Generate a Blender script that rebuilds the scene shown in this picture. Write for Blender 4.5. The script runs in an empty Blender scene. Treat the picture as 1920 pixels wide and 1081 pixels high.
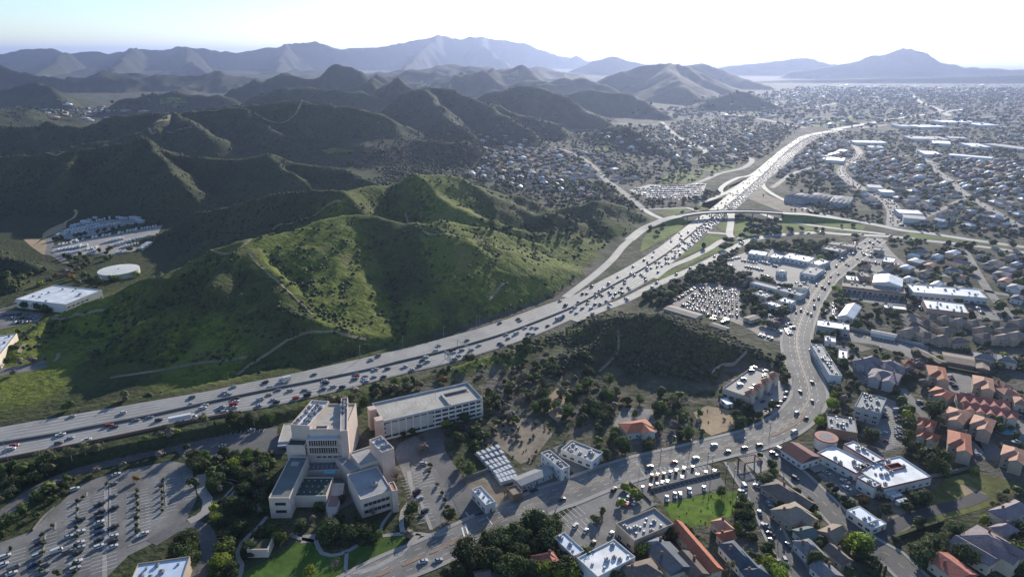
import bpy, bmesh, math, random
import numpy as np
from mathutils import Vector, Matrix
random.seed(7)
rng = np.random.default_rng(11)
R = math.radians
scene = bpy.context.scene
col = scene.collection

# ------------------------------------------------------------------ camera
H = 220.0                      # metres above the valley floor
F_PX = 1274.0                  # focal length in pixels of the 1920 px wide photograph
PITCH = math.atan((540.5 - 100.0) / F_PX)
cam_d = bpy.data.cameras.new('camera')
cam_d.sensor_width = 36.0
cam_d.lens = 36.0 * F_PX / 1920.0
cam_d.clip_start = 1.0
cam_d.clip_end = 120000.0
cam = bpy.data.objects.new('camera', cam_d)
cam.location = (0, 0, H)
cam.rotation_euler = (math.pi / 2 - PITCH, 0, 0)
col.objects.link(cam)
scene.camera = cam

# ------------------------------------------------------------------ sky, sun, exposure
SUN_EL, SUN_AZ = R(17.8), R(19.0)         # azimuth to the right of +Y
world = bpy.data.worlds.new('World')
scene.world = world
world.use_nodes = True
wn = world.node_tree
sky = wn.nodes.new('ShaderNodeTexSky')
sky.sky_type = 'NISHITA'
sky.sun_disc = False
sky.sun_elevation = SUN_EL
sky.sun_rotation = SUN_AZ
sky.altitude = 300
sky.air_density = 1.0
sky.dust_density = 0.3
sky.ozone_density = 4.0
bg = wn.nodes['Background']
bg.inputs['Strength'].default_value = 0.112
wb = wn.nodes.new('ShaderNodeVectorMath'); wb.operation = 'MULTIPLY'      # the photograph's cool white balance
wb.inputs[1].default_value = (.97, 1.0, 1.05)
hsv = wn.nodes.new('ShaderNodeHueSaturation'); hsv.inputs['Saturation'].default_value = .92
wn.links.new(sky.outputs[0], hsv.inputs['Color']); wn.links.new(hsv.outputs[0], wb.inputs[0]); wn.links.new(wb.outputs[0], bg.inputs['Color'])
sun_d = bpy.data.lights.new('sun', 'SUN')
sun_d.energy = 4.7
sun_d.angle = R(0.53)
sun_d.color = (1.0, 0.925, 0.80)
sun = bpy.data.objects.new('sun', sun_d)
col.objects.link(sun)
sv = Vector((math.sin(SUN_AZ) * math.cos(SUN_EL), math.cos(SUN_AZ) * math.cos(SUN_EL), math.sin(SUN_EL)))
sun.rotation_euler = sv.to_track_quat('Z', 'Y').to_euler()
sun.location = (0, 0, 900)
scene.view_settings.view_transform = 'Standard'
scene.view_settings.look = 'None'
scene.view_settings.exposure = 0.66
scene.view_settings.gamma = 1.0
scene.view_settings.use_curve_mapping = False
scene.render.engine = 'CYCLES'
scene.cycles.use_denoising = True
scene.cycles.max_bounces = 6
scene.cycles.diffuse_bounces = 2
scene.cycles.glossy_bounces = 2
scene.cycles.transparent_max_bounces = 8
scene.cycles.volume_bounces = 0

# ------------------------------------------------------------------ photograph pixel -> place
ST, CT = math.sin(PITCH), math.cos(PITCH)
def ray(px, py):
    u = (px - 960.0) / F_PX
    v = (540.5 - py) / F_PX
    return u, CT + v * ST, -ST + v * CT
def G(px, py, z=0.0):
    u, fy, fz = ray(px, py)
    t = (z - H) / fz
    return np.array((u * t, fy * t, z))
def atY(px, py, Y):
    u, fy, fz = ray(px, py)
    t = Y / fy
    return np.array((u * t, Y, H + fz * t))
def to_px(x, y, z):
    dx, dy, dz = x, y, z - H
    d = dy * CT - dz * ST
    return 960 + F_PX * dx / d, 540.5 - F_PX * (dy * ST + dz * CT) / d
CROPS = dict(A=(0,720,.334), B=(400,700,.35243), C=(860,700,.35248), D=(1380,700,.35248), E=(1400,520,.27748), F=(1200,320,.23958),
    T1=(0,0,1/3), T2=(640,0,1/3), T3=(1280,0,1/3), T4=(0,360,1/3), T5=(640,360,1/3), T6=(1280,360,1/3),
    H1=(0,380,1/6), H2=(0,540,1/6), H3=(1200,440,.1875), H4=(1540,430,.19792), H5=(1480,180,.23121), H6=(1100,200,.20833), H7=(940,680,1/6), H8=(1260,640,1/6),
    J1=(0,700,1/6), J2=(0,880,.1859), J3=(320,640,.20354), J4=(640,520,.22917), J5=(1380,850,.21376), J6=(1640,640,.20349), J7=(680,900,.19792), J8=(1180,860,.20447), K=(480,720,.25898))
def cr(k, *pts):
    x0, y0, s = CROPS[k]
    return [(x0 + x * s, y0 + y * s) for x, y in pts]

# ------------------------------------------------------------------ noise
def _hash(ix, iy, seed):
    h = (ix.astype(np.int64) * 374761393 + iy.astype(np.int64) * 668265263 + seed * 1442695041) & 0xffffffff
    h = ((h ^ (h >> 13)) * 1274126177) & 0xffffffff
    return ((h ^ (h >> 16)) & 0xffff) / 65535.0
def vnoise(x, y, seed=0):
    ix, iy = np.floor(x), np.floor(y)
    fx, fy = x - ix, y - iy
    fx = fx * fx * fx * (fx * (fx * 6 - 15) + 10); fy = fy * fy * fy * (fy * (fy * 6 - 15) + 10)
    a, b = _hash(ix, iy, seed), _hash(ix + 1, iy, seed)
    c, d = _hash(ix, iy + 1, seed), _hash(ix + 1, iy + 1, seed)
    return (a + (b - a) * fx) * (1 - fy) + (c + (d - c) * fx) * fy
def fbm(x, y, seed=0, octv=4, gain=.5):
    s, a, t = 0, 1.0, 0
    for o in range(octv):
        s = s + a * vnoise(x * 2 ** o + 17.3 * o, y * 2 ** o - 9.1 * o, seed + o); t += a; a *= gain
    return s / t                                    # 0..1
def ridged(x, y, seed=0, octv=3):
    s, a, t = 0, 1.0, 0
    for o in range(octv):
        s = s + a * (1 - np.abs(2 * vnoise(x * 2 ** o + 5.3 * o, y * 2 ** o + 3.7 * o, seed + o) - 1)); t += a; a *= .5
    return s / t
def sstep(a, b, x):
    t = np.clip((x - a) / (b - a), 0, 1)
    return t * t * (3 - 2 * t)

# ------------------------------------------------------------------ the freeway's edges (it climbs on a bank towards the west)
def zf_x(x): return 6.0 * sstep(-60.0, -200.0, x)
def Gfw(px, py):
    z = 0.0
    for _ in range(6):
        p = G(px, py, z); z = float(zf_x(p[0]))
    return G(px, py, z)
FW_N = [(-160,828),(-80,815),(0,801),(95,783),(173,771),(223,762),(320,745),(436,725),(523,706),(605,688),(700,667),(754,653),(853,628),(938,601),(984,584),(1062,558),(1120,536),(1173,512),(1223,483),(1272,449),(1303,418),(1334,393),(1377,354),(1412,327),(1454,292),(1485,266),(1513,251),(1563,241),(1582,238)]
FW_M = [(-160,857),(-80,845),(0,831),(87,817),(175,800),(260,784),(320,771),(422,748),(523,727),(605,711),(700,691),(738,681),(842,656),(936,629),(1007,603),(1080,573),(1140,540),(1207,503),(1260,468),(1315,423),(1353,394),(1417,340),(1445,314),(1480,280),(1520,256),(1568,246),(1586,243)]
FW_S = [(-160,888),(-80,876),(0,861),(100,842),(200,822),(313,798),(412,779),(489,766),(564,750),(625,735),(700,716),(754,701),(835,683),(880,670),(938,652),(1007,628),(1070,600),(1140,567),(1190,542),(1227,521),(1262,492),(1296,460),(1340,424),(1382,386),(1416,357),(1454,325),(1495,289),(1530,264),(1574,253),(1592,249)]
def spline(pts, n):
    p = np.array(pts, float)
    q = np.vstack([2 * p[0] - p[1], p, 2 * p[-1] - p[-2]])
    seg = np.linalg.norm(np.diff(p[:, :2], axis=0), axis=1)
    cum = np.concatenate([[0], np.cumsum(seg)])
    out = []
    for s in np.linspace(0, cum[-1], n):
        i = min(np.searchsorted(cum, s, 'right') - 1, len(seg) - 1)
        t = (s - cum[i]) / max(seg[i], 1e-6)
        a, b, c, d = q[i], q[i + 1], q[i + 2], q[i + 3]
        out.append(.5 * ((2 * b) + (c - a) * t + (2 * a - 5 * b + 4 * c - d) * t ** 2 + (3 * b - a - 3 * c + d) * t ** 3))
    return np.array(out)
NF = 260
fw_m = spline([Gfw(*p) for p in FW_M], NF)
def match(line, ref):
    """resample line so that its i-th point lies straight across from ref's i-th point"""
    fine = spline(line, 1500)
    tan = np.gradient(ref[:, :2], axis=0)
    out = []
    for i in range(len(ref)):
        d = (fine[:, :2] - ref[i, :2])
        tg = tan[i] / np.linalg.norm(tan[i])
        al = np.abs(d @ tg) + .05 * np.linalg.norm(d, axis=1)
        out.append(fine[np.argmin(al)])
    out = np.array(out)
    k = np.ones(5) / 5
    for c in range(3):
        e = np.concatenate([out[:1, c].repeat(2), out[:, c], out[-1:, c].repeat(2)])
        out[:, c] = np.convolve(e, k, 'valid')
    return out
fw_n = match([Gfw(*p) for p in FW_N], fw_m)
fw_s = match([Gfw(*p) for p in FW_S], fw_m)

def keep_width(e, lo, hi):
    d = e - fw_m; w = np.hypot(d[:, 0], d[:, 1]); k = np.clip(w, lo, hi) / w
    o = fw_m + d * k[:, None]; o[:, 2] = zf_x(o[:, 0]); return o
fw_n = keep_width(fw_n, 17.0, 23.0); fw_s = keep_width(fw_s, 17.0, 25.0)

# ------------------------------------------------------------------ terrain
# every ridge: photograph column, row and forward distance of its crest points; slope of its flanks; gully depth, gully spacing
RIDGES = [
 # grassy hill above the freeway
 ([(22,657,475),(95,597,530),(190,560,545),(300,507,565),(400,467,590),(467,450,600),(510,433,610),(567,410,625),(640,377,650),(660,372,655),(700,384,650),(757,397,650),(790,428,628),(853,438,640),(907,448,655),(973,477,660),(1040,503,665),(1100,530,649)], .55, 3.0, 26, 3),
 ([(467,452,598),(467,473,575),(500,507,545),(540,540,520),(567,570,505),(587,583,500),(633,610,492),(700,635,488),(738,648,488)], .55, 2.0, 20, 2),
 ([(455,455,595),(400,530,530),(333,570,508),(267,607,490),(217,643,474),(177,680,457)], .52, 1.5, 22, 2),
 ([(610,397,640),(640,440,610),(655,480,590),(670,515,572),(690,560,550),(712,600,530)], .56, 2.0, 18, 2),
 ([(755,555,556),(800,595,533),(835,622,520)], .42, 1.0, 15, 3),
 ([(757,397,607),(840,396,668),(900,420,690),(960,442,705),(1010,455,720)], .5, 2.0, 22, 3),
 # second ridge
 ([(290,425,832),(300,417,836),(367,398,852),(433,387,832),(517,363,796),(580,357,765),(640,357,740),(690,350,785),(735,345,824),(780,325,808),(845,303,813),(900,315,819),(960,335,831),(1010,355,842),(1100,370,879),(1170,385,923),(1215,405,939)], .48, 4.0, 35, 3),
 ([(845,303,813),(880,345,797),(925,383,807),(960,410,817),(1010,432,838)], .55, 2.0, 24, 2),
 ([(920,322,820),(985,362,826),(1050,390,870),(1100,405,900)], .52, 2.0, 24, 2),
 ([(780,325,808),(800,370,780),(850,405,779)], .52, 2.0, 24, 2),
 ([(1010,355,842),(1080,385,875),(1130,400,905)], .5, 2.0, 24, 2),
 # third ridge (chaparral)
 ([(-260,300,1150),(-120,296,1130),(0,293,1127),(100,290,1107),(200,270,1141),(267,260,1111),(317,283,1100),(383,300,1098),(450,298,1082),(500,293,1085),(560,300,1085),(640,320,1074),(700,345,1044)], .42, 7.0, 45, 4),
 ([(267,260,1111),(300,300,1030),(330,330,970),(370,375,944)], .5, 5.0, 35, 3),
 ([(500,293,1085),(560,325,1030),(600,345,1044)], .5, 4.0, 35, 3),
 ([(150,280,1125),(120,340,1011),(100,385,979)], .45, 4.0, 35, 3),
 ([(-140,380,960),(-60,378,965),(60,388,965),(120,395,985)], .35, 4.0, 30, 4),
 ([(-150,440,780),(-60,462,720),(20,474,715),(60,496,690)], .4, 4.0, 28, 4),
 ([(-220,500,600),(-100,512,610),(0,520,628),(30,532,632)], .4, 3.0, 25, 4),
 # fourth ridge
 ([(-200,238,1640),(0,232,1571),(150,232,1550),(230,222,1591),(300,212,1611),(330,212,1586),(380,205,1616),(450,199,1620),(510,195,1647),(565,189,1653),(620,191,1661),(680,205,1616),(720,215,1626),(770,238,1640)], .40, 9.0, 70, 5),
 ([(330,212,1586),(370,240,1429),(400,262,1424)], .45, 6.0, 45, 4),
 ([(320,214,1590),(285,236,1442),(200,260,1385),(107,285,1360),(20,303,1340)], .42, 6.0, 45, 4),
 ([(380,205,1616),(425,245,1505),(470,272,1492)], .45, 6.0, 45, 4),
 ([(450,199,1620),(500,235,1518),(540,265,1477),(575,288,1470)], .45, 6.0, 45, 4),
 ([(565,189,1653),(620,222,1614),(670,250,1578),(725,278,1562)], .42, 6.0, 45, 4),
 ([(620,191,1661),(690,225,1657),(760,248,1670)], .42, 6.0, 45, 4),
 # beyond
 ([(470,188,2200),(530,168,2300),(580,162,2350),(640,171,2300),(700,178,2300)], .35, 8.0, 90, 6),
 ([(735,200,1900),(760,176,1950),(800,165,2000),(850,171,2000),(900,188,1950),(960,210,1900),(1040,232,1900)], .42, 9.0, 80, 6),
 ([(800,165,2000),(830,215,1750),(870,245,1700)], .42, 8.0, 60, 5),
 ([(900,188,1950),(950,225,1800),(985,240,1780)], .40, 8.0, 60, 5),
 ([(915,178,2300),(970,160,2350),(1020,165,2350),(1080,195,2250),(1130,222,2150)], .42, 9.0, 80, 6),
 ([(1040,178,2700),(1110,163,2750),(1180,180,2700),(1250,215,2450)], .36, 9.0, 90, 6),
 ([(800,160,4200),(850,145,4300),(885,132,4400),(920,145,4350),(960,157,4300)], .35, 12.0, 150, 9),
 ([(970,158,3600),(995,149,3700),(1030,156,3650),(1060,150,3700),(1100,149,3700),(1140,160,3600)], .33, 10.0, 130, 9),
 ([(1100,160,3800),(1145,143,3900),(1185,128,4000),(1220,121,4050),(1255,120,4050),(1290,124,4000),(1330,150,3800),(1370,172,3650)], .36, 14.0, 150, 9),
 ([(1255,120,4050),(1270,150,3500),(1300,175,3250)], .3, 12.0, 150, 9),
 ([(1290,122,5000),(1320,118,5100),(1360,132,5000),(1400,148,4700),(1440,160,4500)], .36, 12.0, 170, 9),
 ([(1325,194,2900),(1360,178,2950),(1385,173,3000),(1420,182,2950),(1455,196,2900)], .3, 7.0, 90, 8),
 ([(1125,245,1850),(1150,235,1850),(1165,235,1830),(1200,250,1700),(1240,272,1600),(1265,288,1540)], .36, 5.0, 60, 5),
 ([(870,262,1500),(830,268,1520),(790,262,1560),(740,256,1600)], .35, 6.0, 50, 5),
 ([(-40,175,3200),(20,165,3200),(60,152,3200),(100,168,3100),(125,195,2900)], .4, 14.0, 110, 8),
 ([(-140,205,2700),(-60,196,2800),(0,205,2750)], .35, 10.0, 100, 8),
 ([(230,188,2700),(270,180,2700),(330,173,2700),(400,180,2700),(440,196,2600)], .33, 9.0, 100, 8),
 ([(255,168,4800),(300,156,5000),(345,166,4800)], .25, 9.0, 160, 9),
 ([(120,170,4300),(170,158,4500),(220,166,4400)], .25, 9.0, 160, 9),
 ([(560,160,4500),(640,150,4800),(720,160,4500)], .25, 9.0, 160, 9),
 # far mountains
 ([(-260,110,9200),(-150,104,9000),(-60,101,9000),(0,100,9000),(60,97,9000),(130,95,9000),(195,93,9100),(250,86,9200),(300,92,9200),(345,89,9300),(430,100,9400),(500,89,9500),(540,87,9600),(585,82,9800),(640,94,10000),(700,91,10400)], .20, 90.0, 480, 14),
 ([(700,91,10400),(760,80,10700),(800,70,10800),(820,65,10800),(850,71,10800),(895,68,10900),(950,73,11000),(1000,85,11000),(1050,99,11000),(1100,113,10800),(1150,124,10500)], .24, 80.0, 520, 14),
 ([(250,86,9200),(230,112,7600),(215,135,6200)], .22, 60.0, 300, 14),
 ([(345,89,9300),(360,118,7600),(390,138,6300)], .22, 60.0, 300, 14),
 ([(130,95,9000),(100,118,7400),(60,140,6000)], .22, 60.0, 300, 14),
 ([(540,87,9600),(530,115,8000),(520,135,6800)], .22, 60.0, 300, 14),
 ([(820,65,10800),(790,100,9200),(760,130,7600)], .24, 60.0, 300, 14),
 ([(895,68,10900),(930,105,9500),(960,128,8600)], .24, 60.0, 300, 14),
 ([(1070,130,8000),(1110,114,8000),(1150,109,8000),(1195,122,8000),(1235,130,8000)], .25, 22.0, 260, 10),
 ([(1330,129,7600),(1400,120,7600),(1450,117,7600),(1510,112,7600),(1550,121,7500),(1610,128,7400)], .2, 20.0, 400, 6),
 ([(1390,153,5600),(1500,149,5600),(1600,147,5600),(1750,144,5600),(1900,140,5600),(2060,139,5600)], .13, 20.0, 300, 4),
 ([(1480,133,6600),(1560,125,6600),(1620,113,6700),(1640,109,6700),(1670,107,6700),(1700,99,6700),(1730,104,6700),(1760,118,6600),(1810,127,6600),(1900,131,6500),(2040,133,6500)], .2, 25.0, 350, 6),
 ([(1820,146,6500),(1900,138,6800),(1990,134,7000)], .2, 20.0, 260, 12),
 # low hill beside the boulevard, in front of the storage yard
 ([(1092,618,505),(1130,596,510),(1200,588,503),(1240,590,500),(1300,616,478),(1370,640,465),(1430,668,452),(1468,690,442)], .46, 2.0, 22, 3),
 ([(1240,590,500),(1225,640,476),(1190,690,447)], .4, 1.5, 18, 2),
 ([(1165,592,505),(1120,640,480),(1060,675,460)], .36, 1.5, 18, 2),
]
GUL = {i: 1.9 for i in range(0, 11)}; GUL.update({i: 1.6 for i in range(11, 29)}); GUL.update({i: 1.5 for i in range(29, 44)}); GUL.update({i: 4.5 for i in range(44, 60)}); GUL.update({i: 1.2 for i in range(len(RIDGES) - 3, len(RIDGES))})
STEEP = {i: (1.2 if i < 6 else 1.42) for i in range(0, 11)}; STEEP.update({i: 1.3 for i in range(11, 38)}); STEEP.update({i: 1.2 for i in range(38, 44)}); STEEP.update({i: 1.9 for i in range(44, 60)}); STEEP[len(RIDGES) - 3] = STEEP[len(RIDGES) - 2] = STEEP[len(RIDGES) - 1] = 1.25
RSEG = []
for ri, (pts, slope, gd, gs, w) in enumerate(RIDGES):
    P = np.array([atY(*p) for p in pts])
    s = 0.0
    for a, b in zip(P[:-1], P[1:]):
        L = float(np.hypot(b[0] - a[0], b[1] - a[1]))
        RSEG.append((a, b, s, L, slope, gd, gs, w, ri)); s += L
# places graded flat: polyline, half width, blend
FLATS = []
def flat(pts, hw, blend, z=0.0): FLATS.append((np.array([G(*p)[:2] for p in pts]), hw, blend, z))
flat([(125,470),(200,425),(290,430)], 45, 30)
flat([(222,505),(224,503)], 30, 25)
flat([(60,575),(120,560),(170,545)], 26, 18)
flat([(-60,640),(10,600),(60,590)], 26, 16)
flat([(-60,705),(20,690),(80,680)], 9, 10)
flat([(1420,705),(1440,735)], 19, 16)
flat([(1445,805),(1480,788),(1505,765),(1519,739),(1511,711),(1500,678),(1491,645),(1496,620),(1504,595),(1516,567)], 13, 12)
flat([(1060,557),(1113,517),(1147,487),(1180,450),(1213,425),(1240,412)], 7, 9)
flat([(1204,391),(1225,403),(1246,412)], 8, 10)
flat([(1127,325),(1150,347),(1179,369),(1204,390)], 9, 12)
def seg_dist(X, Y, poly):
    best = np.full(X.shape, 1e9)
    for (ax, ay), (bx, by) in zip(poly[:-1], poly[1:]):
        dx, dy = bx - ax, by - ay
        t = np.clip(((X - ax) * dx + (Y - ay) * dy) / (dx * dx + dy * dy + 1e-9), 0, 1)
        best = np.minimum(best, np.hypot(X - ax - t * dx, Y - ay - t * dy))
    return best
def hills(X, Y):
    X = np.asarray(X, float); Y = np.asarray(Y, float)
    dist = np.hypot(X, Y)
    am = np.clip(dist * .012, 3, 120); sc = np.clip(dist * .07, 30, 700)
    sq = 2.0 ** np.round(np.log2(sc))
    wx = X + am * (fbm(X / sq, Y / sq, 3) - .5) * 1.6
    wy = Y + am * (fbm(X / sq + 40, Y / sq, 9) - .5) * 1.6
    Z = np.full(X.shape, -60.0)
    for a, b, s0, L, slope, gd, gs, w, ri in RSEG:
        zmax = max(a[2], b[2], 5.0)
        rad = (zmax + 40) / slope * 1.15 + 60
        m = (wx > min(a[0], b[0]) - rad) & (wx < max(a[0], b[0]) + rad) & (wy > min(a[1], b[1]) - rad) & (wy < max(a[1], b[1]) + rad)
        if not m.any(): continue
        x, y = wx[m], wy[m]
        dx, dy = b[0] - a[0], b[1] - a[1]
        t = np.clip(((x - a[0]) * dx + (y - a[1]) * dy) / (L * L + 1e-9), 0, 1)
        d = np.hypot(x - a[0] - t * dx, y - a[1] - t * dy)
        zr = a[2] + (b[2] - a[2]) * t
        s = s0 + t * L
        side = np.sign((x - a[0]) * dy - (y - a[1]) * dx)
        g = ridged(s / gs + side * 31.7 + ri * 7.1, d / (gs * 3.5) + ri, 21 + ri, 3)
        fade = sstep(0, gs * .9, d)
        st = STEEP.get(ri, 1.0); sl = slope * st * (1 - .22 * sstep(0, zmax / (slope * st) * 1.3, d))
        z = zr - sl * (np.sqrt(d * d + w * w) - w) - gd * GUL.get(ri, 1.0) * (1.15 - g) * 1.5 * fade
        k = max(1.5, zmax * .03)
        zo = Z[m]
        hh = np.clip(.5 + .5 * (z - zo) / k, 0, 1)
        Z[m] = zo + (z - zo) * hh + k * hh * (1 - hh)
    return Z
VALLEYS = [
 ([(548,440,592),(585,490,578),(630,540,552),(680,590,522),(720,628,502),(745,648,492)], .30),
 ([(690,405,650),(722,500,612),(738,545,582),(750,600,537),(755,645,498)], .45),
 ([(475,520,548),(470,570,520),(455,640,475),(445,690,445)], .42),
 ([(420,470,588),(380,505,570),(330,540,552),(250,590,522),(190,640,490),(150,690,452)], .50),
 ([(770,380,640),(800,420,640),(870,447,655),(960,470,668),(1080,480,720),(1180,440,800)], .42),
 ([(700,360,700),(620,385,680),(500,425,650),(390,455,640),(300,480,640)], .45),
 ([(845,330,790),(890,375,775),(930,420,770),(990,448,775)], .5),
 ([(905,335,815),(960,375,812),(1020,410,840),(1060,430,850)], .5),
]
VALL = []
for vp, vs in VALLEYS:
    q = np.array([atY(*p) for p in vp]); q[:, 2] = np.minimum.accumulate(np.maximum(q[:, 2], 0)); VALL.append((q, vs)); print('valley', q[:, 2].round(0))
ramp_line = np.array([G(*p)[:2] for p in [(1060,557),(1113,517),(1147,487),(1180,450),(1213,425),(1240,412)]])
def height(X, Y):
    X = np.asarray(X, float); Y = np.asarray(Y, float)
    Z = hills(X, Y)
    kf = 2.5
    m = Y < 1300                                                      # valleys cut back into the flanks
    x, y, z = X[m], Y[m], Z[m]
    wob = (fbm(x / 22, y / 22, 61) - .5) * 9
    for poly, slope in VALL:
        for a, b in zip(poly[:-1], poly[1:]):
            dx, dy = b[0] - a[0], b[1] - a[1]
            t = np.clip(((x - a[0]) * dx + (y - a[1]) * dy) / (dx * dx + dy * dy + 1e-9), 0, 1)
            d = np.hypot(x - a[0] - t * dx, y - a[1] - t * dy)
            lim = a[2] + (b[2] - a[2]) * t + slope * np.maximum(d + wob * sstep(3, 20, d), 0)
            hh = np.clip(.5 + .5 * (z - lim) / 2.0, 0, 1)
            z = z * (1 - hh) + lim * hh - 2.0 * hh * (1 - hh)
    dfw = np.minimum(seg_dist(x, y, fw_n[::3, :2]), seg_dist(x, y, ramp_line))
    dfs = seg_dist(x, y, fw_s[::3, :2])
    lim = zf_x(x) + .68 * np.maximum(np.minimum(dfw, dfs) - 7 + wob * .6, 0)
    z = np.minimum(z, lim)
    Z[m] = z
    Z = np.where(Z > 20, Z, kf * np.logaddexp(0, Z / kf))             # flanks run out softly into the valley floor
    fine = (fbm(X / 9, Y / 9, 5) - .5) * 1.2
    # rolling country behind the hills, up to the foot of the mountains
    u_ = X / np.maximum(Y, 1); mk = sstep(1750, 2600, Y) * (1 - sstep(7200, 8600, Y)) * (1 - sstep(-.10, .10, u_ - .00006 * (Y - 3000)))
    sc_ = 420 + .09 * Y
    roll = np.zeros_like(Z); q_ = mk > 0
    if q_.any():
        xx, yy = X[q_] + 160 * fbm(X[q_] / 700, Y[q_] / 700, 71), Y[q_] + 160 * fbm(X[q_] / 700 + 9, Y[q_] / 700, 72)
        r1 = ridged(xx / 760, yy / 980, 73, 4); r2 = ridged(xx / 1500, yy / 2100, 74, 4); b = sstep(3800, 6000, Y[q_])
        roll[q_] = mk[q_] * np.maximum(0, (r1 * (1 - b) + r2 * b) - .60) * np.minimum(230 + .075 * Y[q_], 500) * np.where(Y[q_] > 5500, .72, 1.0)
    Z = np.maximum(Z, roll) + .25 * np.minimum(Z, roll)
    lump = (ridged(X / 34 + .3 * fbm(X / 20, Y / 20, 8), Y / 34, 55, 3) - .62) * 5 * sstep(4, 30, Z) * (1 - sstep(900, 1300, Y))
    big = (ridged(X / 110, Y / 110, 56, 4) - .62) * 26 * sstep(8, 60, Z) * sstep(900, 1200, Y) * (1 - sstep(4000, 6000, Y))
    far = (ridged(X / 820 + .5 * fbm(X / 600, Y / 600, 58), Y / 900, 57, 5) - .64) * 170 * sstep(30, 200, Z) * sstep(4500, 7000, Y)
    Z = np.maximum(Z + fine * sstep(2, 12, Z) + lump + big + far, 0.0)
    Z = Z - .0 
    # freeway bench
    m = Y < 3200
    if m.any():
        x, y, z = X[m], Y[m], Z[m]
        dm = seg_dist(x, y, fw_m[::3, :2]); dn = seg_dist(x, y, fw_n[::3, :2]); ds = seg_dist(x, y, fw_s[::3, :2])
        wid = np.interp(y, fw_m[::3, 1], np.hypot(*(fw_n[::3, :2] - fw_s[::3, :2]).T)) if False else None
        inside = (dm < 45) & (np.minimum(dn, ds) + dm < 46)
        dd = np.where(inside, 0, np.minimum(np.minimum(dn, ds), dm))
        zt = zf_x(x) - .25
        # west of the wall's end the bank is held by a wall; further east it slopes away
        bl = np.where((ds < dn) & (x < -165), 3.0, 14.0)
        k = 1 - sstep(3.0, 3.0 + bl, dd)
        z = z * (1 - k) + zt * k
        Z[m] = z
    for poly, hw, bl, zt in FLATS:
        d = seg_dist(X, Y, poly)
        k = 1 - sstep(hw, hw + bl, d)
        Z = Z * (1 - k) + zt * k
    return Z
TY = 140.0 * 1.006 ** np.arange(0, 965) - 70.0
TU = np.linspace(-.98, .98, 580)
TX = TU[None, :] * (TY[:, None] + 260.0)
TYg = np.repeat(TY[:, None], len(TU), 1)
TZ = height(TX.ravel(), TYg.ravel()).reshape(TX.shape)
def hz(x, y):
    """terrain height by bilinear lookup in the grid"""
    x = np.asarray(x, float); y = np.asarray(y, float)
    r = np.clip(np.log((y + 70.0) / 140.0) / math.log(1.006), 0, len(TY) - 1.001)
    c = np.clip((x / (y + 260.0) + .98) / 1.96 * (len(TU) - 1), 0, len(TU) - 1.001)
    r0 = r.astype(int); c0 = c.astype(int); fr = r - r0; fc = c - c0
    return (TZ[r0, c0] * (1 - fc) + TZ[r0, c0 + 1] * fc) * (1 - fr) + (TZ[r0 + 1, c0] * (1 - fc) + TZ[r0 + 1, c0 + 1] * fc) * fr
_S = np.concatenate([np.linspace(200, 1500, 900), np.geomspace(1502, 30000, 900)])
def hit(px, py):
    """the point of the terrain seen at a pixel of the photograph"""
    u, fy, fz = ray(px, py)
    t = _S / fy
    x, y, z = u * t, _S, H + fz * t
    d = z - hz(x, y)
    i = int(np.argmax(d < 0))
    if i == 0: i = len(_S) - 1
    f = d[i - 1] / (d[i - 1] - d[i] + 1e-9)
    yy = y[i - 1] + (y[i] - y[i - 1]) * f
    xx = x[i - 1] + (x[i] - x[i - 1]) * f
    return np.array((xx, yy, float(hz(xx, yy))))

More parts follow.
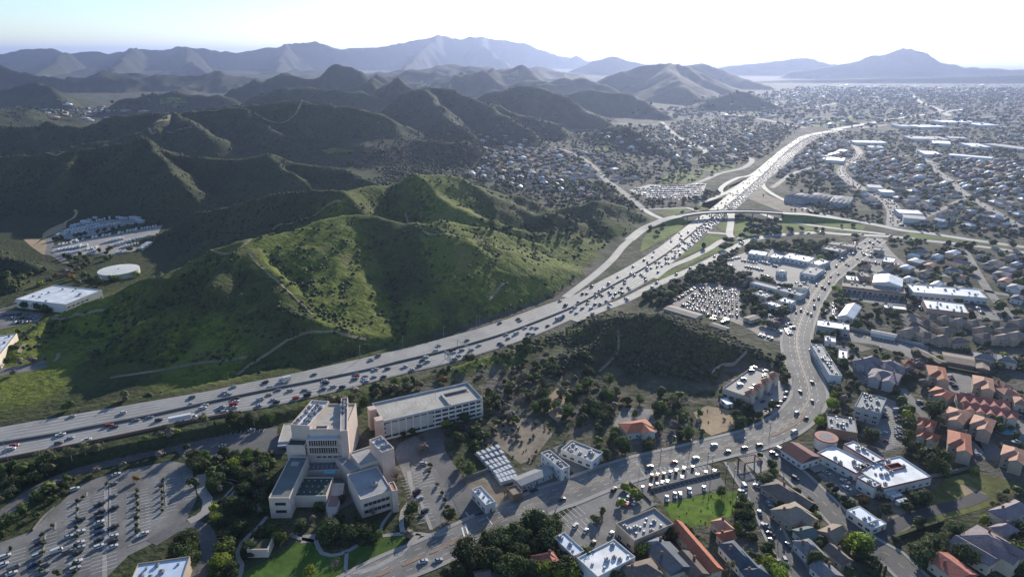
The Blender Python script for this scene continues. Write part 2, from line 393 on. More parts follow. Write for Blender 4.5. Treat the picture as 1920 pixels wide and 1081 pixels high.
# ------------------------------------------------------------------ materials
MATS = {}
def nodes(m):
    m.use_nodes = True
    nt = m.node_tree
    return nt, nt.nodes['Principled BSDF']
def mat(name, c, rough=.75, var=.12, scale=.6, var2=0.0, scale2=.05, bump=0.0, spec=.3, metal=0.0, rand=0.0, streak=False):
    """procedural colour: fine grain, broad stains, per-object variation"""
    if name in MATS: return MATS[name]
    m = bpy.data.materials.new(name); nt, b = nodes(m); N, L = nt.nodes, nt.links
    geo = N.new('ShaderNodeNewGeometry')
    n1 = N.new('ShaderNodeTexNoise'); n1.inputs['Scale'].default_value = scale; n1.inputs['Detail'].default_value = 4
    vec = geo.outputs['Position']
    if streak:
        mp = N.new('ShaderNodeMapping'); mp.inputs['Scale'].default_value = streak; L.new(vec, mp.inputs[0]); L.new(mp.outputs[0], n1.inputs['Vector'])
    else: L.new(vec, n1.inputs['Vector'])
    r1 = N.new('ShaderNodeMapRange'); L.new(n1.outputs['Fac'], r1.inputs[0])
    r1.inputs[1].default_value = .3; r1.inputs[2].default_value = .7; r1.inputs[3].default_value = 1 - var; r1.inputs[4].default_value = 1 + var
    v = r1.outputs[0]
    if var2:
        n2 = N.new('ShaderNodeTexNoise'); n2.inputs['Scale'].default_value = scale2; n2.inputs['Detail'].default_value = 5; L.new(vec, n2.inputs['Vector'])
        r2 = N.new('ShaderNodeMapRange'); L.new(n2.outputs['Fac'], r2.inputs[0])
        r2.inputs[1].default_value = .32; r2.inputs[2].default_value = .68; r2.inputs[3].default_value = 1 - var2; r2.inputs[4].default_value = 1 + var2
        mm = N.new('ShaderNodeMath'); mm.operation = 'MULTIPLY'; L.new(v, mm.inputs[0]); L.new(r2.outputs[0], mm.inputs[1]); v = mm.outputs[0]
    if rand:
        oi = N.new('ShaderNodeObjectInfo')
        r3 = N.new('ShaderNodeMapRange'); L.new(oi.outputs['Random'], r3.inputs[0]); r3.inputs[3].default_value = 1 - rand; r3.inputs[4].default_value = 1 + rand
        mm = N.new('ShaderNodeMath'); mm.operation = 'MULTIPLY'; L.new(v, mm.inputs[0]); L.new(r3.outputs[0], mm.inputs[1]); v = mm.outputs[0]
    mx = N.new('ShaderNodeVectorMath'); mx.operation = 'SCALE'
    mx.inputs[0].default_value = c; L.new(v, mx.inputs['Scale'])
    L.new(mx.outputs[0], b.inputs['Base Color'])
    b.inputs['Roughness'].default_value = rough
    b.inputs['Specular IOR Level'].default_value = spec
    b.inputs['Metallic'].default_value = metal
    if bump:
        bn = N.new('ShaderNodeBump'); bn.inputs['Strength'].default_value = bump; bn.inputs['Distance'].default_value = .3
        L.new(n1.outputs['Fac'], bn.inputs['Height']); L.new(bn.outputs[0], b.inputs['Normal'])
    MATS[name] = m
    return m

# ------------------------------------------------------------------ object helpers
def tag(o, label=None, cat=None, group=None, kind=None):
    if label: o['label'] = label
    if cat: o['category'] = cat
    if group: o['group'] = group
    if kind: o['kind'] = kind
    return o
def link(o, parent=None):
    col.objects.link(o)
    if parent is not None: o.parent = parent
    return o
def mesh_obj(name, verts, faces, m, parent=None, smooth=False, mats=None, fmat=None):
    me = bpy.data.meshes.new(name)
    me.from_pydata([tuple(map(float, v)) for v in verts], [], faces)
    for q in (mats or [m]): me.materials.append(q)
    if fmat is not None: me.polygons.foreach_set('material_index', fmat)
    if smooth: me.polygons.foreach_set('use_smooth', [True] * len(me.polygons))
    me.update()
    return link(bpy.data.objects.new(name, me), parent)
def empty(name, loc, rz=0.0):
    o = bpy.data.objects.new(name, None)
    o.empty_display_size = .5
    o.location = tuple(map(float, loc)); o.rotation_euler = (0, 0, rz)
    return link(o)
def inst(name, me, parent=None, loc=(0, 0, 0), rz=0.0, sc=(1, 1, 1)):
    o = bpy.data.objects.new(name, me)
    o.location = tuple(map(float, loc)); o.rotation_euler = (0, 0, rz); o.scale = sc
    return link(o, parent)
def structure(name, verts, faces, m, smooth=False): return tag(mesh_obj(name, verts, faces, m, smooth=smooth), kind='structure')

# ------------------------------------------------------------------ ground sheet
nr, nc = TZ.shape
gv = np.stack([TX, TYg, TZ], -1).reshape(-1, 3)
ii = np.arange((nr - 1) * (nc - 1)); ri_, ci_ = ii // (nc - 1), ii % (nc - 1)
a_ = ri_ * nc + ci_
gf = np.stack([a_, a_ + 1, a_ + nc + 1, a_ + nc], -1)
gme = bpy.data.meshes.new('ground')
gme.vertices.add(len(gv)); gme.vertices.foreach_set('co', gv.astype(np.float32).ravel())
gme.loops.add(gf.size); gme.loops.foreach_set('vertex_index', gf.astype(np.int32).ravel())
gme.polygons.add(len(gf)); gme.polygons.foreach_set('loop_start', (np.arange(len(gf)) * 4).astype(np.int32))
gme.polygons.foreach_set('loop_total', np.full(len(gf), 4, np.int32))
gme.polygons.foreach_set('use_smooth', np.ones(len(gf), bool))
gme.update(); gme.validate()
# cover: how grassy (sunlit faces painted brighter), how bare, how built-up the ground is
gx, gy, gzv = gv[:, 0], gv[:, 1], gv[:, 2]
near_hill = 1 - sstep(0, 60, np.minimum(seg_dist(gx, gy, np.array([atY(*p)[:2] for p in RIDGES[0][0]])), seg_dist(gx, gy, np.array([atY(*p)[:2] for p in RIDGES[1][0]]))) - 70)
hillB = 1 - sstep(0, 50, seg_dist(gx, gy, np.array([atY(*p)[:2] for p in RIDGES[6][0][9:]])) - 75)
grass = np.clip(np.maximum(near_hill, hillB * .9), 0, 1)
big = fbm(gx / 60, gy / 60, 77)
SUNLIT_FACES = [[(470,458),(540,436),(640,392),(680,450),(745,640),(620,645),(560,580),(505,520)], [(790,330),(850,306),(1000,345),(1215,402),(1180,440),(1000,448),(900,405),(860,350)], [(20,650),(110,600),(200,575),(280,600),(190,700),(90,760),(0,780)], [(740,575),(865,565),(865,635),(755,648)], [(230,690),(330,610),(470,560),(480,700),(200,765)]]  # outlines of the sunlit hill faces, painted as brighter grass
def grassy(x, y):  # soft-edged mask of the sunlit faces, for their painted brightness
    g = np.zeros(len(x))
    for P in SUNLIT_FACES:
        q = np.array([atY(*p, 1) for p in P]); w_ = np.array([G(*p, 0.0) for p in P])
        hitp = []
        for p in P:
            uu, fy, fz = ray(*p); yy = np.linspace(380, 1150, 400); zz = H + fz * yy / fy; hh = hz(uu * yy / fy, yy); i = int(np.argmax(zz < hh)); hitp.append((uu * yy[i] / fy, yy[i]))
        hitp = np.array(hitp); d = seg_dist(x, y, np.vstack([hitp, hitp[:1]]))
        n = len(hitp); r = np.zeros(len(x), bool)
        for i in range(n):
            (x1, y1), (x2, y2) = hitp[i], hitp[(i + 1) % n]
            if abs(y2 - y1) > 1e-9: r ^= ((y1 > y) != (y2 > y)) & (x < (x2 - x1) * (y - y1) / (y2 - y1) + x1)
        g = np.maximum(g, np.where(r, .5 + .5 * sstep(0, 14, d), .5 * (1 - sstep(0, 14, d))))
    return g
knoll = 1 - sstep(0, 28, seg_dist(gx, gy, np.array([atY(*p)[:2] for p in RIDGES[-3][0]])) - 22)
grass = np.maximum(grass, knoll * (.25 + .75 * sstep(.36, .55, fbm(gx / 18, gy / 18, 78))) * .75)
gsel = (gy > 380) & (gy < 1200); gm = np.zeros(len(gx)); gm[gsel] = grassy(gx[gsel], gy[gsel])  # gm: mask of the sunlit hill faces
grass = np.clip(grass * (.22 + .3 * sstep(.40, .62, big)) + grass * gm * sstep(.26, .44, big + .1) + .10 * sstep(.52, .6, big), 0, 1)  # lit faces get bright turf, shaded ones dark scrub: sunlight put into colour
urban = (1 - sstep(.3, 3.0, gzv)) * np.where(gy > 700, sstep(-60, 60, gx + gy * .075 - 40), sstep(-150, -40, gx - gy * .02))
urban = np.maximum(urban, (1 - sstep(.3, 3.0, gzv)) * sstep(2400, 2900, gy) * .8)
mount = sstep(2400, 3200, gy) * sstep(15, 60, gzv)
for nm, val in (('grass', grass), ('urban', urban), ('mount', mount)):  # grass: turf cover plus the sunlight painted on the hill faces
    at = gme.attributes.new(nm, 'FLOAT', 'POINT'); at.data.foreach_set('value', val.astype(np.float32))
# ------------------------------------------------------------------ ground material
def ground_material():
    m = bpy.data.materials.new('ground'); nt, b = nodes(m); N, L = nt.nodes, nt.links
    geo = N.new('ShaderNodeNewGeometry'); pos = geo.outputs['Position']
    def noise(scale, detail=5, rough=.55):
        n = N.new('ShaderNodeTexNoise'); n.inputs['Scale'].default_value = scale; n.inputs['Detail'].default_value = detail
        n.inputs['Roughness'].default_value = rough; L.new(pos, n.inputs['Vector']); return n.outputs['Fac']
    def ramp(f, stops):
        r = N.new('ShaderNodeValToRGB'); L.new(f, r.inputs[0]); e = r.color_ramp.elements
        while len(e) < len(stops): e.new(.5)
        for q, (p, c) in zip(e, stops): q.position = p; q.color = (*c, 1)
        return r.outputs[0]
    def mix(f, a, c):
        x = N.new('ShaderNodeMix'); x.data_type = 'RGBA'; L.new(f, x.inputs[0]); L.new(a, x.inputs[6]); L.new(c, x.inputs[7]); return x.outputs[2]
    def attr(n):
        a = N.new('ShaderNodeAttribute'); a.attribute_name = n; return a.outputs['Fac']
    def mrange(f, a, c, lo=0, hi=1):
        r = N.new('ShaderNodeMapRange'); L.new(f, r.inputs[0]); r.inputs[1].default_value = a; r.inputs[2].default_value = c
        r.inputs[3].default_value = lo; r.inputs[4].default_value = hi; return r.outputs[0]
    def mul(a, c):
        x = N.new('ShaderNodeMath'); x.operation = 'MULTIPLY'; L.new(a, x.inputs[0])
        if isinstance(c, float): x.inputs[1].default_value = c
        else: L.new(c, x.inputs[1])
        return x.outputs[0]
    fine, mid, broad = noise(.22), noise(.035), noise(.006, 4)
    vor = N.new('ShaderNodeTexVoronoi'); vor.inputs['Scale'].default_value = .16; L.new(pos, vor.inputs['Vector'])
    brush = ramp(fine, [(.30, (.018, .027, .014)), (.52, (.040, .053, .023)), (.72, (.080, .072, .040))])
    brush2 = ramp(mid, [(.32, (.022, .032, .015)), (.55, (.047, .061, .026)), (.75, (.078, .074, .040))])
    chap = mix(mrange(broad, .4, .6), brush, brush2)
    spots = mrange(vor.outputs['Distance'], .25, .55)
    chap = mix(mul(spots, .45), chap, ramp(fine, [(.3, (.05, .056, .028)), (.7, (.090, .084, .048))]))
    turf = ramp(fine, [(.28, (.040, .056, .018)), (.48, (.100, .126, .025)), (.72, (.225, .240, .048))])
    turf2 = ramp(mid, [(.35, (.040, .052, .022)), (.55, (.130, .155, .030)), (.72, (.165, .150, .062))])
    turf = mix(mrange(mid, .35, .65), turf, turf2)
    hill = mix(attr('grass'), chap, turf)  # grass value also carries the sunlight painted on the hill faces
    yard = ramp(noise(.05, 6, .65), [(.32, (.030, .040, .016)), (.44, (.055, .062, .030)), (.52, (.15, .128, .095)), (.60, (.11, .105, .10)), (.70, (.19, .17, .14))])
    yard2 = ramp(noise(.012, 6, .7), [(.36, (.026, .036, .016)), (.50, (.060, .066, .034)), (.60, (.13, .12, .095)), (.68, (.17, .16, .145))])
    town = mix(mrange(noise(.02), .42, .58), yard, yard2)
    forest = ramp(mid, [(.3, (.018, .024, .014)), (.7, (.034, .040, .022))])
    hill = mix(attr('mount'), hill, forest)
    c = mix(attr('urban'), hill, town)
    mc = N.new('ShaderNodeVectorMath'); mc.operation = 'SCALE'; L.new(c, mc.inputs[0]); L.new(mrange(noise(.75, 3, .6), .28, .72, .62, 1.38), mc.inputs['Scale']); c = mc.outputs[0]
    L.new(c, b.inputs['Base Color'])
    b.inputs['Roughness'].default_value = .95; b.inputs['Specular IOR Level'].default_value = .08
    bn = N.new('ShaderNodeBump'); bn.inputs['Strength'].default_value = .7; bn.inputs['Distance'].default_value = 2.2
    L.new(fine, bn.inputs['Height']); L.new(bn.outputs[0], b.inputs['Normal'])
    return m
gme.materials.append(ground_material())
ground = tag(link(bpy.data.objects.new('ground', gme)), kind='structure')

CONC = mat('freeway_concrete', (.33, .315, .29), .8, .10, .35, .14, .03, streak=(.25, .25, 1))
ASPH = mat('asphalt', (.115, .112, .108), .85, .14, .5, .22, .04, bump=.1)
ASPH_OLD = mat('worn_asphalt', (.165, .158, .148), .85, .14, .6, .30, .07)
ASPH_DARK = mat('dark_asphalt', (.062, .062, .063), .85, .12, .6, .2, .05)
PAVE = mat('pavement_concrete', (.30, .28, .255), .85, .10, .8, .1, .06)
WHITE = mat('white_paint', (.72, .72, .70), .6, .10, 1.5)
YELLOW = mat('yellow_paint', (.62, .36, .14), .6, .15, 1.5)
DIRT = mat('bare_dirt', (.205, .168, .122), .95, .22, .25, .25, .05, bump=.3)
SAND = mat('tan_graded_dirt', (.34, .25, .15), .95, .15, .3, .2, .05, bump=.2)
LAWN = mat('lawn_grass', (.062, .112, .022), .95, .22, .35, .22, .06, bump=.2, spec=.1)
FIELD = mat('field_grass', (.100, .158, .022), .95, .30, .3, .30, .05, bump=.4, spec=.1)
VERGE = mat('verge_grass', (.115, .150, .028), .95, .25, .2, .35, .03, bump=.3, spec=.1)
DRY = mat('dry_field_grass', (.120, .125, .040), .95, .25, .25, .35, .04, bump=.3, spec=.1)
TRAIL = mat('trail_dirt', (.22, .185, .115), .95, .2, .3, .2, .05)

def zflat(x, y): return np.zeros_like(np.asarray(x, float))
def zfw(x, y): return zf_x(np.asarray(x, float))
def gpts(pts, zf=None):
    out = []
    for p in pts:
        q = G(*p)
        if zf is not None:
            for _ in range(5): q = G(p[0], p[1], float(zf(q[0], q[1])))
        out.append(q)
    return out
def ribbon_geo(c, wl, wr, zl, skirt=0.0, closed=False):
    t = np.gradient(c[:, :2], axis=0); t /= np.linalg.norm(t, axis=1)[:, None] + 1e-9
    nrm = np.stack([-t[:, 1], t[:, 0]], -1)                     # to the left of travel
    wl = np.broadcast_to(wl, len(c)); wr = np.broadcast_to(wr, len(c))
    Lp = np.column_stack([c[:, :2] + nrm * wl[:, None], c[:, 2] + zl]); Rp = np.column_stack([c[:, :2] + nrm * wr[:, None], c[:, 2] + zl])
    n = len(c); v = np.vstack([Lp, Rp])
    f = [(i, i + n, i + n + 1, i + 1) for i in range(n - 1)]
    if skirt:
        lo = v.copy(); lo[:, 2] -= skirt; v = np.vstack([v, lo])
        f += [(i, i + 1, 2 * n + i + 1, 2 * n + i) for i in range(n - 1)] + [(n + i + 1, n + i, 3 * n + i, 3 * n + i + 1) for i in range(n - 1)]
        f += [(0, 2 * n, 3 * n, n), (n - 1, 2 * n - 1, 4 * n - 1, 3 * n - 1)]
    return v, f
ROADS = {}; CLEAR = []; ROADLINES = []
def road(name, pts, width, m, layer=1, n=None, zf=None, key=None, kerb=0.0):
    q = np.array(gpts(pts, zf))
    L = np.sum(np.hypot(*np.diff(q[:, :2], axis=0).T))
    c = spline(q, n or int(min(200, max(10, L / 6))))
    if zf is not None: c[:, 2] = zf(c[:, 0], c[:, 1])
    w = width if np.isscalar(width) else np.interp(np.linspace(0, 1, len(c)), np.linspace(0, 1, len(width)), width)
    v, f = ribbon_geo(c, np.asarray(w) / 2, -np.asarray(w) / 2, .05 + .035 * layer)
    o = structure(name, v, f, m)
    if key: ROADS[key] = (c, w)
    ROADLINES.append((c[::2, :2], float(np.max(w)) / 2 + (kerb and kerb + .5) + 1.0))
    if kerb:
        for s in (1, -1):
            a, b_ = s * (np.asarray(w) / 2 + (kerb if s > 0 else 0)), s * (np.asarray(w) / 2 + (0 if s > 0 else kerb))
            v, f = ribbon_geo(c, a, b_, .05 + .035 * layer + .13, .3)
            structure('pavement', v, f, PAVE)
    return o
def sheet(name, pts, m, layer=1, z=0.0, kind='structure', drape=False):
    q = gpts(pts)
    if name not in ('grass_verge', 'dirt_lot'): CLEAR.append(np.array(q)[:, :2])
    bm = bmesh.new()
    vs = [bm.verts.new((p[0], p[1], z + .03 * layer + .03)) for p in q]
    bm.faces.new(vs); bmesh.ops.triangulate(bm, faces=bm.faces[:])
    for f in bm.faces:
        if f.normal.z < 0: f.normal_flip()
    me = bpy.data.meshes.new(name); bm.to_mesh(me); bm.free(); me.materials.append(m)
    return tag(link(bpy.data.objects.new(name, me)), kind=kind)
def trail(pts, width, m=TRAIL, lift=.35, name='trail'):
    q = spline([hit(*p) for p in pts], 90)
    q[:, 2] = hz(q[:, 0], q[:, 1]) + lift
    v, f = ribbon_geo(q, width / 2, -width / 2, 0)
    v[:, 2] = np.maximum(hz(v[:, 0], v[:, 1]) + lift, v[:, 2] - .4)
    return structure(name, v, f, m)

# ------------------------------------------------------------------ the freeway
def strip_between(name, a, b, m, ta=0., tb=1., dz=0., i0=0, i1=None):
    A = a[i0:i1] * (1 - ta) + b[i0:i1] * ta; B = a[i0:i1] * (1 - tb) + b[i0:i1] * tb
    A = A.copy(); B = B.copy(); A[:, 2] += dz; B[:, 2] += dz
    n = len(A)
    return structure(name, np.vstack([A, B]), [(i, i + 1, i + 1 + n, i + n) for i in range(n - 1)], m)
strip_between('freeway', fw_n, fw_m, CONC, 0, 1, .05)
strip_between('freeway', fw_m, fw_s, CONC, 0, 1, .05)
wN = np.hypot(*(fw_n - fw_m)[:, :2].T); wS = np.hypot(*(fw_s - fw_m)[:, :2].T)
print('freeway widths N', wN[::40].round(1), 'S', wS[::40].round(1))
strip_between('freeway_shoulder', fw_m, fw_s, ASPH_DARK, .012, .075, .085)
strip_between('freeway_shoulder', fw_m, fw_n, ASPH_OLD, .012, .05, .085)
strip_between('freeway_shoulder', fw_s, fw_m, ASPH_OLD, .0, .06, .085)
WEAR = mat('tyre_darkened_concrete', (.26, .25, .235), .75, .16, .3, .25, .02, streak=(.3, .3, 1))
for i_ in range(5):
    for e_ in (fw_n, fw_s): strip_between('lane_wear', fw_m, e_, WEAR, .155 + .178 * i_ - .045, .155 + .178 * i_ + .045, .098, 0, 215)
# lane lines, one dash in four car lengths
def lane_lines(a, b, ts, step, w, imax):
    v, f = [], []
    for t in ts:
        c = spline(a[:imax] * (1 - t) + b[:imax] * t, 900)
        tg = np.gradient(c[:, :2], axis=0); tg /= np.linalg.norm(tg, axis=1)[:, None]; nn = np.stack([-tg[:, 1], tg[:, 0]], -1)
        s = np.concatenate([[0], np.cumsum(np.hypot(*np.diff(c[:, :2], axis=0).T))])
        for s0 in np.arange(0, s[-1] - 6, step):
            p0 = [np.interp(s0, s, c[:, k]) for k in range(3)]; p1 = [np.interp(s0 + min(step, 3.8), s, c[:, k]) for k in range(3)]
            i = min(int(np.searchsorted(s, s0)), len(nn) - 1); k = len(v)
            for p, sg in ((p0, 1), (p0, -1), (p1, -1), (p1, 1)):
                v.append((p[0] + sg * nn[i, 0] * w / 2, p[1] + sg * nn[i, 1] * w / 2, p[2] + .13))
            f.append((k, k + 1, k + 2, k + 3))
    return tag(mesh_obj('lane_markings', v, f, WHITE), kind='stuff')
lane_lines(fw_m, fw_s, (.24, .42, .60, .78), 14.6, .28, 190)
lane_lines(fw_m, fw_n, (.22, .40, .58, .76), 14.6, .28, 190)

def wall_along(name, c, h, th, m, label, cat, z0=None):
    v, f = ribbon_geo(c, th / 2, -th / 2, h, h + .3)
    return tag(mesh_obj(name, v, f, m), label, cat)
BARR = mat('barrier_concrete', (.20, .19, .175), .85, .12, .6, .2, .05)
wall_along('median_barrier', spline(fw_m[:235] + np.array([0, 0, .05]), 300), 1.3, .7, BARR, 'grey concrete median barrier running along the middle of the freeway', 'barrier')

# ramps and the overpass
OV = [(1180,450),(1204,431),(1224,420.6),(1248,411),(1296,401),(1353,396.5),(1416,396.5),(1487,400.5),(1559,408),(1622,418),(1694,432),(1738,437),(1817,449),(1940,466)]
ov0 = np.array([G(*p) for p in OV]); 
def zov_at(x):                     # deck height along the overpass
    xs = [ov0[i][0] for i in (1, 3, 4, 7, 9)]
    return np.interp(x, xs, [0.0, 5.5, 7.5, 7.5, .0])
def Gov(p):
    z = 0.
    for _ in range(8): q = G(p[0], p[1], z); z = float(zov_at(q[0]))
    return G(p[0], p[1], z)
ovc = spline([Gov(p) for p in OV], 120); ovc[:, 2] = zov_at(ovc[:, 0])
v, f = ribbon_geo(ovc, 6.5, -6.5, .2, .2)
structure('ramp_road', v, f, CONC)
road('ramp_road', [(1060,557),(1113,517),(1147,487),(1168,462),(1186,446)], [8, 9, 9, 9, 9], CONC, 1)
road('ramp_road', [(1204,391),(1225,403),(1246,412)], 9, CONC, 1)
road('local_road', [(1127,325),(1134,336),(1150,347),(1179,369),(1204,390)], 12, ASPH_OLD, 1)
road('local_road', [(1217,392),(1252,391),(1287,390)], 10, ASPH_OLD, 2)
road('ramp_road', [(1287,389),(1304,394),(1322,399)], 6, CONC, 1)
road('ramp_road', [(1308,381),(1340,371),(1377,353),(1400,338)], 8, CONC, 2)
road('ramp_road', [(1448,297),(1412,326),(1385,333),(1362,344),(1351,355),(1356,364),(1362,362)], 8, CONC, 1)
road('local_road', [(1217,352),(1250,351),(1287,348),(1319,338),(1350,325),(1392,315),(1410,302),(1400,295),(1360,293),(1325,290),(1322,278)], 11, ASPH_OLD, 1)
road('ramp_road', [(1470,306),(1440,330),(1430,344),(1440,358),(1475,377),(1523,396),(1574,409),(1640,421)], 8, CONC, 1)
road('ramp_road', [(1373,385),(1372,399),(1370,420),(1368,440),(1378,447)], 9, CONC, 2)
road('ramp_road', [(1226,521),(1254,501),(1290,486),(1330,466),(1352,452),(1376,446),(1390,449)], 8, CONC, 2)
road('ramp_road', [(1326,436),(1345,437),(1366,439)], 8, CONC, 3)
road('collector_road', [(1075,601),(1120,583),(1173,562),(1223,537),(1280,512),(1320,494),(1387,459),(1416,448),(1463,440),(1535,436),(1580,439),(1678,444),(1738,451),(1837,462),(1940,476)], [9, 10, 10, 10, 11, 11, 11, 11], CONC, 3, key='collector')
road('collector_road', [(1425,399),(1463,412),(1535,424),(1619,434),(1660,439)], 9, CONC, 2)

# ------------------------------------------------------------------ streets of the town
BLVD = cr('J7', (-330,1160), (-60,1000), (300,820), (600,700), (900,560), (1150,440), (1500,290), (1800,160)) + cr('C', (560,640), (800,545), (1000,485), (1200,440), (1400,390)) + \
    [(1415,822),(1460,803),(1492,781),(1512,757)] + cr('E', (426,790), (405,690), (362,570), (338,450), (345,360), (375,270), (420,170), (470,90), (530,10)) + [(1560,512),(1580,496),(1613,472),(1632,458),(1645,448)]
road('boulevard', BLVD, [17, 18, 18, 18, 20, 21, 20, 20, 20, 21, 20, 18], ASPH_OLD, 2, 160, key='blvd', kerb=2.4)
ASPH_W = ASPH
road('side_street', cr('D', (190,415), (250,480), (340,562), (470,690), (620,842), (720,915), (830,975), (900,1045), (1000,1140)), 12.5, ASPH, 1, key='side', kerb=1.8)
road('side_street', cr('D', (-10,470), (45,560), (110,650), (150,720), (200,840), (250,940), (310,1010), (360,1100)), 9, ASPH, 1, key='lane', kerb=1.5)
road('driveway', cr('B', (1150,265), (1175,340), (1190,430), (1260,540), (1340,680), (1385,770)), 11, ASPH, 1, key='drive')
road('frontage_road', [(520,806),(480,812)] + cr('A', (1000,352), (700,420), (430,492), (200,592), (0,742), (-150,850)), 8.5, ASPH, 1, key='frontage')
road('side_street', cr('H5', (500,365), (545,420), (570,465), (520,520), (430,565), (430,630), (520,712), (650,775), (780,842), (850,930), (858,1060)), [14, 14, 16, 18, 20, 22], ASPH_OLD, 1, key='hillst')
road('side_street', cr('H5', (980,-20), (1060,45), (1180,95), (1300,160)), [14, 16, 18, 26], PAVE, 1)
road('side_street', cr('H5', (1040,430), (1060,480), (1140,535), (1190,605), (1310,690), (1360,745), (1450,812), (1600,900), (1800,1022), (1930,1090)), 14, ASPH_OLD, 1, key='eastst')
road('side_street', [(1880,470),(1740,440)] and [(1560,243),(1660,226),(1740,214),(1800,206)], 22, CONC, 1)
road('side_street', [(1648,446),(1664,470),(1700,500),(1760,515),(1830,520)], 8, ASPH_OLD, 1)
road('driveway', cr('A', (850,890), (1000,800), (1090,790), (1150,830), (1180,920), (1165,990), (1120,1060), (1090,1130)), 8, ASPH, 2)
for pts, w_ in (([(1700, 302), (1800, 312), (1925, 332)], 9), ([(1600, 300), (1660, 296), (1722, 289)], 9), ([(1632, 358), (1700, 350), (1786, 342)], 8), ([(1447, 352), (1500, 320), (1590, 302)], 9), ([(890, 312), (1000, 318), (1130, 328)], 8), ([(1000, 262), (1080, 290), (1130, 325)], 9), ([(1240, 228), (1270, 255), (1320, 280)], 11), ([(1330, 208), (1420, 222), (1510, 240)], 14), ([(1510, 203), (1600, 190), (1710, 181)], 18), ([(1610, 240), (1740, 226), (1925, 216)], 16), ([(1780, 342), (1850, 335), (1925, 345)], 8), ([(1690, 425), (1760, 395), (1815, 368)], 8), ([(1040, 240), (1150, 232), (1300, 236)], 12), ([(1560, 505), (1700, 520), (1930, 560)], 8), ([(1810, 470), (1850, 540), (1900, 600)], 8)):
    road('local_road', pts, w_, ASPH_OLD, 1)
# condominium lanes
road('driveway', cr('J6', (660,290), (720,420), (760,620), (830,760), (900,900), (980,1081)), 7, ASPH_OLD, 1)
road('driveway', cr('J6', (240,430), (330,540), (430,640), (480,700)), 7, ASPH_OLD, 1)
road('driveway', cr('J6', (770,310), (860,400), (930,490)), 14, ASPH_OLD, 1)
road('driveway', cr('J6', (1240,600), (1330,760), (1376,850), (1440,960)), 8, ASPH_OLD, 1)
road('driveway', cr('J6', (980,900), (1090,1010), (1150,1100)), 11, ASPH, 1)
road('driveway', cr('D', (750,880), (860,800), (1000,740), (1200,690), (1320,640)), 7, ASPH_DARK, 2)
road('local_road', [(-40,590),(25,572)] + cr('H1', (330,980), (560,860), (680,760), (740,690), (640,600), (550,560), (570,470), (540,400)), 7, ASPH_OLD, 1)
road('local_road', cr('H2', (-100,960), (100,930), (300,900), (520,850)), 15, ASPH_OLD, 1)

# lots, lawns and bare ground
sheet('parking_lot', cr('A', (450,562), (640,494), (960,430), (1075,450), (1105,640), (1045,765), (880,880), (720,960), (600,1081), (520,1180), (-120,1200), (-120,930), (180,824), (305,697)), ASPH_OLD, 1)
sheet('walkway', cr('A', (585,570), (607,552), (600,1160), (570,1160)), PAVE, 3)
sheet('parking_lot', cr('B', (985,372), (1075,330), (1130,380), (1232,592), (1305,735), (1160,832), (1060,690), (1020,560), (960,420)), ASPH_OLD, 1)
sheet('loading_yard', [(330,845),(470,815),(545,812),(555,850),(490,852),(350,862)], ASPH, 2)
sheet('plaza', cr('B', (460,440), (720,450), (790,660), (660,730), (600,800), (590,700), (470,560)), mat('plaza_paving', (.22, .17, .155), .85, .15, 1.0, .15, .1), 1)
sheet('lawn', cr('B', (150,1060), (300,985), (430,900), (520,900), (590,968), (700,972), (690,1150), (130,1150)), LAWN, 1)
sheet('lawn', cr('B', (715,948), (760,922), (840,912), (858,1000), (722,1038)), LAWN, 1)
sheet('lawn', cr('B', (846,918), (900,872), (1045,856), (985,930), (868,998)), LAWN, 1)
for pts, w in ((cr('B', (1040,520), (1052,600), (1070,650), (1012,722), (1000,790), (1010,850)), 2.4), (cr('B', (1070,650), (1110,700), (1160,830)), 1.8), (cr('B', (420,862), (480,882), (545,892), (572,950), (640,968), (710,945), (770,912)), 2.2),
               (cr('B', (540,875), (470,880)), 6), (cr('B', (710,948), (706,1050), (735,1100)), 1.8), (cr('B', (900,862), (1000,852), (1095,852), (1180,860), (1250,840)), 2.4), (cr('B', (1095,852), (1000,950), (900,1010), (820,1045), (690,1060)), 2.8),
               (cr('A', (1230,532), (1330,562), (1290,622), (1222,672)), 2.6), (cr('A', (1285,650), (1335,666), (1440,670)), 2.0), (cr('A', (1130,505), (1135,600), (1165,640), (1150,720), (1060,770)), 5.0),
               (cr('B', (130,1100), (155,1020), (125,960), (160,890), (235,820), (285,760)), 2.0), (cr('B', (985,690), (900,800), (895,850)), 1.6), (cr('B', (10,560), (120,580), (60,660), (20,700)), 2.4)):
    road('footpath', pts, w, PAVE, 3)
sheet('dirt_lot', cr('C', (120,350), (240,230), (420,240), (500,320), (400,450), (330,480), (230,400), (130,420)), DIRT, 0)
sheet('dirt_lot', cr('C', (1250,205), (1320,170), (1450,195), (1470,290), (1345,330), (1285,290)), SAND, 1)
sheet('dirt_lot', cr('C', (20,560), (160,520), (300,650), (220,740), (90,720)), DIRT, 1)
sheet('dirt_lot', cr('C', (480,120), (560,40), (640,20), (600,150), (530,260), (480,220)), SAND, 1)
sheet('parking_lot', cr('C', (500,395), (600,350), (720,470), (620,540), (590,500)), ASPH_OLD, 1)
sheet('parking_lot', cr('C', (340,580), (480,510), (560,560), (430,640)), ASPH_OLD, 1)
sheet('parking_lot', cr('C', (820,280), (870,180), (1030,190), (1060,330), (930,380)), ASPH_OLD, 1)
sheet('field', cr('J8', (300,420), (720,318), (1000,288), (1090,380), (1045,510), (880,542), (560,632), (415,590)), FIELD, 1)
sheet('field', cr('D', (1040,640), (1110,560), (1250,525), (1420,560), (1510,600), (1400,690), (1200,750), (1010,800)), DRY, 1)
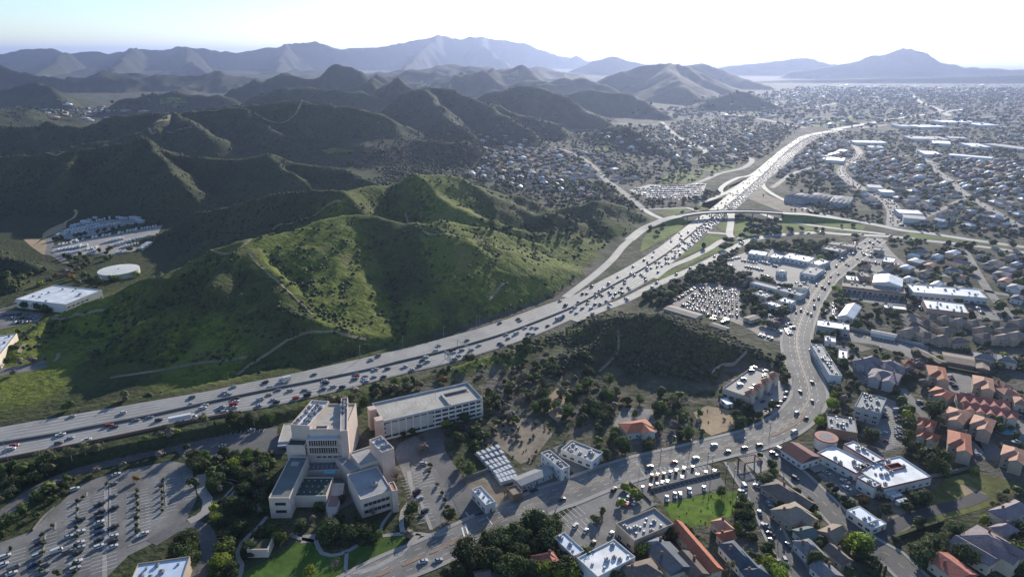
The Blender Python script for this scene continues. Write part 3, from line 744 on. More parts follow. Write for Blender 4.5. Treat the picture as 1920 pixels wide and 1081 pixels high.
sheet('dirt_lot', cr('D', (1190,590), (1240,600), (1330,640), (1260,705), (1220,660)), SAND, 2)
sheet('dirt_lot', cr('D', (790,700), (900,640), (970,800), (850,860), (760,810)), DIRT, 1)
sheet('parking_lot', cr('C', (500,800), (690,660), (880,590), (1060,690), (850,800), (840,880), (690,970), (600,900)), ASPH_OLD, 1)
sheet('parking_lot', cr('C', (920,582), (1325,478), (1390,530), (1020,622), (1045,690)), ASPH_OLD, 1)
sheet('parking_lot', cr('C', (1030,628), (1385,540), (1425,600), (1085,692)), ASPH, 2)
sheet('forecourt', cr('D', (350,475), (440,410), (510,500), (420,525)), PAVE, 1)
sheet('parking_lot', cr('D', (430,535), (600,480), (740,610), (740,640), (560,650)), ASPH_OLD, 1)
sheet('parking_lot', cr('D', (640,205), (760,110), (850,150), (900,380), (800,410)), ASPH_OLD, 1)
sheet('parking_lot', cr('D', (0,430), (30,400), (160,420), (200,500), (110,530)), PAVE, 1)
sheet('parking_lot', cr('D', (110,580), (200,560), (240,680), (150,700)), ASPH, 1)
sheet('parking_lot', cr('H8', (590,430), (760,415), (1130,330), (1260,520), (1240,700), (1160,800), (950,840), (880,640), (720,640)), PAVE, 1)
sheet('parking_lot', cr('E', (690,370), (1230,462), (1220,590), (1150,560), (860,452), (690,432)), ASPH_OLD, 1)
sheet('dirt_lot', cr('E', (460,410), (690,432), (850,480), (780,500), (470,450)), mat('brown_lot', (.17, .135, .11), .9, .15, .4, .2, .06), 2)
sheet('parking_lot', cr('E', (640,470), (720,480), (830,710), (740,730)), ASPH_OLD, 1)
sheet('parking_lot', cr('E', (500,470), (540,460), (560,660), (490,600)), ASPH_OLD, 1)
sheet('parking_lot', cr('E', (690,90), (1110,170), (1080,215), (700,150)), ASPH_OLD, 1)
sheet('parking_lot', cr('E', (540,170), (610,170), (620,290), (540,290)), ASPH_OLD, 1)
sheet('parking_lot', cr('E', (1470,180), (1720,230), (1730,290), (1560,280)), ASPH_OLD, 1)
sheet('parking_lot', cr('E', (1230,480), (1640,540), (1640,650), (1330,600)), ASPH, 1)
sheet('parking_lot', cr('E', (1330,650), (1440,640), (1540,790), (1380,760)), ASPH_OLD, 1)
sheet('storage_yard', cr('H3', (320,690), (430,610), (560,490), (700,480), (1000,540), (1030,880), (1140,930), (1300,800), (1520,830), (1450,1060), (1240,1060), (840,960), (560,840)), mat('yard_ground', (.27, .235, .20), .9, .18, .4, .25, .06), 1)
sheet('storage_yard', cr('H3', (800,270), (1070,170), (1330,140), (1700,300), (1780,430), (1680,560), (1100,420), (960,380)), PAVE, 1)
sheet('parking_lot', cr('H4', (180,300), (430,130), (600,150), (700,340), (560,420), (300,330)), ASPH_OLD, 1)
sheet('storage_yard', cr('H1', (540,400), (720,300), (1040,180), (1150,110), (1390,90), (1640,230), (1420,250), (1040,370), (800,410)), PAVE, 1)
sheet('storage_yard', cr('H1', (540,580), (600,490), (900,420), (1300,350), (1830,250), (1730,440), (1500,545), (1300,590), (1000,580), (700,600)), PAVE, 1)
sheet('dirt_lot', cr('H1', (480,400), (480,350), (560,290), (700,230), (740,230), (700,310), (530,385)), SAND, 1)
sheet('dirt_lot', cr('H1', (360,500), (470,420), (540,410), (530,580), (480,580)), SAND, 1)
sheet('dirt_lot', cr('H1', (260,410), (460,410), (360,500)), SAND, 1)
sheet('storage_yard', cr('H6', (380,750), (560,700), (900,720), (1080,690), (1040,790), (830,840), (500,810)), PAVE, 1)
sheet('parking_lot', cr('H2', (-60, 262), (180, 250), (510, 285), (430, 375), (0, 465), (-60, 470)), ASPH_OLD, 1)
# grass between the ramps
for p in (cr('F', (20,540), (110,430), (210,396), (345,430), (310,470), (0,640)), cr('F', (590,440), (640,395), (690,375), (690,490)), cr('F', (270,705), (560,480), (645,515), (620,552)), cr('F', (80,860), (640,578), (770,540), (700,592), (400,722), (200,842)),
          cr('F', (740,500), (742,390), (1100,382), (1330,430), (1745,482), (1400,470), (1150,478), (880,506), (800,540)), cr('F', (1260,362), (1400,372), (1770,432), (1740,468), (1400,424)), cr('F', (440,270), (650,208), (700,160), (730,175), (560,300)),
          cr('H6', (610,692), (800,572), (1080,600), (1000,680)), cr('H6', (980,562), (1150,530), (1330,530), (1350,560), (1150,590)), cr('H4', (770,52), (850,30), (1300,92), (1700,150), (1850,182), (1500,132), (800,72)), cr('H6', (1050,860), (1200,810), (1225,830), (1120,920), (1010,940)), cr('H6', (600,940), (830,920), (960,940), (760,985)),
          cr('H6', (1280,730), (1270,710), (1480,630), (1390,690)), cr('F', (700,140), (690,120), (830,60), (850,80))):
    sheet('grass_verge', p, VERGE, 0)
sheet('dirt_lot', cr('F', (870,135), (940,120), (1000,190), (1250,290), (1480,350), (1100,318), (830,212)), DIRT, 0)
for p in ([(650,156),(700,158),(790,152),(830,156),(760,163),(650,168)], [(950,141),(1060,138),(1090,142),(960,150)], [(1000,157),(1060,159),(1080,163),(1010,163)], [(1510,228),(1560,222),(1590,236),(1530,240)], [(1570,218),(1600,217),(1598,228),(1572,228)], [(300,186),(345,184),(352,194),(300,196)], [(1120,275),(1142,272),(1140,284),(1118,283)], [(600,282),(655,280),(665,285),(615,289)], [(1545,308),(1575,308),(1570,318),(1545,316)]):
    q = np.array([hit(*x) for x in p])[:, :2]; n_ = 26
    xs = np.linspace(q[:, 0].min(), q[:, 0].max(), n_); ys = np.linspace(q[:, 1].min(), q[:, 1].max(), n_)
    gxx, gyy = np.meshgrid(xs, ys); cxx, cyy = (gxx[1:, 1:] + gxx[:-1, :-1]) / 2, (gyy[1:, 1:] + gyy[:-1, :-1]) / 2
    ins = np.zeros(cxx.size, bool); cx1, cy1 = cxx.ravel(), cyy.ravel()
    for a_i in range(len(q)):
        (x1, y1), (x2, y2) = q[a_i], q[(a_i + 1) % len(q)]
        if abs(y2 - y1) > 1e-9: ins ^= ((y1 > cy1) != (y2 > cy1)) & (cx1 < (x2 - x1) * (cy1 - y1) / (y2 - y1) + x1)
    fs = [(r_ * n_ + c_, r_ * n_ + c_ + 1, (r_ + 1) * n_ + c_ + 1, (r_ + 1) * n_ + c_) for r_ in range(n_ - 1) for c_ in range(n_ - 1) if ins[r_ * (n_ - 1) + c_]]
    if fs: structure('meadow', np.column_stack([gxx.ravel(), gyy.ravel(), hz(gxx.ravel(), gyy.ravel()) + .8]), fs, VERGE)

# dirt tracks on the hills
trail(cr('T4', (290,712), (380,712), (480,690), (600,662)), 3.0)
trail(cr('T4', (330,905), (322,935), (300,955)), 2.6)
trail(cr('T4', (110,905), (118,880), (150,850)), 2.6)
trail(cr('T4', (620,1045), (800,1018), (1000,985), (1180,955), (1390,930)), 3.2)
trail(cr('T4', (1330,1030), (1420,965), (1520,900), (1620,830)), 2.4)
trail(cr('T4', (1620,830), (1720,795), (1920,800), (2060,830)), 2.8)
trail(cr('T4', (1400,345), (1480,430), (1600,540), (1700,630), (1760,690)), 2.2)
trail([(300,510),(400,470),(467,452),(510,435),(567,412),(640,379)], 2.6, lift=.5)
trail([(760,400),(792,432),(853,442),(907,452)], 2.4, lift=.5)
trail(cr('T1', (960,645), (935,680), (860,700), (830,725), (850,748), (880,745)), 6.0, lift=.8)
trail(cr('T1', (1080,720), (1040,725), (940,740)), 4.0, lift=.8)
trail([(0,293.5),(100,291),(200,272),(262,262)], 4.0, lift=.8)
trail([(300,216),(450,203),(565,193),(620,195)], 5.0, lift=.8)
trail(cr('H1', (720,290), (740,220), (830,170), (860,110), (840,80)), 4.0, SAND)
trail(cr('J4', (1340,40), (1290,90), (1210,190)), 2.4)
trail(cr('T5', (1560,780), (1550,900), (1450,1010)), 2.0)

# ------------------------------------------------------------------ haze
hz_m = bpy.data.materials.new('haze'); hz_m.use_nodes = True
hn = hz_m.node_tree; hn.nodes.remove(hn.nodes['Principled BSDF'])
pv = hn.nodes.new('ShaderNodeVolumePrincipled')
pv.inputs['Color'].default_value = (.47, .57, .89, 1)
pv.inputs['Density'].default_value = 4.7e-5
pv.inputs['Anisotropy'].default_value = .58
hn.links.new(pv.outputs[0], hn.nodes['Material Output'].inputs['Volume'])
hx = (TY[-1] + 260) * .98 + 200; y0, y1, z0, z1 = TY[0] - 200, TY[-1] + 300, -1.5, float(max(TZ.max(), H)) + 12
tag(mesh_obj('haze', [(sx * hx, y, z) for z in (z0, z1) for sx, y in ((-1, y0), (1, y0), (1, y1), (-1, y1))],
             [(3, 2, 1, 0), (4, 5, 6, 7), (0, 1, 5, 4), (1, 2, 6, 5), (2, 3, 7, 6), (3, 0, 4, 7)], hz_m), kind='stuff')
print('terrain max', TZ.max())
# ================================================================== buildings
STUCCO = mat('white_stucco', (.62, .60, .56), .85, .06, .8, .08, .15, rand=.08)
CREAM = mat('cream_stucco', (.56, .47, .37), .85, .06, .8, .08, .15, rand=.1)
PINKW = mat('pink_stucco', (.58, .45, .38), .85, .06, .8, .08, .15)
TANW = mat('tan_stucco', (.42, .34, .26), .85, .07, .8, .1, .15, rand=.1)
BROWNW = mat('brown_wall', (.20, .14, .10), .85, .08, .8, .1, .15, rand=.1)
GREYW = mat('grey_wall', (.34, .34, .34), .85, .07, .8, .1, .15)
GARAGEC = mat('garage_concrete', (.44, .42, .38), .85, .06, .8, .12, .12)
WHITER = mat('white_roofing', (.60, .62, .64), .55, .10, .5, .22, .12, rand=.06)
GREYR = mat('grey_roofing', (.30, .30, .30), .8, .08, .5, .14, .12, rand=.1)
TANR = mat('tan_roofing', (.30, .265, .22), .85, .08, .5, .12, .12)
DECKR = mat('deck_concrete', (.40, .37, .32), .85, .07, .5, .14, .1)
ORANGE = mat('orange_roof_tile', (.38, .125, .066), .8, .16, .9, .14, .2, rand=.12, bump=.3)
SALMON = mat('salmon_roof_tile', (.42, .21, .135), .8, .14, .9, .14, .2, rand=.1, bump=.3)
PINKR = mat('pink_roof_tile', (.36, .125, .09), .8, .16, .9, .14, .2, rand=.1, bump=.3)
DKRED = mat('dark_red_roof', (.15, .05, .045), .75, .1, .8, .1, .2)
BROWNR = mat('brown_shingle', (.15, .115, .095), .85, .16, .9, .14, .2, rand=.18, bump=.3)
TANSH = mat('tan_shingle', (.26, .20, .15), .85, .15, .9, .14, .2, rand=.15, bump=.3)
GREYSH = mat('grey_shingle', (.17, .17, .18), .85, .15, .9, .14, .2, rand=.2, bump=.3)
MAUVE = mat('mauve_shingle', (.22, .18, .19), .85, .15, .9, .14, .2, rand=.1, bump=.3)
SLATE = mat('slate_blue_shingle', (.085, .105, .13), .8, .15, .9, .14, .2, rand=.15, bump=.3)
GREENR = mat('green_roofing', (.045, .075, .058), .7, .1, .6, .14, .15)
BLUER = mat('pale_blue_roofing', (.50, .58, .68), .5, .06, .5, .1, .1)
METAL = mat('grey_metal', (.30, .31, .32), .5, .08, .8, metal=.3)
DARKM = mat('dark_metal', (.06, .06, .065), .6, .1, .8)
GLASS = mat('dark_glass', (.025, .032, .04), .15, .1, .5, spec=.6)
FRAME = mat('window_frame', (.55, .54, .52), .6, .05, .5)
REDTRIM = mat('red_trim', (.30, .07, .05), .7, .1, .8)

LANDMARKS = []            # (phrase, x, y) things other labels may refer to
def box_v(x0, x1, y0, y1, z0, z1):
    return [(x0, y0, z0), (x1, y0, z0), (x1, y1, z0), (x0, y1, z0), (x0, y0, z1), (x1, y0, z1), (x1, y1, z1), (x0, y1, z1)]
BOX_F = [(3, 2, 1, 0), (4, 5, 6, 7), (0, 1, 5, 4), (1, 2, 6, 5), (2, 3, 7, 6), (3, 0, 4, 7)]
class MB:
    def __init__(s): s.v, s.f, s.m = [], [], []
    def add(s, v, f, mi=0):
        k = len(s.v); s.v += [tuple(p) for p in v]; s.f += [tuple(i + k for i in q) for q in f]; s.m += [mi] * len(f); return s
    def box(s, x0, x1, y0, y1, z0, z1, mi=0): return s.add(box_v(x0, x1, y0, y1, z0, z1), BOX_F, mi)
    def cyl(s, x, y, z0, z1, r0, r1=None, n=8, mi=0, cap=True):
        r1 = r0 if r1 is None else r1
        a = [2 * math.pi * i / n for i in range(n)]
        v = [(x + r0 * math.cos(t), y + r0 * math.sin(t), z0) for t in a] + [(x + r1 * math.cos(t), y + r1 * math.sin(t), z1) for t in a]
        f = [(i, (i + 1) % n, n + (i + 1) % n, n + i) for i in range(n)]
        if cap: f += [tuple(range(n, 2 * n)), tuple(range(n - 1, -1, -1))]
        return s.add(v, f, mi)
    def tube(s, p, q, r0, r1=None, n=6, mi=0):
        r1 = r0 if r1 is None else r1
        p, q = Vector(p), Vector(q); d = (q - p).normalized()
        u = d.orthogonal().normalized(); w = d.cross(u)
        v = [p + (u * math.cos(2 * math.pi * i / n) + w * math.sin(2 * math.pi * i / n)) * r0 for i in range(n)] + [q + (u * math.cos(2 * math.pi * i / n) + w * math.sin(2 * math.pi * i / n)) * r1 for i in range(n)]
        return s.add(v, [(i, (i + 1) % n, n + (i + 1) % n, n + i) for i in range(n)] + [tuple(range(n, 2 * n))], mi)
    def mesh(s, name, mats, smooth=False):
        me = bpy.data.meshes.new(name); me.from_pydata([tuple(map(float, p)) for p in s.v], [], s.f)
        for q in mats: me.materials.append(q)
        me.polygons.foreach_set('material_index', s.m)
        if smooth: me.polygons.foreach_set('use_smooth', [True] * len(s.f))
        me.update(); return me
    def build(s, name, mats, parent=None, smooth=False):
        if not isinstance(mats, (list, tuple)): mats = [mats]
        return link(bpy.data.objects.new(name, s.mesh(name, mats, smooth)), parent)
def window_mesh(w, h, mats=None):
    b = MB(); t = .12 + .03 * w / 2
    b.box(-w / 2, w / 2, -.10, .04, 0, t).box(-w / 2, w / 2, -.10, .04, h - t, h).box(-w / 2, -w / 2 + t, -.10, .04, t, h - t).box(w / 2 - t, w / 2, -.10, .04, t, h - t)
    b.box(-w / 2 + t, w / 2 - t, -.05, .03, t, h - t, 1)
    if w > 1.6: b.box(-.05, .05, -.08, .02, t, h - t)
    return b.mesh('window', mats or [FRAME, GLASS])
WIN = {k: window_mesh(*k) for k in ((1.4, 1.4), (2.0, 1.5), (2.8, 1.7), (3.2, 2.3), (1.1, 2.0))}
def unit_mesh(w, d, h, fan=True):
    b = MB().box(-w / 2, w / 2, -d / 2, d / 2, .15, h).box(-w / 2 + .1, w / 2 - .1, -d / 2 + .1, d / 2 - .1, 0, .15, 1)
    if fan: b.cyl(0, 0, h, h + .25, min(w, d) * .32, n=8, mi=1)
    b.box(w / 2, w / 2 + .04, -d * .35, d * .35, .4, h - .3, 1)
    return b.mesh('rooftop_unit', [METAL, DARKM])
UNITS = [unit_mesh(2.2, 1.6, 1.4), unit_mesh(1.6, 1.6, 1.1), unit_mesh(3.2, 1.8, 1.7), unit_mesh(1.0, 1.0, .8, False)]
DOOR = MB().box(-.55, .55, -.06, .04, 0, 2.2).box(.35, .42, -.12, -.06, 1.0, 1.15, 1).mesh('door', [mat('door_paint', (.16, .10, .07), .6, .1), METAL])
GDOOR = MB().box(-2.3, 2.3, -.06, .04, 0, 2.3)
for i in range(4): GDOOR.box(-2.2, 2.2, -.09, -.06, .08 + i * .56, .56 + i * .56)
GDOOR = GDOOR.mesh('garage_door', [mat('garage_door_paint', (.55, .53, .50), .6, .06)])
CHIM = MB().box(-.5, .5, -.4, .4, -2.0, 1.2).box(-.6, .6, -.5, .5, 1.2, 1.4).box(-.25, .25, -.2, .2, 1.4, 1.6, 1).mesh('chimney', [mat('chimney_brick', (.24, .13, .09), .85, .2, 2.0), DARKM])

def rect(crop, A, B, Cc, h, z0=0.0, dflt=None):
    """a rectangle on the place from three roof corners of the photograph: front left, front right, back"""
    pa, pb, pc = [G(*(cr(crop, q)[0] if crop else q), h + z0) for q in (A, B, Cc)]
    ex = pb - pa; L = float(np.hypot(ex[0], ex[1])); ex = ex / L
    ey = np.array((-ex[1], ex[0], 0)); W = float((pc - pa) @ ey)
    if W < 0: W = -W; pa = pa - ey * W
    if W < 3: W = 3.0
    c = pa + ex * L / 2 + ey * W / 2
    return float(c[0]), float(c[1]), L, W, math.atan2(ex[1], ex[0])
FOOT = []                                              # footprints, kept clear of trees
def foot(x, y, L, W, rz): FOOT.append((x, y, L / 2 + .8, W / 2 + .8, math.cos(rz), math.sin(rz)))
def sides(L, W, x, y, rz):
    """the walls turned towards the camera: (centre, length, turn, local normal)"""
    out = []
    for (cx, cy, ln, a) in ((0, -W / 2, L, 0), (L / 2, 0, W, math.pi / 2), (0, W / 2, L, math.pi), (-L / 2, 0, W, -math.pi / 2)):
        nx, ny = math.sin(a), -math.cos(a)
        gx_, gy_ = nx * math.cos(rz) - ny * math.sin(rz), nx * math.sin(rz) + ny * math.cos(rz)
        fx, fy = x + cx * math.cos(rz) - cy * math.sin(rz), y + cx * math.sin(rz) + cy * math.cos(rz)
        d = math.hypot(fx, fy)
        if (-fx * gx_ - fy * gy_) / d > .12: out.append((cx, cy, ln, a))
    return out
def windows_on(root, L, W, x, y, rz, h, z0=.0, size=(2.0, 1.5), cap=18, gap=3.6, door=True, storey=3.2):
    n = 0; first = True
    for cx, cy, ln, a in sides(L, W, x, y, rz):
        k = max(1, int((ln - 1.2) / gap)); rows = max(1, int((h - .3) / storey))
        for r in range(rows):
            for i in range(k):
                if n >= cap: return
                u = (i + .5) / k * ln - ln / 2
                z = z0 + r * storey + (.95 if size[1] < 2 else .35)
                if z + size[1] > z0 + h - .15: continue
                if door and first and r == 0 and i == k // 2:
                    inst('door', DOOR, root, (cx + math.cos(a) * u + math.sin(a) * .02, cy + math.sin(a) * u - math.cos(a) * .02, z0), a); first = False; continue
                inst('window', WIN[size], root, (cx + math.cos(a) * u + math.sin(a) * .02, cy + math.sin(a) * u - math.cos(a) * .02, z), a); n += 1
def flat_parts(root, L, W, h, wm, rm, lx=0, ly=0, par=.7, pt=.3, trim=None, z0=0.0, name='wall'):
    b = MB()
    x0, x1, y0, y1 = lx - L / 2, lx + L / 2, ly - W / 2, ly + W / 2
    b.box(x0, x1, y0, y1, z0, z0 + h - .02)
    t = z0 + h + par
    b.box(x0, x1, y0, y0 + pt, z0 + h - .02, t).box(x0, x1, y1 - pt, y1, z0 + h - .02, t).box(x0, x0 + pt, y0 + pt, y1 - pt, z0 + h - .02, t).box(x1 - pt, x1, y0 + pt, y1 - pt, z0 + h - .02, t)
    w = b.build(name, wm, root)
    MB().box(x0 + pt, x1 - pt, y0 + pt, y1 - pt, z0 + h - .02, z0 + h + .06).build('roof', rm, root)
    if trim:
        tb = MB(); e = .06
        tb.box(x0 - e, x1 + e, y0 - e, y0 - .003, t - .9, t + .05).box(x0 - e, x1 + e, y1 + .003, y1 + e, t - .9, t + .05).box(x0 - e, x0 - .003, y0 - .003, y1 + .003, t - .9, t + .05).box(x1 + .003, x1 + e, y0 - .003, y1 + .003, t - .9, t + .05)
        tb.build('roof_trim', trim, root)
    return w
def roof_units(root, L, W, h, n, seed, lx=0, ly=0, kinds=(0, 1, 3), ang=0.0):
    r = random.Random(seed); pos = []
    for _ in range(int(n * .7) + 1):
        for _t in range(20):
            ux, uy = lx + (r.random() - .5) * (L - 4), ly + (r.random() - .5) * (W - 3.5)
            if all(abs(ux - a) + abs(uy - c) > 3.0 for a, c in pos): break
        else: continue
        pos.append((ux, uy)); inst('rooftop_unit', UNITS[r.choice(kinds)], root, (ux, uy, h + .06), ang + (r.random() < .3) * math.pi / 2)
NB = 0; YARDS = []
def flatb(crop, A, B, Cc, h, label, wm=STUCCO, rm=WHITER, cat='building', units=5, par=.7, trim=None, size=(2.8, 1.7), cap=14, lm=None, name='commercial_building', group=None, gap=4.4, z0=0.0):
    global NB; NB += 1
    x, y, L, W, rz = rect(crop, A, B, Cc, h + par, z0)
    root = empty(name, (x, y, z0), rz); tag(root, label, cat, group)
    flat_parts(root, L, W, h, wm, rm, par=par, trim=trim)
    if units: roof_units(root, L, W, h, units, NB)
    windows_on(root, L, W, x, y, rz, h, size=size, cap=cap, gap=gap)
    foot(x, y, L, W, rz)
    if lm and len(lm.split()) <= 4: LANDMARKS.append((lm, x, y))
    return root, x, y, L, W, rz
def roof_verts(L, W, h, rh, kind, ov=.6):
    x, y = L / 2 + ov, W / 2 + ov
    z = h - .15
    if kind == 'hip':
        r = max(0.0, (L - W) / 2) if L >= W else 0.0; ry = 0.0 if L >= W else (W - L) / 2
        v = [(-x, -y, z), (x, -y, z), (x, y, z), (-x, y, z)] + ([(-r, 0, h + rh), (r, 0, h + rh)] if L >= W else [(0, -ry, h + rh), (0, ry, h + rh)])
        f = [(0, 1, 5, 4), (1, 2, 5), (2, 3, 4, 5), (3, 0, 4)] if L >= W else [(0, 1, 4), (1, 2, 5, 4), (2, 3, 5), (3, 0, 4, 5)]
    else:
        if L >= W: v = [(-x, -y, z), (x, -y, z), (x, y, z), (-x, y, z), (-x, 0, h + rh), (x, 0, h + rh)]; f = [(0, 1, 5, 4), (2, 3, 4, 5), (1, 2, 5), (3, 0, 4)]
        else: v = [(-x, -y, z), (x, -y, z), (x, y, z), (-x, y, z), (0, -y, h + rh), (0, y, h + rh)]; f = [(0, 1, 4), (1, 2, 5, 4), (2, 3, 5), (3, 0, 4, 5)]
    lo = [(a, b, c - .28) for a, b, c in v[:4]]
    n = len(v); v += lo
    f += [(0, n, n + 1, 1), (1, n + 1, n + 2, 2), (2, n + 2, n + 3, 3), (3, n + 3, n, 0), (n + 3, n + 2, n + 1, n)]
    return v, [tuple(q) for q in f]
def house_at(x, y, L, W, rz, h, label, wm, rm, kind='hip', rh=2.2, wing=0, cat='house', group=None, lm=None, name='house', z0=0.0, wins=6, chim=True, seed=0, parts=True, size=(1.4, 1.4)):
    root = empty(name, (x, y, z0), rz); tag(root, label, cat, group)
    r = random.Random(seed * 7 + 1)
    wb = MB().box(-L / 2, L / 2, -W / 2, W / 2, 0, h)
    if kind == 'gable':
        if L >= W: wb.add([(s * L / 2, -W / 2, h), (s * L / 2, W / 2, h), (s * L / 2, 0, h + rh * .93)] if (s := 1) else [], [(0, 1, 2)]).add([(-L / 2, W / 2, h), (-L / 2, -W / 2, h), (-L / 2, 0, h + rh * .93)], [(0, 1, 2)])
        else: wb.add([(L / 2, W / 2, h), (-L / 2, W / 2, h), (0, W / 2, h + rh * .93)], [(0, 1, 2)]).add([(-L / 2, -W / 2, h), (L / 2, -W / 2, h), (0, -W / 2, h + rh * .93)], [(0, 1, 2)])
    rv, rf = roof_verts(L, W, h, rh, kind)
    rb = MB().add(rv, rf)
    for k in range(wing):                                  # gabled wings towards the front
        wx = ((k + .5) / wing - .5) * L * (.62 if wing == 1 else .98) + (L * .22 if wing == 1 else 0); ww = min(L / (wing + .6), 7.5); wd = W * .32; fy = -W / 2 - wd
        wb.box(wx - ww / 2, wx + ww / 2, fy, -W / 2, 0, h - .1).add([(wx - ww / 2, fy, h - .1), (wx + ww / 2, fy, h - .1), (wx, fy, h + rh * .62)], [(0, 1, 2)])
        e = .5; zr = h + rh * .72; yb = -W * .04
        v = [(wx - ww / 2 - e, fy - e, h - .2), (wx, fy - e, zr), (wx + ww / 2 + e, fy - e, h - .2), (wx - ww / 2 - e, -W / 2 - .0, h - .2), (wx, yb, zr), (wx + ww / 2 + e, -W / 2, h - .2)]
        v += [(a, b, c - .22) for a, b, c in v[:3]]
        rb.add(v, [(0, 1, 4, 3), (1, 2, 5, 4), (0, 6, 7, 1), (1, 7, 8, 2)])
    wb.build('wall', wm, root); rb.build('roof', rm, root)
    if parts:
        windows_on(root, L, W, x, y, rz, h, size=size, cap=wins, gap=3.4, storey=2.9)
        if chim: inst('chimney', CHIM, root, (L * .28 * r.choice((-1, 1)), W * .12, h + rh * .7))
    foot(x, y, L, W, rz)
    if parts and h < 5.3 and math.hypot(x, y) < 560 and name == 'house' and z0 == 0: YARDS.append((x, y, L, W, rz, seed))
    if lm and len(lm.split()) <= 4: LANDMARKS.append((lm, x, y))
    return root
def house(crop, A, B, Cc, h, label, wm=CREAM, rm=BROWNR, kind='hip', rh=2.4, **k):
    global NB; NB += 1
    x, y, L, W, rz = rect(crop, A, B, Cc, h)
    L *= k.get('grow', 1.06); W *= k.pop('grow', 1.06)
    return house_at(x, y, max(L, 6), max(W, 5.5), rz, h, label, wm, rm, kind, rh, seed=NB, **k)

# ------------------------------------------------------------------ the civic centre
def civic():
    base = G(*cr('K', (500, 560))[0], 0)
    root = empty('civic_center', base); tag(root, 'pink and white stepped civic centre with theatre block, terraces and stairs beside the freeway', 'civic building')
    LANDMARKS.append(('civic centre', base[0], base[1]))
    def block(name, A, B, Cc, z, wm, rm, par=.8, z0=0.0):
        x, y, L, W, rz = rect('K', A, B, Cc, z + par)
        foot(x, y, L, W, rz)
        b = MB(); c, s = math.cos(rz), math.sin(rz)
        def T(p): return (x - base[0] + p[0] * c - p[1] * s, y - base[1] + p[0] * s + p[1] * c, p[2])
        pt = .45
        for q in ((-L / 2, L / 2, -W / 2, W / 2, z0, z), (-L / 2, L / 2, -W / 2, -W / 2 + pt, z, z + par), (-L / 2, L / 2, W / 2 - pt, W / 2, z, z + par), (-L / 2, -L / 2 + pt, -W / 2 + pt, W / 2 - pt, z, z + par), (L / 2 - pt, L / 2, -W / 2 + pt, W / 2 - pt, z, z + par)):
            b.add([T(p) for p in box_v(*q)], BOX_F)
        o = b.build(name, wm, root)
        r = MB().add([T(p) for p in box_v(-L / 2 + pt, L / 2 - pt, -W / 2 + pt, W / 2 - pt, z - .1, z + .08)], BOX_F).build('roof', rm, root)
        return o, x, y, L, W, rz, T
    CW = mat('civic_wall', (.58, .475, .40), .85, .05, .6, .08, .1)
    b1 = block('west_block', (250, 290), (385, 300), (345, 108), 25, CW, WHITER, 1.0)
    roof_units(root, 0, 0, 0, 0, 1)
    _, x, y, L, W, rz, T = b1
    rr = random.Random(4)
    for i in range(26):
        p = T(((i % 3 - 1) * L * .27 + rr.uniform(-.5, .5), (i // 3 / 8.4 - .47) * W * .86, 25.08))
        inst('rooftop_unit', UNITS[rr.choice((1, 3, 0))], root, p, rz)
    block('theatre_block', (385, 325), (650, 322), (440, 140), 23.5, CW, DECKR, .9)
    MBh = MB(); q0 = G(*cr('K', (430, 322))[0], 24); 
    _, x, y, L, W, rz, T = block('roof_hatch', (422, 322), (515, 320), (432, 296), 24.4, CW, DARKM, .9, 23.6)
    o = block('east_block', (608, 338), (662, 332), (672, 92), 25.4, PINKW, GREYR, .8)
    _, x, y, L, W, rz, T = o
    for k in range(5): inst('rooftop_unit', UNITS[k % 3], root, T(((k % 2 - .5) * L * .4, W * .22 + (k / 5 - .4) * W * .4, 25.48)), rz)
    fb = block('front_terrace', (362, 398), (642, 395), (366, 352), 20.0, CW, BLUER, .4)
    _, x, y, L, W, rz, T = fb
    for zb in (16.6, 12.0):
        p = MB().add([T(q) for q in box_v(-L / 2 + 1.2, L / 2 - 4.2, -W / 2 - .06, -W / 2 + .02, zb, zb + 2.9)], BOX_F).build('window_band', GLASS, root)
        for i in range(13):
            xx = -L / 2 + 1.4 + i * (L - 5.8) / 12
            MB().add([T(q) for q in box_v(xx - .14, xx + .14, -W / 2 - .9, -W / 2 - .065, zb - .1, zb + 3.0)], BOX_F).build('fin', CW, root)
        MB().add([T(q) for q in box_v(-L / 2, L / 2 - 3.4, -W / 2 - 1.1, -W / 2 - .003, zb - .7, zb - .12)], BOX_F).build('ledge', CW, root)
    for i in range(6):
        xx = -L / 2 + 5 + i * 3.0
        MB().add([T(q) for q in box_v(xx, xx + 2.2, -W / 2 - .06, -W / 2 + .02, 8.8, 9.7)], BOX_F).build('window', GLASS, root)
    block('west_annex', (218, 440), (352, 442), (240, 388), 16.2, CW, DARKM, 1.2)
    wl = block('west_wing', (90, 822), (240, 820), (255, 522), 11.5, CW, mat('grey_green_roofing', (.13, .145, .14), .7, .07, .5, .12, .12), .5)
    _, x, y, L, W, rz, T = wl
    for zb in (7.6, 3.2):
        MB().add([T(q) for q in box_v(-L * .22, L * .30, -W / 2 - .08, -W / 2 + .02, zb, zb + 1.6)], BOX_F).build('window', GLASS, root)
    MB().add([T(q) for q in box_v(-L * .2, L * .2, W * .26, W * .34, 11.58, 12.6)], BOX_F).build('skylight', METAL, root)
    block('council_hall', (252, 808), (508, 805), (320, 672), 6.2, CW, GREENR, .6)
    hx_, hy_, hL, hW, hrz = rect('K', (252, 808), (508, 805), (320, 672), 6.8)
    for i in range(15):
        c, s = math.cos(hrz), math.sin(hrz); lx, ly = ((i % 5) / 4 - .5) * hL * .7, ((i // 5) / 2 - .5) * hW * .6
        inst('roof_light', UNITS[3], root, (hx_ - base[0] + lx * c - ly * s, hy_ - base[1] + lx * s + ly * c, 6.28), hrz, (.8, .8, .9))
    block('upper_deck', (330, 628), (655, 612), (360, 545), 5.4, CW, mat('deck_tiles', (.17, .17, .165), .8, .1, .8, .1, .1), .4)
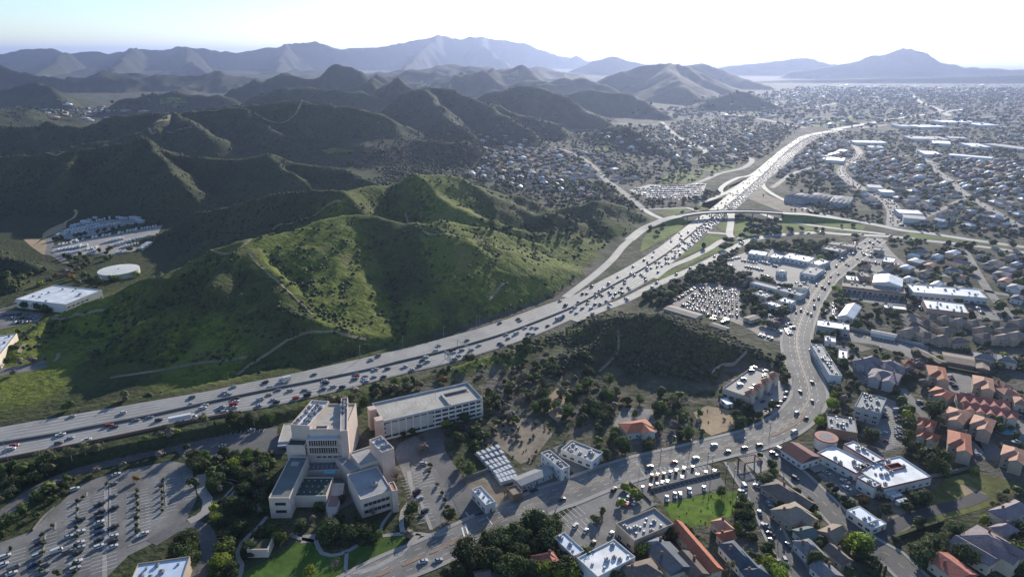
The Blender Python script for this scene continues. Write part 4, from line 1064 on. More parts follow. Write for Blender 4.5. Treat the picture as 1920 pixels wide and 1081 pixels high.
    dx_, dy_, dL, dW, drz = rect('K', (330, 628), (655, 612), (360, 545), 5.8)
    for i in range(14):
        c, s = math.cos(drz), math.sin(drz); lx, ly = ((i % 7) / 6 - .6) * dL * .6, ((i // 7) - .5) * dW * .4
        MB().add([(hx + 0, hy, hz_) for hx, hy, hz_ in [(dx_ - base[0] + (lx + a) * c - (ly + b) * s, dy_ - base[1] + (lx + a) * s + (ly + b) * c, 5.5 + z) for a, b, z in box_v(-.5, .5, -1.3, 1.3, 0, .45)]], BOX_F).build('bench', METAL, root)
    block('east_office', (757, 590), (912, 537), (718, 480), 12, CW, GREYR, .6)
    e2 = block('elevator_tower', (910, 492), (1000, 460), (868, 382), 19, PINKW, WHITER, .9)
    _, x, y, L, W, rz, T = e2
    for k in range(4): inst('rooftop_unit', UNITS[(k * 2) % 4], root, T(((k % 2 - .5) * L * .35, (k // 2 - .5) * W * .4, 19.08)), rz)
    block('east_link', (680, 632), (752, 602), (652, 505), 9.5, CW, GREYR, .6)
    e3 = block('east_hall', (757, 834), (987, 764), (680, 645), 10.5, CW, GREYR, .6)
    _, x, y, L, W, rz, T = e3
    inst('rooftop_unit', UNITS[2], root, T((L * .1, -W * .15, 10.58)), rz)
    for r_ in range(2):
        for i in range(6):
            xx = -L / 2 + 1.5 + i * (L - 3) / 6
            MB().add([T(q) for q in box_v(xx, xx + 2.0, -W / 2 - .08, -W / 2 + .02, 2.2 + r_ * 4, 4.0 + r_ * 4)], BOX_F).build('window', GLASS, root)
    block('corner_tower', (985, 772), (1026, 762), (975, 706), 12.5, PINKW, SALMON, .5)
    # stairs that fall towards the garden
    for (A, B, Cc, D, z1, z2, n) in (((545, 712), (640, 712), (520, 800), (628, 800), 5.4, 3.0, 8), ((512, 895), (590, 890), (528, 985), (582, 980), 3.0, .1, 10)):
        b = MB(); pa, pb, pc, pd = [G(*cr('K', q)[0], zz) for q, zz in ((A, z1), (B, z1), (Cc, z2), (D, z2))]
        for k in range(n):
            t0, t1 = k / n, (k + 1) / n; z = z1 + (z2 - z1) * (k + .5) / n
            ll = [pa + (pc - pa) * t0, pb + (pd - pb) * t0, pb + (pd - pb) * t1, pa + (pc - pa) * t1]
            b.add([(p[0] - base[0], p[1] - base[1], 0) for p in ll[::-1][::-1]] + [(p[0] - base[0], p[1] - base[1], z) for p in ll], [(4, 7, 6, 5), (0, 1, 5, 4), (1, 2, 6, 5), (2, 3, 7, 6), (3, 0, 4, 7)])
        st = b.build('stairs', CW, root)
    block('landing', (505, 890), (592, 888), (520, 802), 2.9, CW, mat('landing_paving', (.24, .17, .16), .85, .15, 1.0), .1)
    p = G(*cr('K', (535, 640))[0], 8)
    MB().box(-3, 3, -1.4, 1.4, 3.2, 3.5).cyl(-2.6, 0, 0, 3.2, .12).cyl(2.6, 0, 0, 3.2, .12).build('canopy', mat('turquoise_metal', (.12, .36, .42), .5, .1), root).location = (p[0] - base[0], p[1] - base[1], 5.4)
    # loading dock with a white canopy
    q = rect(None, (521, 826), (546, 824), (531, 792), 5)
    dk = empty('loading_dock', (q[0], q[1], 0), q[4]); tag(dk, 'grey loading dock with white canopy beside the civic centre theatre block', 'loading dock')
    flat_parts(dk, q[2], q[3], 4, CW, DECKR, par=.3); MB().box(-q[2] * .5, q[2] * .5, -q[3] * .5 - 3, -q[3] * .5 - .003, 3.0, 3.4).build('canopy', WHITER, dk)
    foot(*q[:5])
    # tall retaining planter at the garden's edge
    A, B, Cc = cr('B', (178, 940), (290, 938), (215, 875)); q = rect(None, A, B, Cc, 4)
    pl = empty('retaining_wall', (q[0], q[1], 0), q[4]); tag(pl, 'white retaining wall of a planted terrace beside the civic garden lawn', 'retaining wall')
    b = MB(); L, W = q[2], q[3] * 1.0
    b.box(-L / 2, L / 2, -W / 2, -W / 2 + .5, 0, 4.5).box(-L / 2, -L / 2 + .5, -W / 2 + .5, W / 2, 0, 4.5).box(L / 2 - .5, L / 2, -W / 2 + .5, W / 2, 0, 4.5)
    b.build('wall', CW, pl); MB().box(-L / 2 + .5, L / 2 - .5, -W / 2 + .5, W / 2, 0, 3.6).build('soil', mat('planter_soil', (.06, .06, .035), .95, .3, .5), pl)
civic()

def parking_structure():
    x, y, L, W, rz = rect('B', (905, 255), (1432, 132), (876, 152), 12.8)
    root = empty('parking_structure', (x, y, 0), rz); tag(root, 'long tan concrete parking structure with open white decks below the freeway', 'parking structure')
    LANDMARKS.append(('parking structure', x, y)); foot(x, y, L, W, rz)
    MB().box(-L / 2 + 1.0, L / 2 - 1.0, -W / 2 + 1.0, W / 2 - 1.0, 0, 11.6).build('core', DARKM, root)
    for k in range(5):
        z = k * 2.9 + .2
        MB().box(-L / 2, L / 2, -W / 2, W / 2, z - .2, z + .15).build('floor_slab', GARAGEC, root)
        if k < 4: 
            for (x0, x1, y0, y1) in ((-L / 2 - .05, L / 2 + .05, -W / 2 - .05, -W / 2 + .2), (L / 2 - .2, L / 2 + .05, -W / 2 + .2, W / 2)):
                MB().box(x0, x1, y0, y1, z + .16, z + 1.15).build('spandrel', STUCCO, root)
    z = 11.96
    MB().box(-L / 2, L / 2, -W / 2, W / 2, z, z + .1).build('roof_deck', DECKR, root)
    b = MB()
    for q in ((-L / 2, L / 2, -W / 2, -W / 2 + .25), (-L / 2, L / 2, W / 2 - .35, W / 2), (-L / 2, -L / 2 + .25, -W / 2 + .25, W / 2 - .35), (L / 2 - .25, L / 2, -W / 2 + .25, W / 2 - .35)): b.box(*q, z + .1, z + 1.2)
    b.build('parapet', mat('blue_grey_parapet', (.40, .43, .46), .7, .06), root)
    for i in range(15):
        xx = -L / 2 + i * L / 14
        MB().box(xx - .3, xx + .3, -W / 2 - .12, -W / 2 + .6, 0, 11.9).build('column', STUCCO, root)
    for i in range(5):
        yy = -W / 2 + i * W / 4.2
        MB().box(L / 2 - .6, L / 2 + .12, yy - .3, yy + .3, 0, 11.9).build('column', STUCCO, root)
    MB().box(-L / 2 + 1, -L * .02, -W / 2 - .1, -W / 2 - .06, 3, 11).build('blank_wall_panel', GARAGEC, root)
    MB().box(L * .18, L * .44, W * .02, W * .16, z + .1, z + .14).build('ramp_opening', DARKM, root)
    MB().box(L * .18, L * .44, W * .16, W * .18, z + .1, z + 1.2).box(L * .16, L * .18, -W * .42, W * .18, z + .1, z + 1.3).build('ramp_wall', GARAGEC, root)
    MB().box(-L / 2 - 4.5, -L / 2 - .003, -W / 2 - .6, -W / 2 + 4.5, 0, 14.5).build('stair_tower', PINKW, root)
    MB().box(-L / 2 - 4.5, -L / 2 - .003, W * .1, W * .1 + 5, 0, 14).build('stair_tower', PINKW, root)
    rw = MB()
    for i in range(18): rw.box(-L * .42 + i * 2.6, -L * .42 + i * 2.6 + .12, -1.5, 3.5, z + .105, z + .112)
    rw.build('bay_markings', WHITE, root)
    for i in range(4):
        lp = MB().cyl(0, 0, 0, 5, .09).box(-.8, .8, -.15, .15, 5, 5.15).build('lamp_post', METAL, root); lp.location = (-L * .3 + i * L * .2, W * .15, z + .1)
parking_structure()

# ------------------------------------------------------------------ buildings along the boulevard
F = flatb
r_ = F('C', (145, 697), (196, 678), (100, 602), 5, 'small white flat-roofed building with open rooftop bay near the crosswalk', units=4, lm='small white building', cap=6)
house('C', (335, 588), (495, 522), (312, 548), 4.2, 'long low grey shed roofed building beside the rows of white vans', GREYW, GREYR, 'gable', .8, lm='long grey shed', cat='shed', name='shed', chim=False)
F('C', (290, 645), (342, 628), (268, 600), 3.8, 'small hut with brown flat roof at the kerb below the white vans', BROWNW, TANSH, units=0, cap=4, name='hut', cat='hut')
F('C', (545, 508), (592, 490), (458, 412), 7, 'narrow tall white building with cluttered rooftop at the boulevard kerb', STUCCO, GREYR, units=7, lm='narrow white building', cap=10, size=(1.4, 1.4))
F('C', (710, 466), (768, 416), (607, 350), 4.6, 'long white-walled building with dark cluttered roof beside a dirt lot', STUCCO, GREYR, units=10, lm='white-walled shop', cap=8)
x = house('C', (898, 312), (1035, 290), (875, 262), 5, 'restaurant with orange tile roof and white parapet behind', STUCCO, ORANGE, 'hip', 2.2, lm='orange-roofed restaurant', wing=1, name='restaurant', cat='restaurant', chim=False, wins=8)
F('C', (935, 885), (1145, 795), (850, 788), 6, 'tan flat-roofed shop building with rooftop units beside the bright green field', TANW, GREYR, units=16, par=1.2, lm='tan shop building', cap=10, size=(3.2, 2.3))
F('C', (612, 968), (670, 940), (525, 858), 6, 'narrow pale blue roofed wing of shops with white parapet', STUCCO, BLUER, units=4, par=.6, cap=8, lm='narrow blue-roofed shops', size=(3.2, 2.3))
F('C', (740, 1078), (940, 972), (665, 960), 6.4, 'large white-roofed shop building with a row of rooftop units', STUCCO, WHITER, units=9, par=.7, lm='large white-roofed shops', cap=10, size=(3.2, 2.3))
house('C', (1335, 1045), (1392, 1030), (1142, 808), 5.5, 'long row house with orange tile ridge roof running down to the corner', CREAM, ORANGE, 'gable', 2.2, lm='long orange-roofed row house', chim=False)
house('C', (1130, 1060), (1240, 1020), (1035, 930), 5.5, 'long condominium with slate blue roof and skylights', CREAM, SLATE, 'gable', 2.4, lm='slate-roofed condominium')
house('C', (925, 1100), (1075, 1060), (960, 1000), 5.5, 'brown hip-roofed condominium beside the white-roofed shops', TANW, BROWNR, 'hip', 2.6)
house('C', (1060, 960), (1130, 930), (1010, 890), 5.5, 'grey hip-roofed condominium behind the tan shop building', TANW, GREYSH, 'hip', 2.4)
house('C', (1245, 1085), (1330, 1060), (1200, 960), 5.2, 'dark brown row house beside the long orange-tiled ridge', TANW, BROWNR, 'gable', 2.2)
house('J8', (835, 642), (922, 612), (760, 572), 4.8, 'house with pale orange tile roof at the green field edge', PINKW, SALMON, 'hip', 2.2, wing=1, lm='pale orange-roofed house')
house('J8', (865, 742), (966, 715), (850, 672), 4.8, 'smaller orange-roofed house with front gable south of the green field', PINKW, ORANGE, 'gable', 2.0)
house('J8', (1015, 985), (1145, 950), (892, 768), 5.0, 'large house with slate blue hip roof and grey front ridge', STUCCO, SLATE, 'hip', 2.8, wing=1, lm='slate-roofed house')
house('J8', (1110, 1110), (1290, 1070), (1020, 1015), 4.8, 'dark roofed house with white caravan at the bottom edge', STUCCO, SLATE, 'hip', 2.2)
house('J7', (1640, 790), (1835, 745), (1590, 720), 4.8, 'pink-brown tiled house half hidden among trees beside the white shops', PINKW, PINKR, 'hip', 2.2, wing=1, lm='pink tiled house')
house('J7', (1100, 920), (1190, 900), (1060, 890), 3.5, 'tiny garden shed beside the swimming pool lawn', TANW, BROWNR, 'gable', 1.2, name='shed', cat='shed', chim=False)
# corner of the side street
g = house('D', (352, 468), (440, 440), (285, 388), 5.0, 'white corner restaurant with dark red gable roof and orange front', STUCCO, DKRED, 'gable', 2.6, lm='red-roofed corner restaurant', name='restaurant', cat='restaurant', chim=False, wins=8, size=(2.0, 1.5))
def school():
    base = G(*cr('D', (760, 480))[0], 0)
    root = empty('school', base); tag(root, 'sprawling white-roofed school with red trim and round tower', 'school'); LANDMARKS.append(('white-roofed school', base[0], base[1]))
    for (A, B, Cc, h, n) in (((640, 528), (722, 486), (502, 386), 5.0, 7), ((785, 606), (1042, 546), (712, 470), 5.0, 16), ((735, 470), (790, 452), (600, 365), 5.8, 6), ((738, 602), (775, 585), (668, 540), 6.6, 2)):
        x, y, L, W, rz = rect('D', A, B, Cc, h + .6); foot(x, y, L, W, rz)
        w = empty('wing', (x - base[0], y - base[1], 0), rz); w.parent = root
        flat_parts(w, L, W, h, STUCCO, WHITER, par=.6, trim=REDTRIM); roof_units(w, L, W, h, n, int(A[0]))
        windows_on(w, L, W, x, y, rz, h, size=(2.0, 1.5), cap=12, gap=4)
    x, y, L, W, rz = rect('D', (828, 518), (898, 502), (808, 488), 5.2)
    w = MB(); 
    for q in ((-L / 2, L / 2, -W / 2, -W / 2 + .5), (-L / 2, L / 2, W / 2 - .5, W / 2), (-L / 2, -L / 2 + .5, -W / 2 + .5, W / 2 - .5), (L / 2 - .5, L / 2, -W / 2 + .5, W / 2 - .5)): w.box(*q, 0, 1.0)
    w.box(-L / 2 + .5, L / 2 - .5, -W / 2 + .5, W / 2 - .5, 0, .1, 1)
    o = w.build('courtyard', [REDTRIM, mat('courtyard_floor', (.10, .05, .04), .9)], root); o.location = (x - base[0], y - base[1], 5.06); o.rotation_euler.z = rz
    c = G(*cr('D', (480, 342))[0], 6)
    t = MB().cyl(0, 0, 0, 6.2, 6.2, n=28).build('round_tower', STUCCO, root); t.location = (c[0] - base[0], c[1] - base[1], 0)
    t2 = MB().cyl(0, 0, 6.2, 7.0, 6.5, n=28).cyl(0, 0, 7.0, 7.05, 4.2, n=28, mi=1).build('tower_roof', [REDTRIM, mat('round_roof', (.22, .19, .20), .8)], root); t2.location = t.location
school()
F('D', (632, 172), (768, 208), (622, 86), 8.5, 'two-storey office with dark glass front and unit-studded grey roof', GREYW, GREYR, units=18, lm='dark-fronted office', cap=16, gap=3.4, size=(2.8, 1.7))
F('D', (490, 288), (648, 315), (530, 218), 5.5, 'low brown-walled office with grey roof full of rooftop units', BROWNW, GREYR, units=16, lm='brown-walled office', cap=8)
house('D', (285, 692), (362, 656), (196, 574), 4.5, 'large brown hip-roofed building between the two side streets, nearest the pergola', TANW, BROWNR, 'hip', 3.0, wing=1, lm='brown hip-roofed building', cat='house')
house('D', (290, 795), (408, 748), (236, 708), 4.5, 'tan-brown hip-roofed house with tall dark front between the side streets', TANW, TANSH, 'hip', 3.0, wing=1)
house('D', (362, 880), (432, 862), (325, 826), 4.2, 'green-grey gabled house on the second side street', STUCCO, mat('green_grey_shingle', (.12, .15, .14), .85, .15, .9), 'gable', 2.2)
house('D', (380, 964), (458, 948), (330, 888), 4.4, 'dark grey hip-roofed house with pale drive on the second side street', STUCCO, GREYSH, 'hip', 2.4, wing=1, lm='dark grey hip-roofed house')
house('D', (528, 890), (598, 856), (464, 826), 4.2, 'tan gabled house at the end of the wide side street', CREAM, TANSH, 'gable', 2.4, lm='tan gabled house')
house('D', (560, 1005), (612, 988), (516, 918), 4.2, 'narrow brown gabled house under the big light green tree', CREAM, BROWNR, 'gable', 2.2)
house('D', (480, 1095), (560, 1070), (440, 1010), 4.2, 'pale grey gabled house at the bottom edge beside dark cypresses', STUCCO, GREYSH, 'gable', 2.2)
F('D', (692, 796), (760, 772), (612, 716), 4.2, 'low pale blue roofed workshop on the side street corner', STUCCO, BLUER, units=3, par=.3, lm='pale blue workshop', cap=6)
F('D', (722, 826), (802, 796), (696, 796), 3.2, 'low white roofed annex in front of the pale blue workshop', STUCCO, WHITER, units=1, par=.3, cap=4)
house('D', (1395, 972), (1485, 916), (1246, 836), 7.5, 'big mauve-roofed apartment house with white balconies', CREAM, MAUVE, 'hip', 3.0, wing=2, lm='mauve-roofed apartments', cat='apartment house', name='apartment_house', wins=14)
house('D', (1340, 1010), (1390, 980), (1160, 890), 6.0, 'long mauve-roofed lower wing in front of the mauve apartments', CREAM, MAUVE, 'gable', 2.2, cat='apartment house', name='apartment_house', wins=10)
house('D', (1440, 775), (1570, 720), (1445, 690), 7.5, 'mauve-roofed apartment house at the dry field corner', CREAM, MAUVE, 'hip', 3.0, cat='apartment house', name='apartment_house', wins=10, lm='mauve apartments by the dry field')
house('D', (1420, 860), (1500, 830), (1400, 800), 6.0, 'pale mauve-roofed apartment house behind the lane of tall trees', CREAM, MAUVE, 'hip', 2.4, cat='apartment house', name='apartment_house')
house('D', (1180, 1095), (1275, 1062), (1072, 976), 5.5, 'dark red-brown roofed house at the bottom below the conifers', CREAM, PINKR, 'gable', 2.2, lm='red-brown roofed house')
# orange-roofed condominiums on the right
CG = 'orange and salmon roofed condominiums'
for i, (A, B, Cc, m, wg, lb) in enumerate((((520, 302), (655, 324), (506, 226), ORANGE, 1, 'orange-roofed condominium nearest the tan carports'), ((525, 458), (670, 508), (512, 398), ORANGE, 1, 'orange-roofed condominium behind the huge dark tree'),
        ((650, 668), (814, 722), (645, 590), SALMON, 1, 'salmon-roofed condominium right of the huge dark tree'), ((700, 934), (866, 974), (680, 822), ORANGE, 1, 'bright orange-roofed condominium in front of the salmon ones'),
        ((930, 388), (1078, 418), (896, 312), SALMON, 1, 'salmon-roofed condominium beside the curved lane of parked cars'), ((905, 752), (1062, 798), (872, 664), SALMON, 1, 'salmon-roofed condominium left of the condominium swimming pool'),
        ((1190, 1036), (1352, 1084), (1158, 946), SALMON, 1, 'salmon-roofed condominium nearest the dry grass field'))):
    house('J6', A, B, Cc, 7.5, lb, TANW, m, 'hip', 2.6, grow=1.22, wing=wg, cat='condominium', name='condominium', group=CG, wins=12, chim=False)
for A, B, Cc, m, wg, lb in (((792, 532), (1232, 602), (745, 474), PINKR, 5, 'far pink-roofed row of gabled terraces'), ((840, 612), (1302, 702), (790, 556), PINKR, 5, 'near pink-roofed row of gabled terraces'),
        ((402, 748), (546, 788), (392, 690), ORANGE, 2, 'upper orange-red row of gables left of the huge dark tree'), ((398, 852), (568, 908), (390, 796), ORANGE, 2, 'lower orange-red row of gables beside the row of bushy trees')):
    house('J6', A, B, Cc, 6.0, lb, CREAM, m, 'gable', 2.2, wing=wg, cat='row house', name='row_house', wins=12, lm=lb, chim=False)
for A, B, Cc, lb in (((590, 192), (650, 184), (492, 52), 'tan carport roof left of the long carport'), ((650, 176), (916, 222), (630, 96), 'long tan double-ridged carport'), ((945, 238), (1052, 258), (906, 148), 'tan carport right of the long carport')):
    house('J6', A, B, Cc, 3.2, lb, BROWNW, TANSH, 'gable', 1.0, cat='carport', name='carport', wins=0, chim=False, lm=lb)
for A, B, Cc, lb, m in (((930, 138), (1122, 172), (936, 102), 'long grey-roofed block behind the tan carports', GREYSH), ((1145, 165), (1305, 195), (1140, 122), 'curved-end grey block at the right behind the carports', GREYSH), ((1190, 432), (1275, 428), (1172, 362), 'dusty pink house above the pink terraces', SALMON),
        ((1200, 484), (1332, 486), (1182, 432), 'wide dusty pink house right of the curved lane', SALMON), ((1300, 562), (1402, 582), (1296, 510), 'dusty pink house at the right edge behind the terraces', SALMON), ((280, 205), (375, 212), (280, 172), 'small red-roofed house behind the carports', ORANGE)):
    house('J6', A, B, Cc, 5.5, lb, CREAM, m, 'hip', 2.2, wins=5, lm=lb)
for A, B, Cc, lb in (((800, 592), (912, 562), (800, 542), 'grey-mauve hip-roofed condominium left of its two twins'), ((938, 612), (1052, 602), (930, 562), 'grey-mauve hip-roofed condominium right of its twin'), ((830, 655), (1012, 702), (830, 602), 'long grey-mauve condominium in front of the twin roofs')):
    house('E', A, B, Cc, 7, lb, GREYW, MAUVE, 'hip', 2.6, wing=2, cat='condominium', name='condominium', wins=12, lm=lb)
F('E', (560, 656), (645, 662), (530, 452), 6, 'long grey-roofed shop building with white eave beside the boulevard', STUCCO, GREYR, units=16, lm='long grey-roofed shops', cap=8)
F('E', (475, 322), (696, 354), (472, 278), 6, 'white-roofed shop building with glass front right of the boulevard', GREYW, WHITER, units=6, lm='glass-fronted white shops', cap=14, size=(3.2, 2.3))
F('E', (530, 425), (605, 435), (535, 392), 4, 'small flat white building behind the palm on the boulevard', STUCCO, WHITER, units=2, cap=4)
F('E', (620, 540), (680, 550), (640, 480), 4, 'small white garage building beside the narrow driveway', STUCCO, WHITER, units=2, cap=4)
house('E', (626, 258), (716, 276), (615, 172), 5, 'hall with a gleaming white gable roof', STUCCO, WHITER, 'gable', 2.8, lm='white gabled hall', name='hall', cat='hall', chim=False)
house('E', (845, 372), (1000, 402), (840, 350), 3.2, 'long white garage row behind the asphalt yard', STUCCO, GREYR, 'gable', .8, name='garage_row', cat='garage', wins=0, chim=False)
house('H4', (500, 498), (756, 534), (490, 428), 8, 'white church-like hall with broad white gable roof', STUCCO, WHITER, 'gable', 3.0, lm='broad white hall', name='hall', cat='hall', chim=False)
F('H4', (872, 590), (1580, 648), (836, 512), 6, 'very long white-roofed warehouse with brown end', STUCCO, WHITER, units=20, lm='very long white warehouse', cap=14)
F('H4', (1000, 745), (1402, 792), (1010, 660), 6, 'U-shaped shopping block with red tile edges and flat white roof', TANW, WHITER, units=14, trim=ORANGE, lm='red-edged shopping block', cap=14, size=(3.2, 2.3))
F('H4', (200, 535), (800, 606), (208, 492), 5, 'long brown strip mall facing its car park', TANW, TANR, units=10, trim=REDTRIM, lm='long strip mall', cap=16, size=(3.2, 2.3))
F('H4', (600, 738), (816, 760), (600, 702), 4, 'white-roofed low building in front of the strip mall car park', BROWNW, WHITER, units=4, lm='low white building', cap=8)
for A, B, Cc, lb, m in (((575, 298), (686, 314), (560, 246), 'white-roofed shop right of the boulevard top', WHITER), ((380, 442), (472, 448), (375, 400), 'tan-roofed shop beside the boulevard trees', TANR), ((245, 474), (362, 484), (256, 430), 'white shop with small roof tower at the boulevard', WHITER), ((60, 134), (312, 168), (60, 100), 'long red-walled building below the collector road', TANR),
        ((0, 176), (188, 214), (0, 140), 'long grey barrel-roofed building below the red-walled one', GREYR), ((500, 190), (600, 200), (520, 165), 'small grey shop at the top of the boulevard', GREYR), ((690, 330), (740, 335), (695, 305), 'small white shop with red trim', WHITER)):
    F('H4', A, B, Cc, 5, lb, TANW, m, units=4, lm=lb, cap=6, size=(3.2, 2.3))
for A, B, Cc, lb, m in (((1420, 218), (1682, 268), (1440, 166), 'big white dealership building', WHITER), ((1600, 374), (1752, 404), (1662, 302), 'square white-walled showroom with grey roof', GREYR), ((1080, 180), (1252, 204), (1086, 142), 'pale low building among dealership cars', WHITER), ((1285, 212), (1402, 234), (1300, 178), 'small white service building', WHITER),
        ((1690, 275), (1790, 300), (1710, 215), 'white canopy building beside the dealership', WHITER), ((1100, 476), (1602, 606), (1130, 446), 'very long grey shed above the storage yard trees', GREYR), ((1380, 652), (1508, 684), (1395, 612), 'white-roofed shed at the boulevard trees', WHITER), ((1120, 580), (1260, 625), (1130, 535), 'grey shed behind the yard trees', GREYR), ((1250, 676), (1372, 718), (1266, 642), 'red and white striped shed', WHITER),
        ((1360, 360), (1420, 380), (1370, 335), 'low white shed among dealership cars', WHITER), ((1545, 520), (1680, 540), (1560, 480), 'pale shop at the boulevard bend', TANR)):
    F('H3', A, B, Cc, 4.5, lb, STUCCO, m, units=4, lm=lb, cap=6)
for A, B, Cc, lb in (((250, 738), (548, 826), (266, 690), 'long pale storage building on the hill edge'), ((700, 898), (848, 948), (716, 870), 'short pale storage building at the yard corner'), ((1045, 825), (1110, 850), (1050, 770), 'white office shed in the storage yard')):
    house('H3', A, B, Cc, 3.4, lb, CREAM, TANR, 'gable', .7, cat='storage building', name='storage_building', wins=6, lm=lb, chim=False)
# the retail terrace behind its curved wall
def terrace():
    x, y, L, W, rz = rect('H8', (868, 622), (1195, 372), (672, 445), 6.5)
    root = empty('retail_terrace', (x, y, 0), rz); tag(root, 'retail terrace with rooftop parking and four little tiled towers', 'retail building'); LANDMARKS.append(('rooftop-parking terrace', x, y))
    flat_parts(root, L, W, 5.5, CREAM, DECKR, par=.9); foot(x, y, L, W, rz)
    windows_on(root, L, W, x, y, rz, 5.5, size=(3.2, 2.3), cap=14, gap=4.4)
    for i in range(4):
        xx = -L / 2 + (i + .35) * L / 3.7 ; 
        t = MB().box(-2.6, 2.6, -2.6, 2.6, 0, 8.2).build('tower', CREAM, root); t.location = (min(xx, L / 2 - 2.7), -W / 2 + 1.2, 0)
        rv, rf = roof_verts(5.2, 5.2, 8.2, 1.8, 'hip', .5); tr = MB().add(rv, rf).build('tower_roof', SALMON, root); tr.location = t.location
    rv, rf = roof_verts(L, 4.0, 6.4, 1.1, 'gable', .3); tr = MB().add(rv, rf).build('tile_roof', SALMON, root); tr.location = (0, -W / 2 + 2, .2)
    return x, y, L, W, rz
TERR = terrace()
F('H8', (615, 705), (690, 695), (550, 640), 3, 'white trailer office beside the dirt lot', STUCCO, WHITER, units=0, par=.1, cap=4, name='trailer_office', cat='trailer', lm='white trailer office')
# left edge
F(None, (123, 570), (191, 543), (46, 554), 8, 'large white-roofed warehouse at the left below the water tank', STUCCO, WHITER, units=14, lm='large left warehouse', cap=12, name='warehouse', cat='warehouse')
F('H2', (-20, 770), (190, 505), (-140, 520), 9, 'white-roofed warehouse cut by the left edge of the picture', CREAM, WHITER, units=10, lm='left-edge warehouse', cap=8, name='warehouse', cat='warehouse')
F('J2', (1290, 1180), (1840, 1100), (1190, 970), 7, 'pale blue-roofed building with roof equipment at the bottom of the car park', TANW, BLUER, units=8, lm='blue-roofed building at the car park', cap=4)
def tank():
    c = G(*cr('H1', (1335, 748))[0], 5.5); r = 19.5
    root = empty('water_tank', (c[0], c[1], 0)); tag(root, 'large round cream water tank with shallow cone lid', 'water tank'); LANDMARKS.append(('water tank', c[0], c[1]))
    TK = mat('tank_paint', (.52, .53, .44), .6, .04, .4, .06, .1); foot(c[0], c[1], 2 * r, 2 * r, 0)
    MB().cyl(0, 0, 0, 5.0, r, n=64).build('shell', TK, root)
    MB().cyl(0, 0, 5.0, 5.3, r + .2, n=64, cap=False).cyl(0, 0, 5.3, 6.1, r + .2, .6, n=64).build('roof', mat('tank_roof', (.62, .61, .55), .6, .04, .4, .08, .1), root)
    MB().cyl(0, 0, 6.1, 6.8, .6, n=12).build('vent', METAL, root); MB().box(-.3, .3, -r - .5, -r - .02, 0, 5.4).build('ladder', METAL, root)
tank()
# small tile-roofed condominiums on the right
SG = 'small brown-roofed houses round the pool'
for i, (px_, py_) in enumerate(cr('H4', (1045, 830), (1165, 848), (1305, 872), (985, 890), (845, 822), (860, 862), (875, 905), (890, 948), (820, 972), (995, 1003), (1185, 955), (1140, 1035), (1290, 1052), (1445, 885), (1540, 950), (1552, 1015), (1715, 962), (1732, 1025), (1765, 912), (1880, 880), (1860, 1000), (1640, 900))):
    c = G(px_, py_, 4.5)
    house_at(c[0], c[1], 13.5, 9.5, .28 + .1 * (i % 3 - 1) - (.25 if i in (4, 5, 6, 7) else 0), 5.2, None, TANW, TANSH if i % 3 else BROWNR, 'hip', 2.3, seed=i, wins=4, group=SG, wing=i % 2, chim=False)
# ================================================================== vehicles
TYRE = mat('tyre_rubber', (.02, .02, .02), .8, .1, 2)
PAINT = {n: mat(n + '_car_paint', c, .28, .03, 2, spec=.5) for n, c in (('white', (.52, .52, .51)), ('silver', (.36, .37, .38)), ('grey', (.16, .165, .17)), ('black', (.018, .018, .02)), ('dark blue', (.02, .035, .09)), ('red', (.32, .02, .02)), ('tan', (.33, .28, .21)), ('teal', (.05, .16, .18)))}
def prof(pts, w, top_in=0.0, zsplit=None):
    """side outline extruded across the width; upper points drawn in"""
    v = [];
    for s in (-1, 1):
        for x, z, k in pts: v.append((x, s * (w / 2 - k), z))
    n = len(pts)
    f = [tuple(range(n)), tuple(range(2 * n - 1, n - 1, -1))] + [((i + 1) % n, i, n + i, n + (i + 1) % n) for i in range(n)]
    return v, f
BODY = {
 'sedan': ([(-2.25, .25, .05), (2.25, .25, .05), (2.28, .62, .02), (2.1, .78, .04), (1.05, .92, .04), (-1.45, .95, .04), (-2.2, .88, .05), (-2.28, .6, .02)], [(-1.45, .94, .08), (1.05, .91, .08), (.40, 1.38, .24), (-.85, 1.40, .24)], [(-.85, 1.36, .26), (.40, 1.34, .26), (.36, 1.42, .28), (-.80, 1.44, .28)], 1.8, 1.36),
 'suv': ([(-2.3, .32, .05), (2.3, .32, .05), (2.34, .75, .02), (2.15, .98, .04), (1.15, 1.08, .04), (-2.2, 1.10, .04), (-2.34, .8, .02)], [(-2.2, 1.09, .06), (1.15, 1.07, .06), (.55, 1.66, .20), (-1.95, 1.70, .20)], [(-1.95, 1.66, .22), (.55, 1.62, .22), (.50, 1.72, .24), (-1.9, 1.76, .24)], 1.9, 1.5),
 'pickup': ([(-2.7, .4, .05), (2.6, .4, .05), (2.65, .85, .02), (2.4, 1.05, .04), (1.3, 1.12, .04), (-.6, 1.12, .04), (-.62, 1.05, .04), (-2.68, 1.05, .02)], [(-.6, 1.11, .06), (1.3, 1.11, .06), (.75, 1.72, .20), (-.45, 1.74, .20)], [(-.45, 1.70, .22), (.75, 1.68, .22), (.70, 1.78, .24), (-.4, 1.80, .24)], 1.95, 1.75),
 'van': ([(-2.6, .35, .05), (2.6, .35, .05), (2.62, .85, .03), (2.1, 1.15, .04), (1.5, 1.2, .05), (1.3, 2.05, .16), (-2.5, 2.1, .14), (-2.6, 1.2, .04)], [(1.48, 1.22, .03), (2.05, 1.16, .06), (1.40, 1.92, .16), (.6, 1.95, .09), (.6, 1.25, .02)], [(-2.4, 2.08, .2), (1.2, 2.04, .2), (1.15, 2.16, .24), (-2.35, 2.2, .24)], 2.0, 1.7),
}
WHEEL = MB(); a_ = [2 * math.pi * i / 10 for i in range(10)]
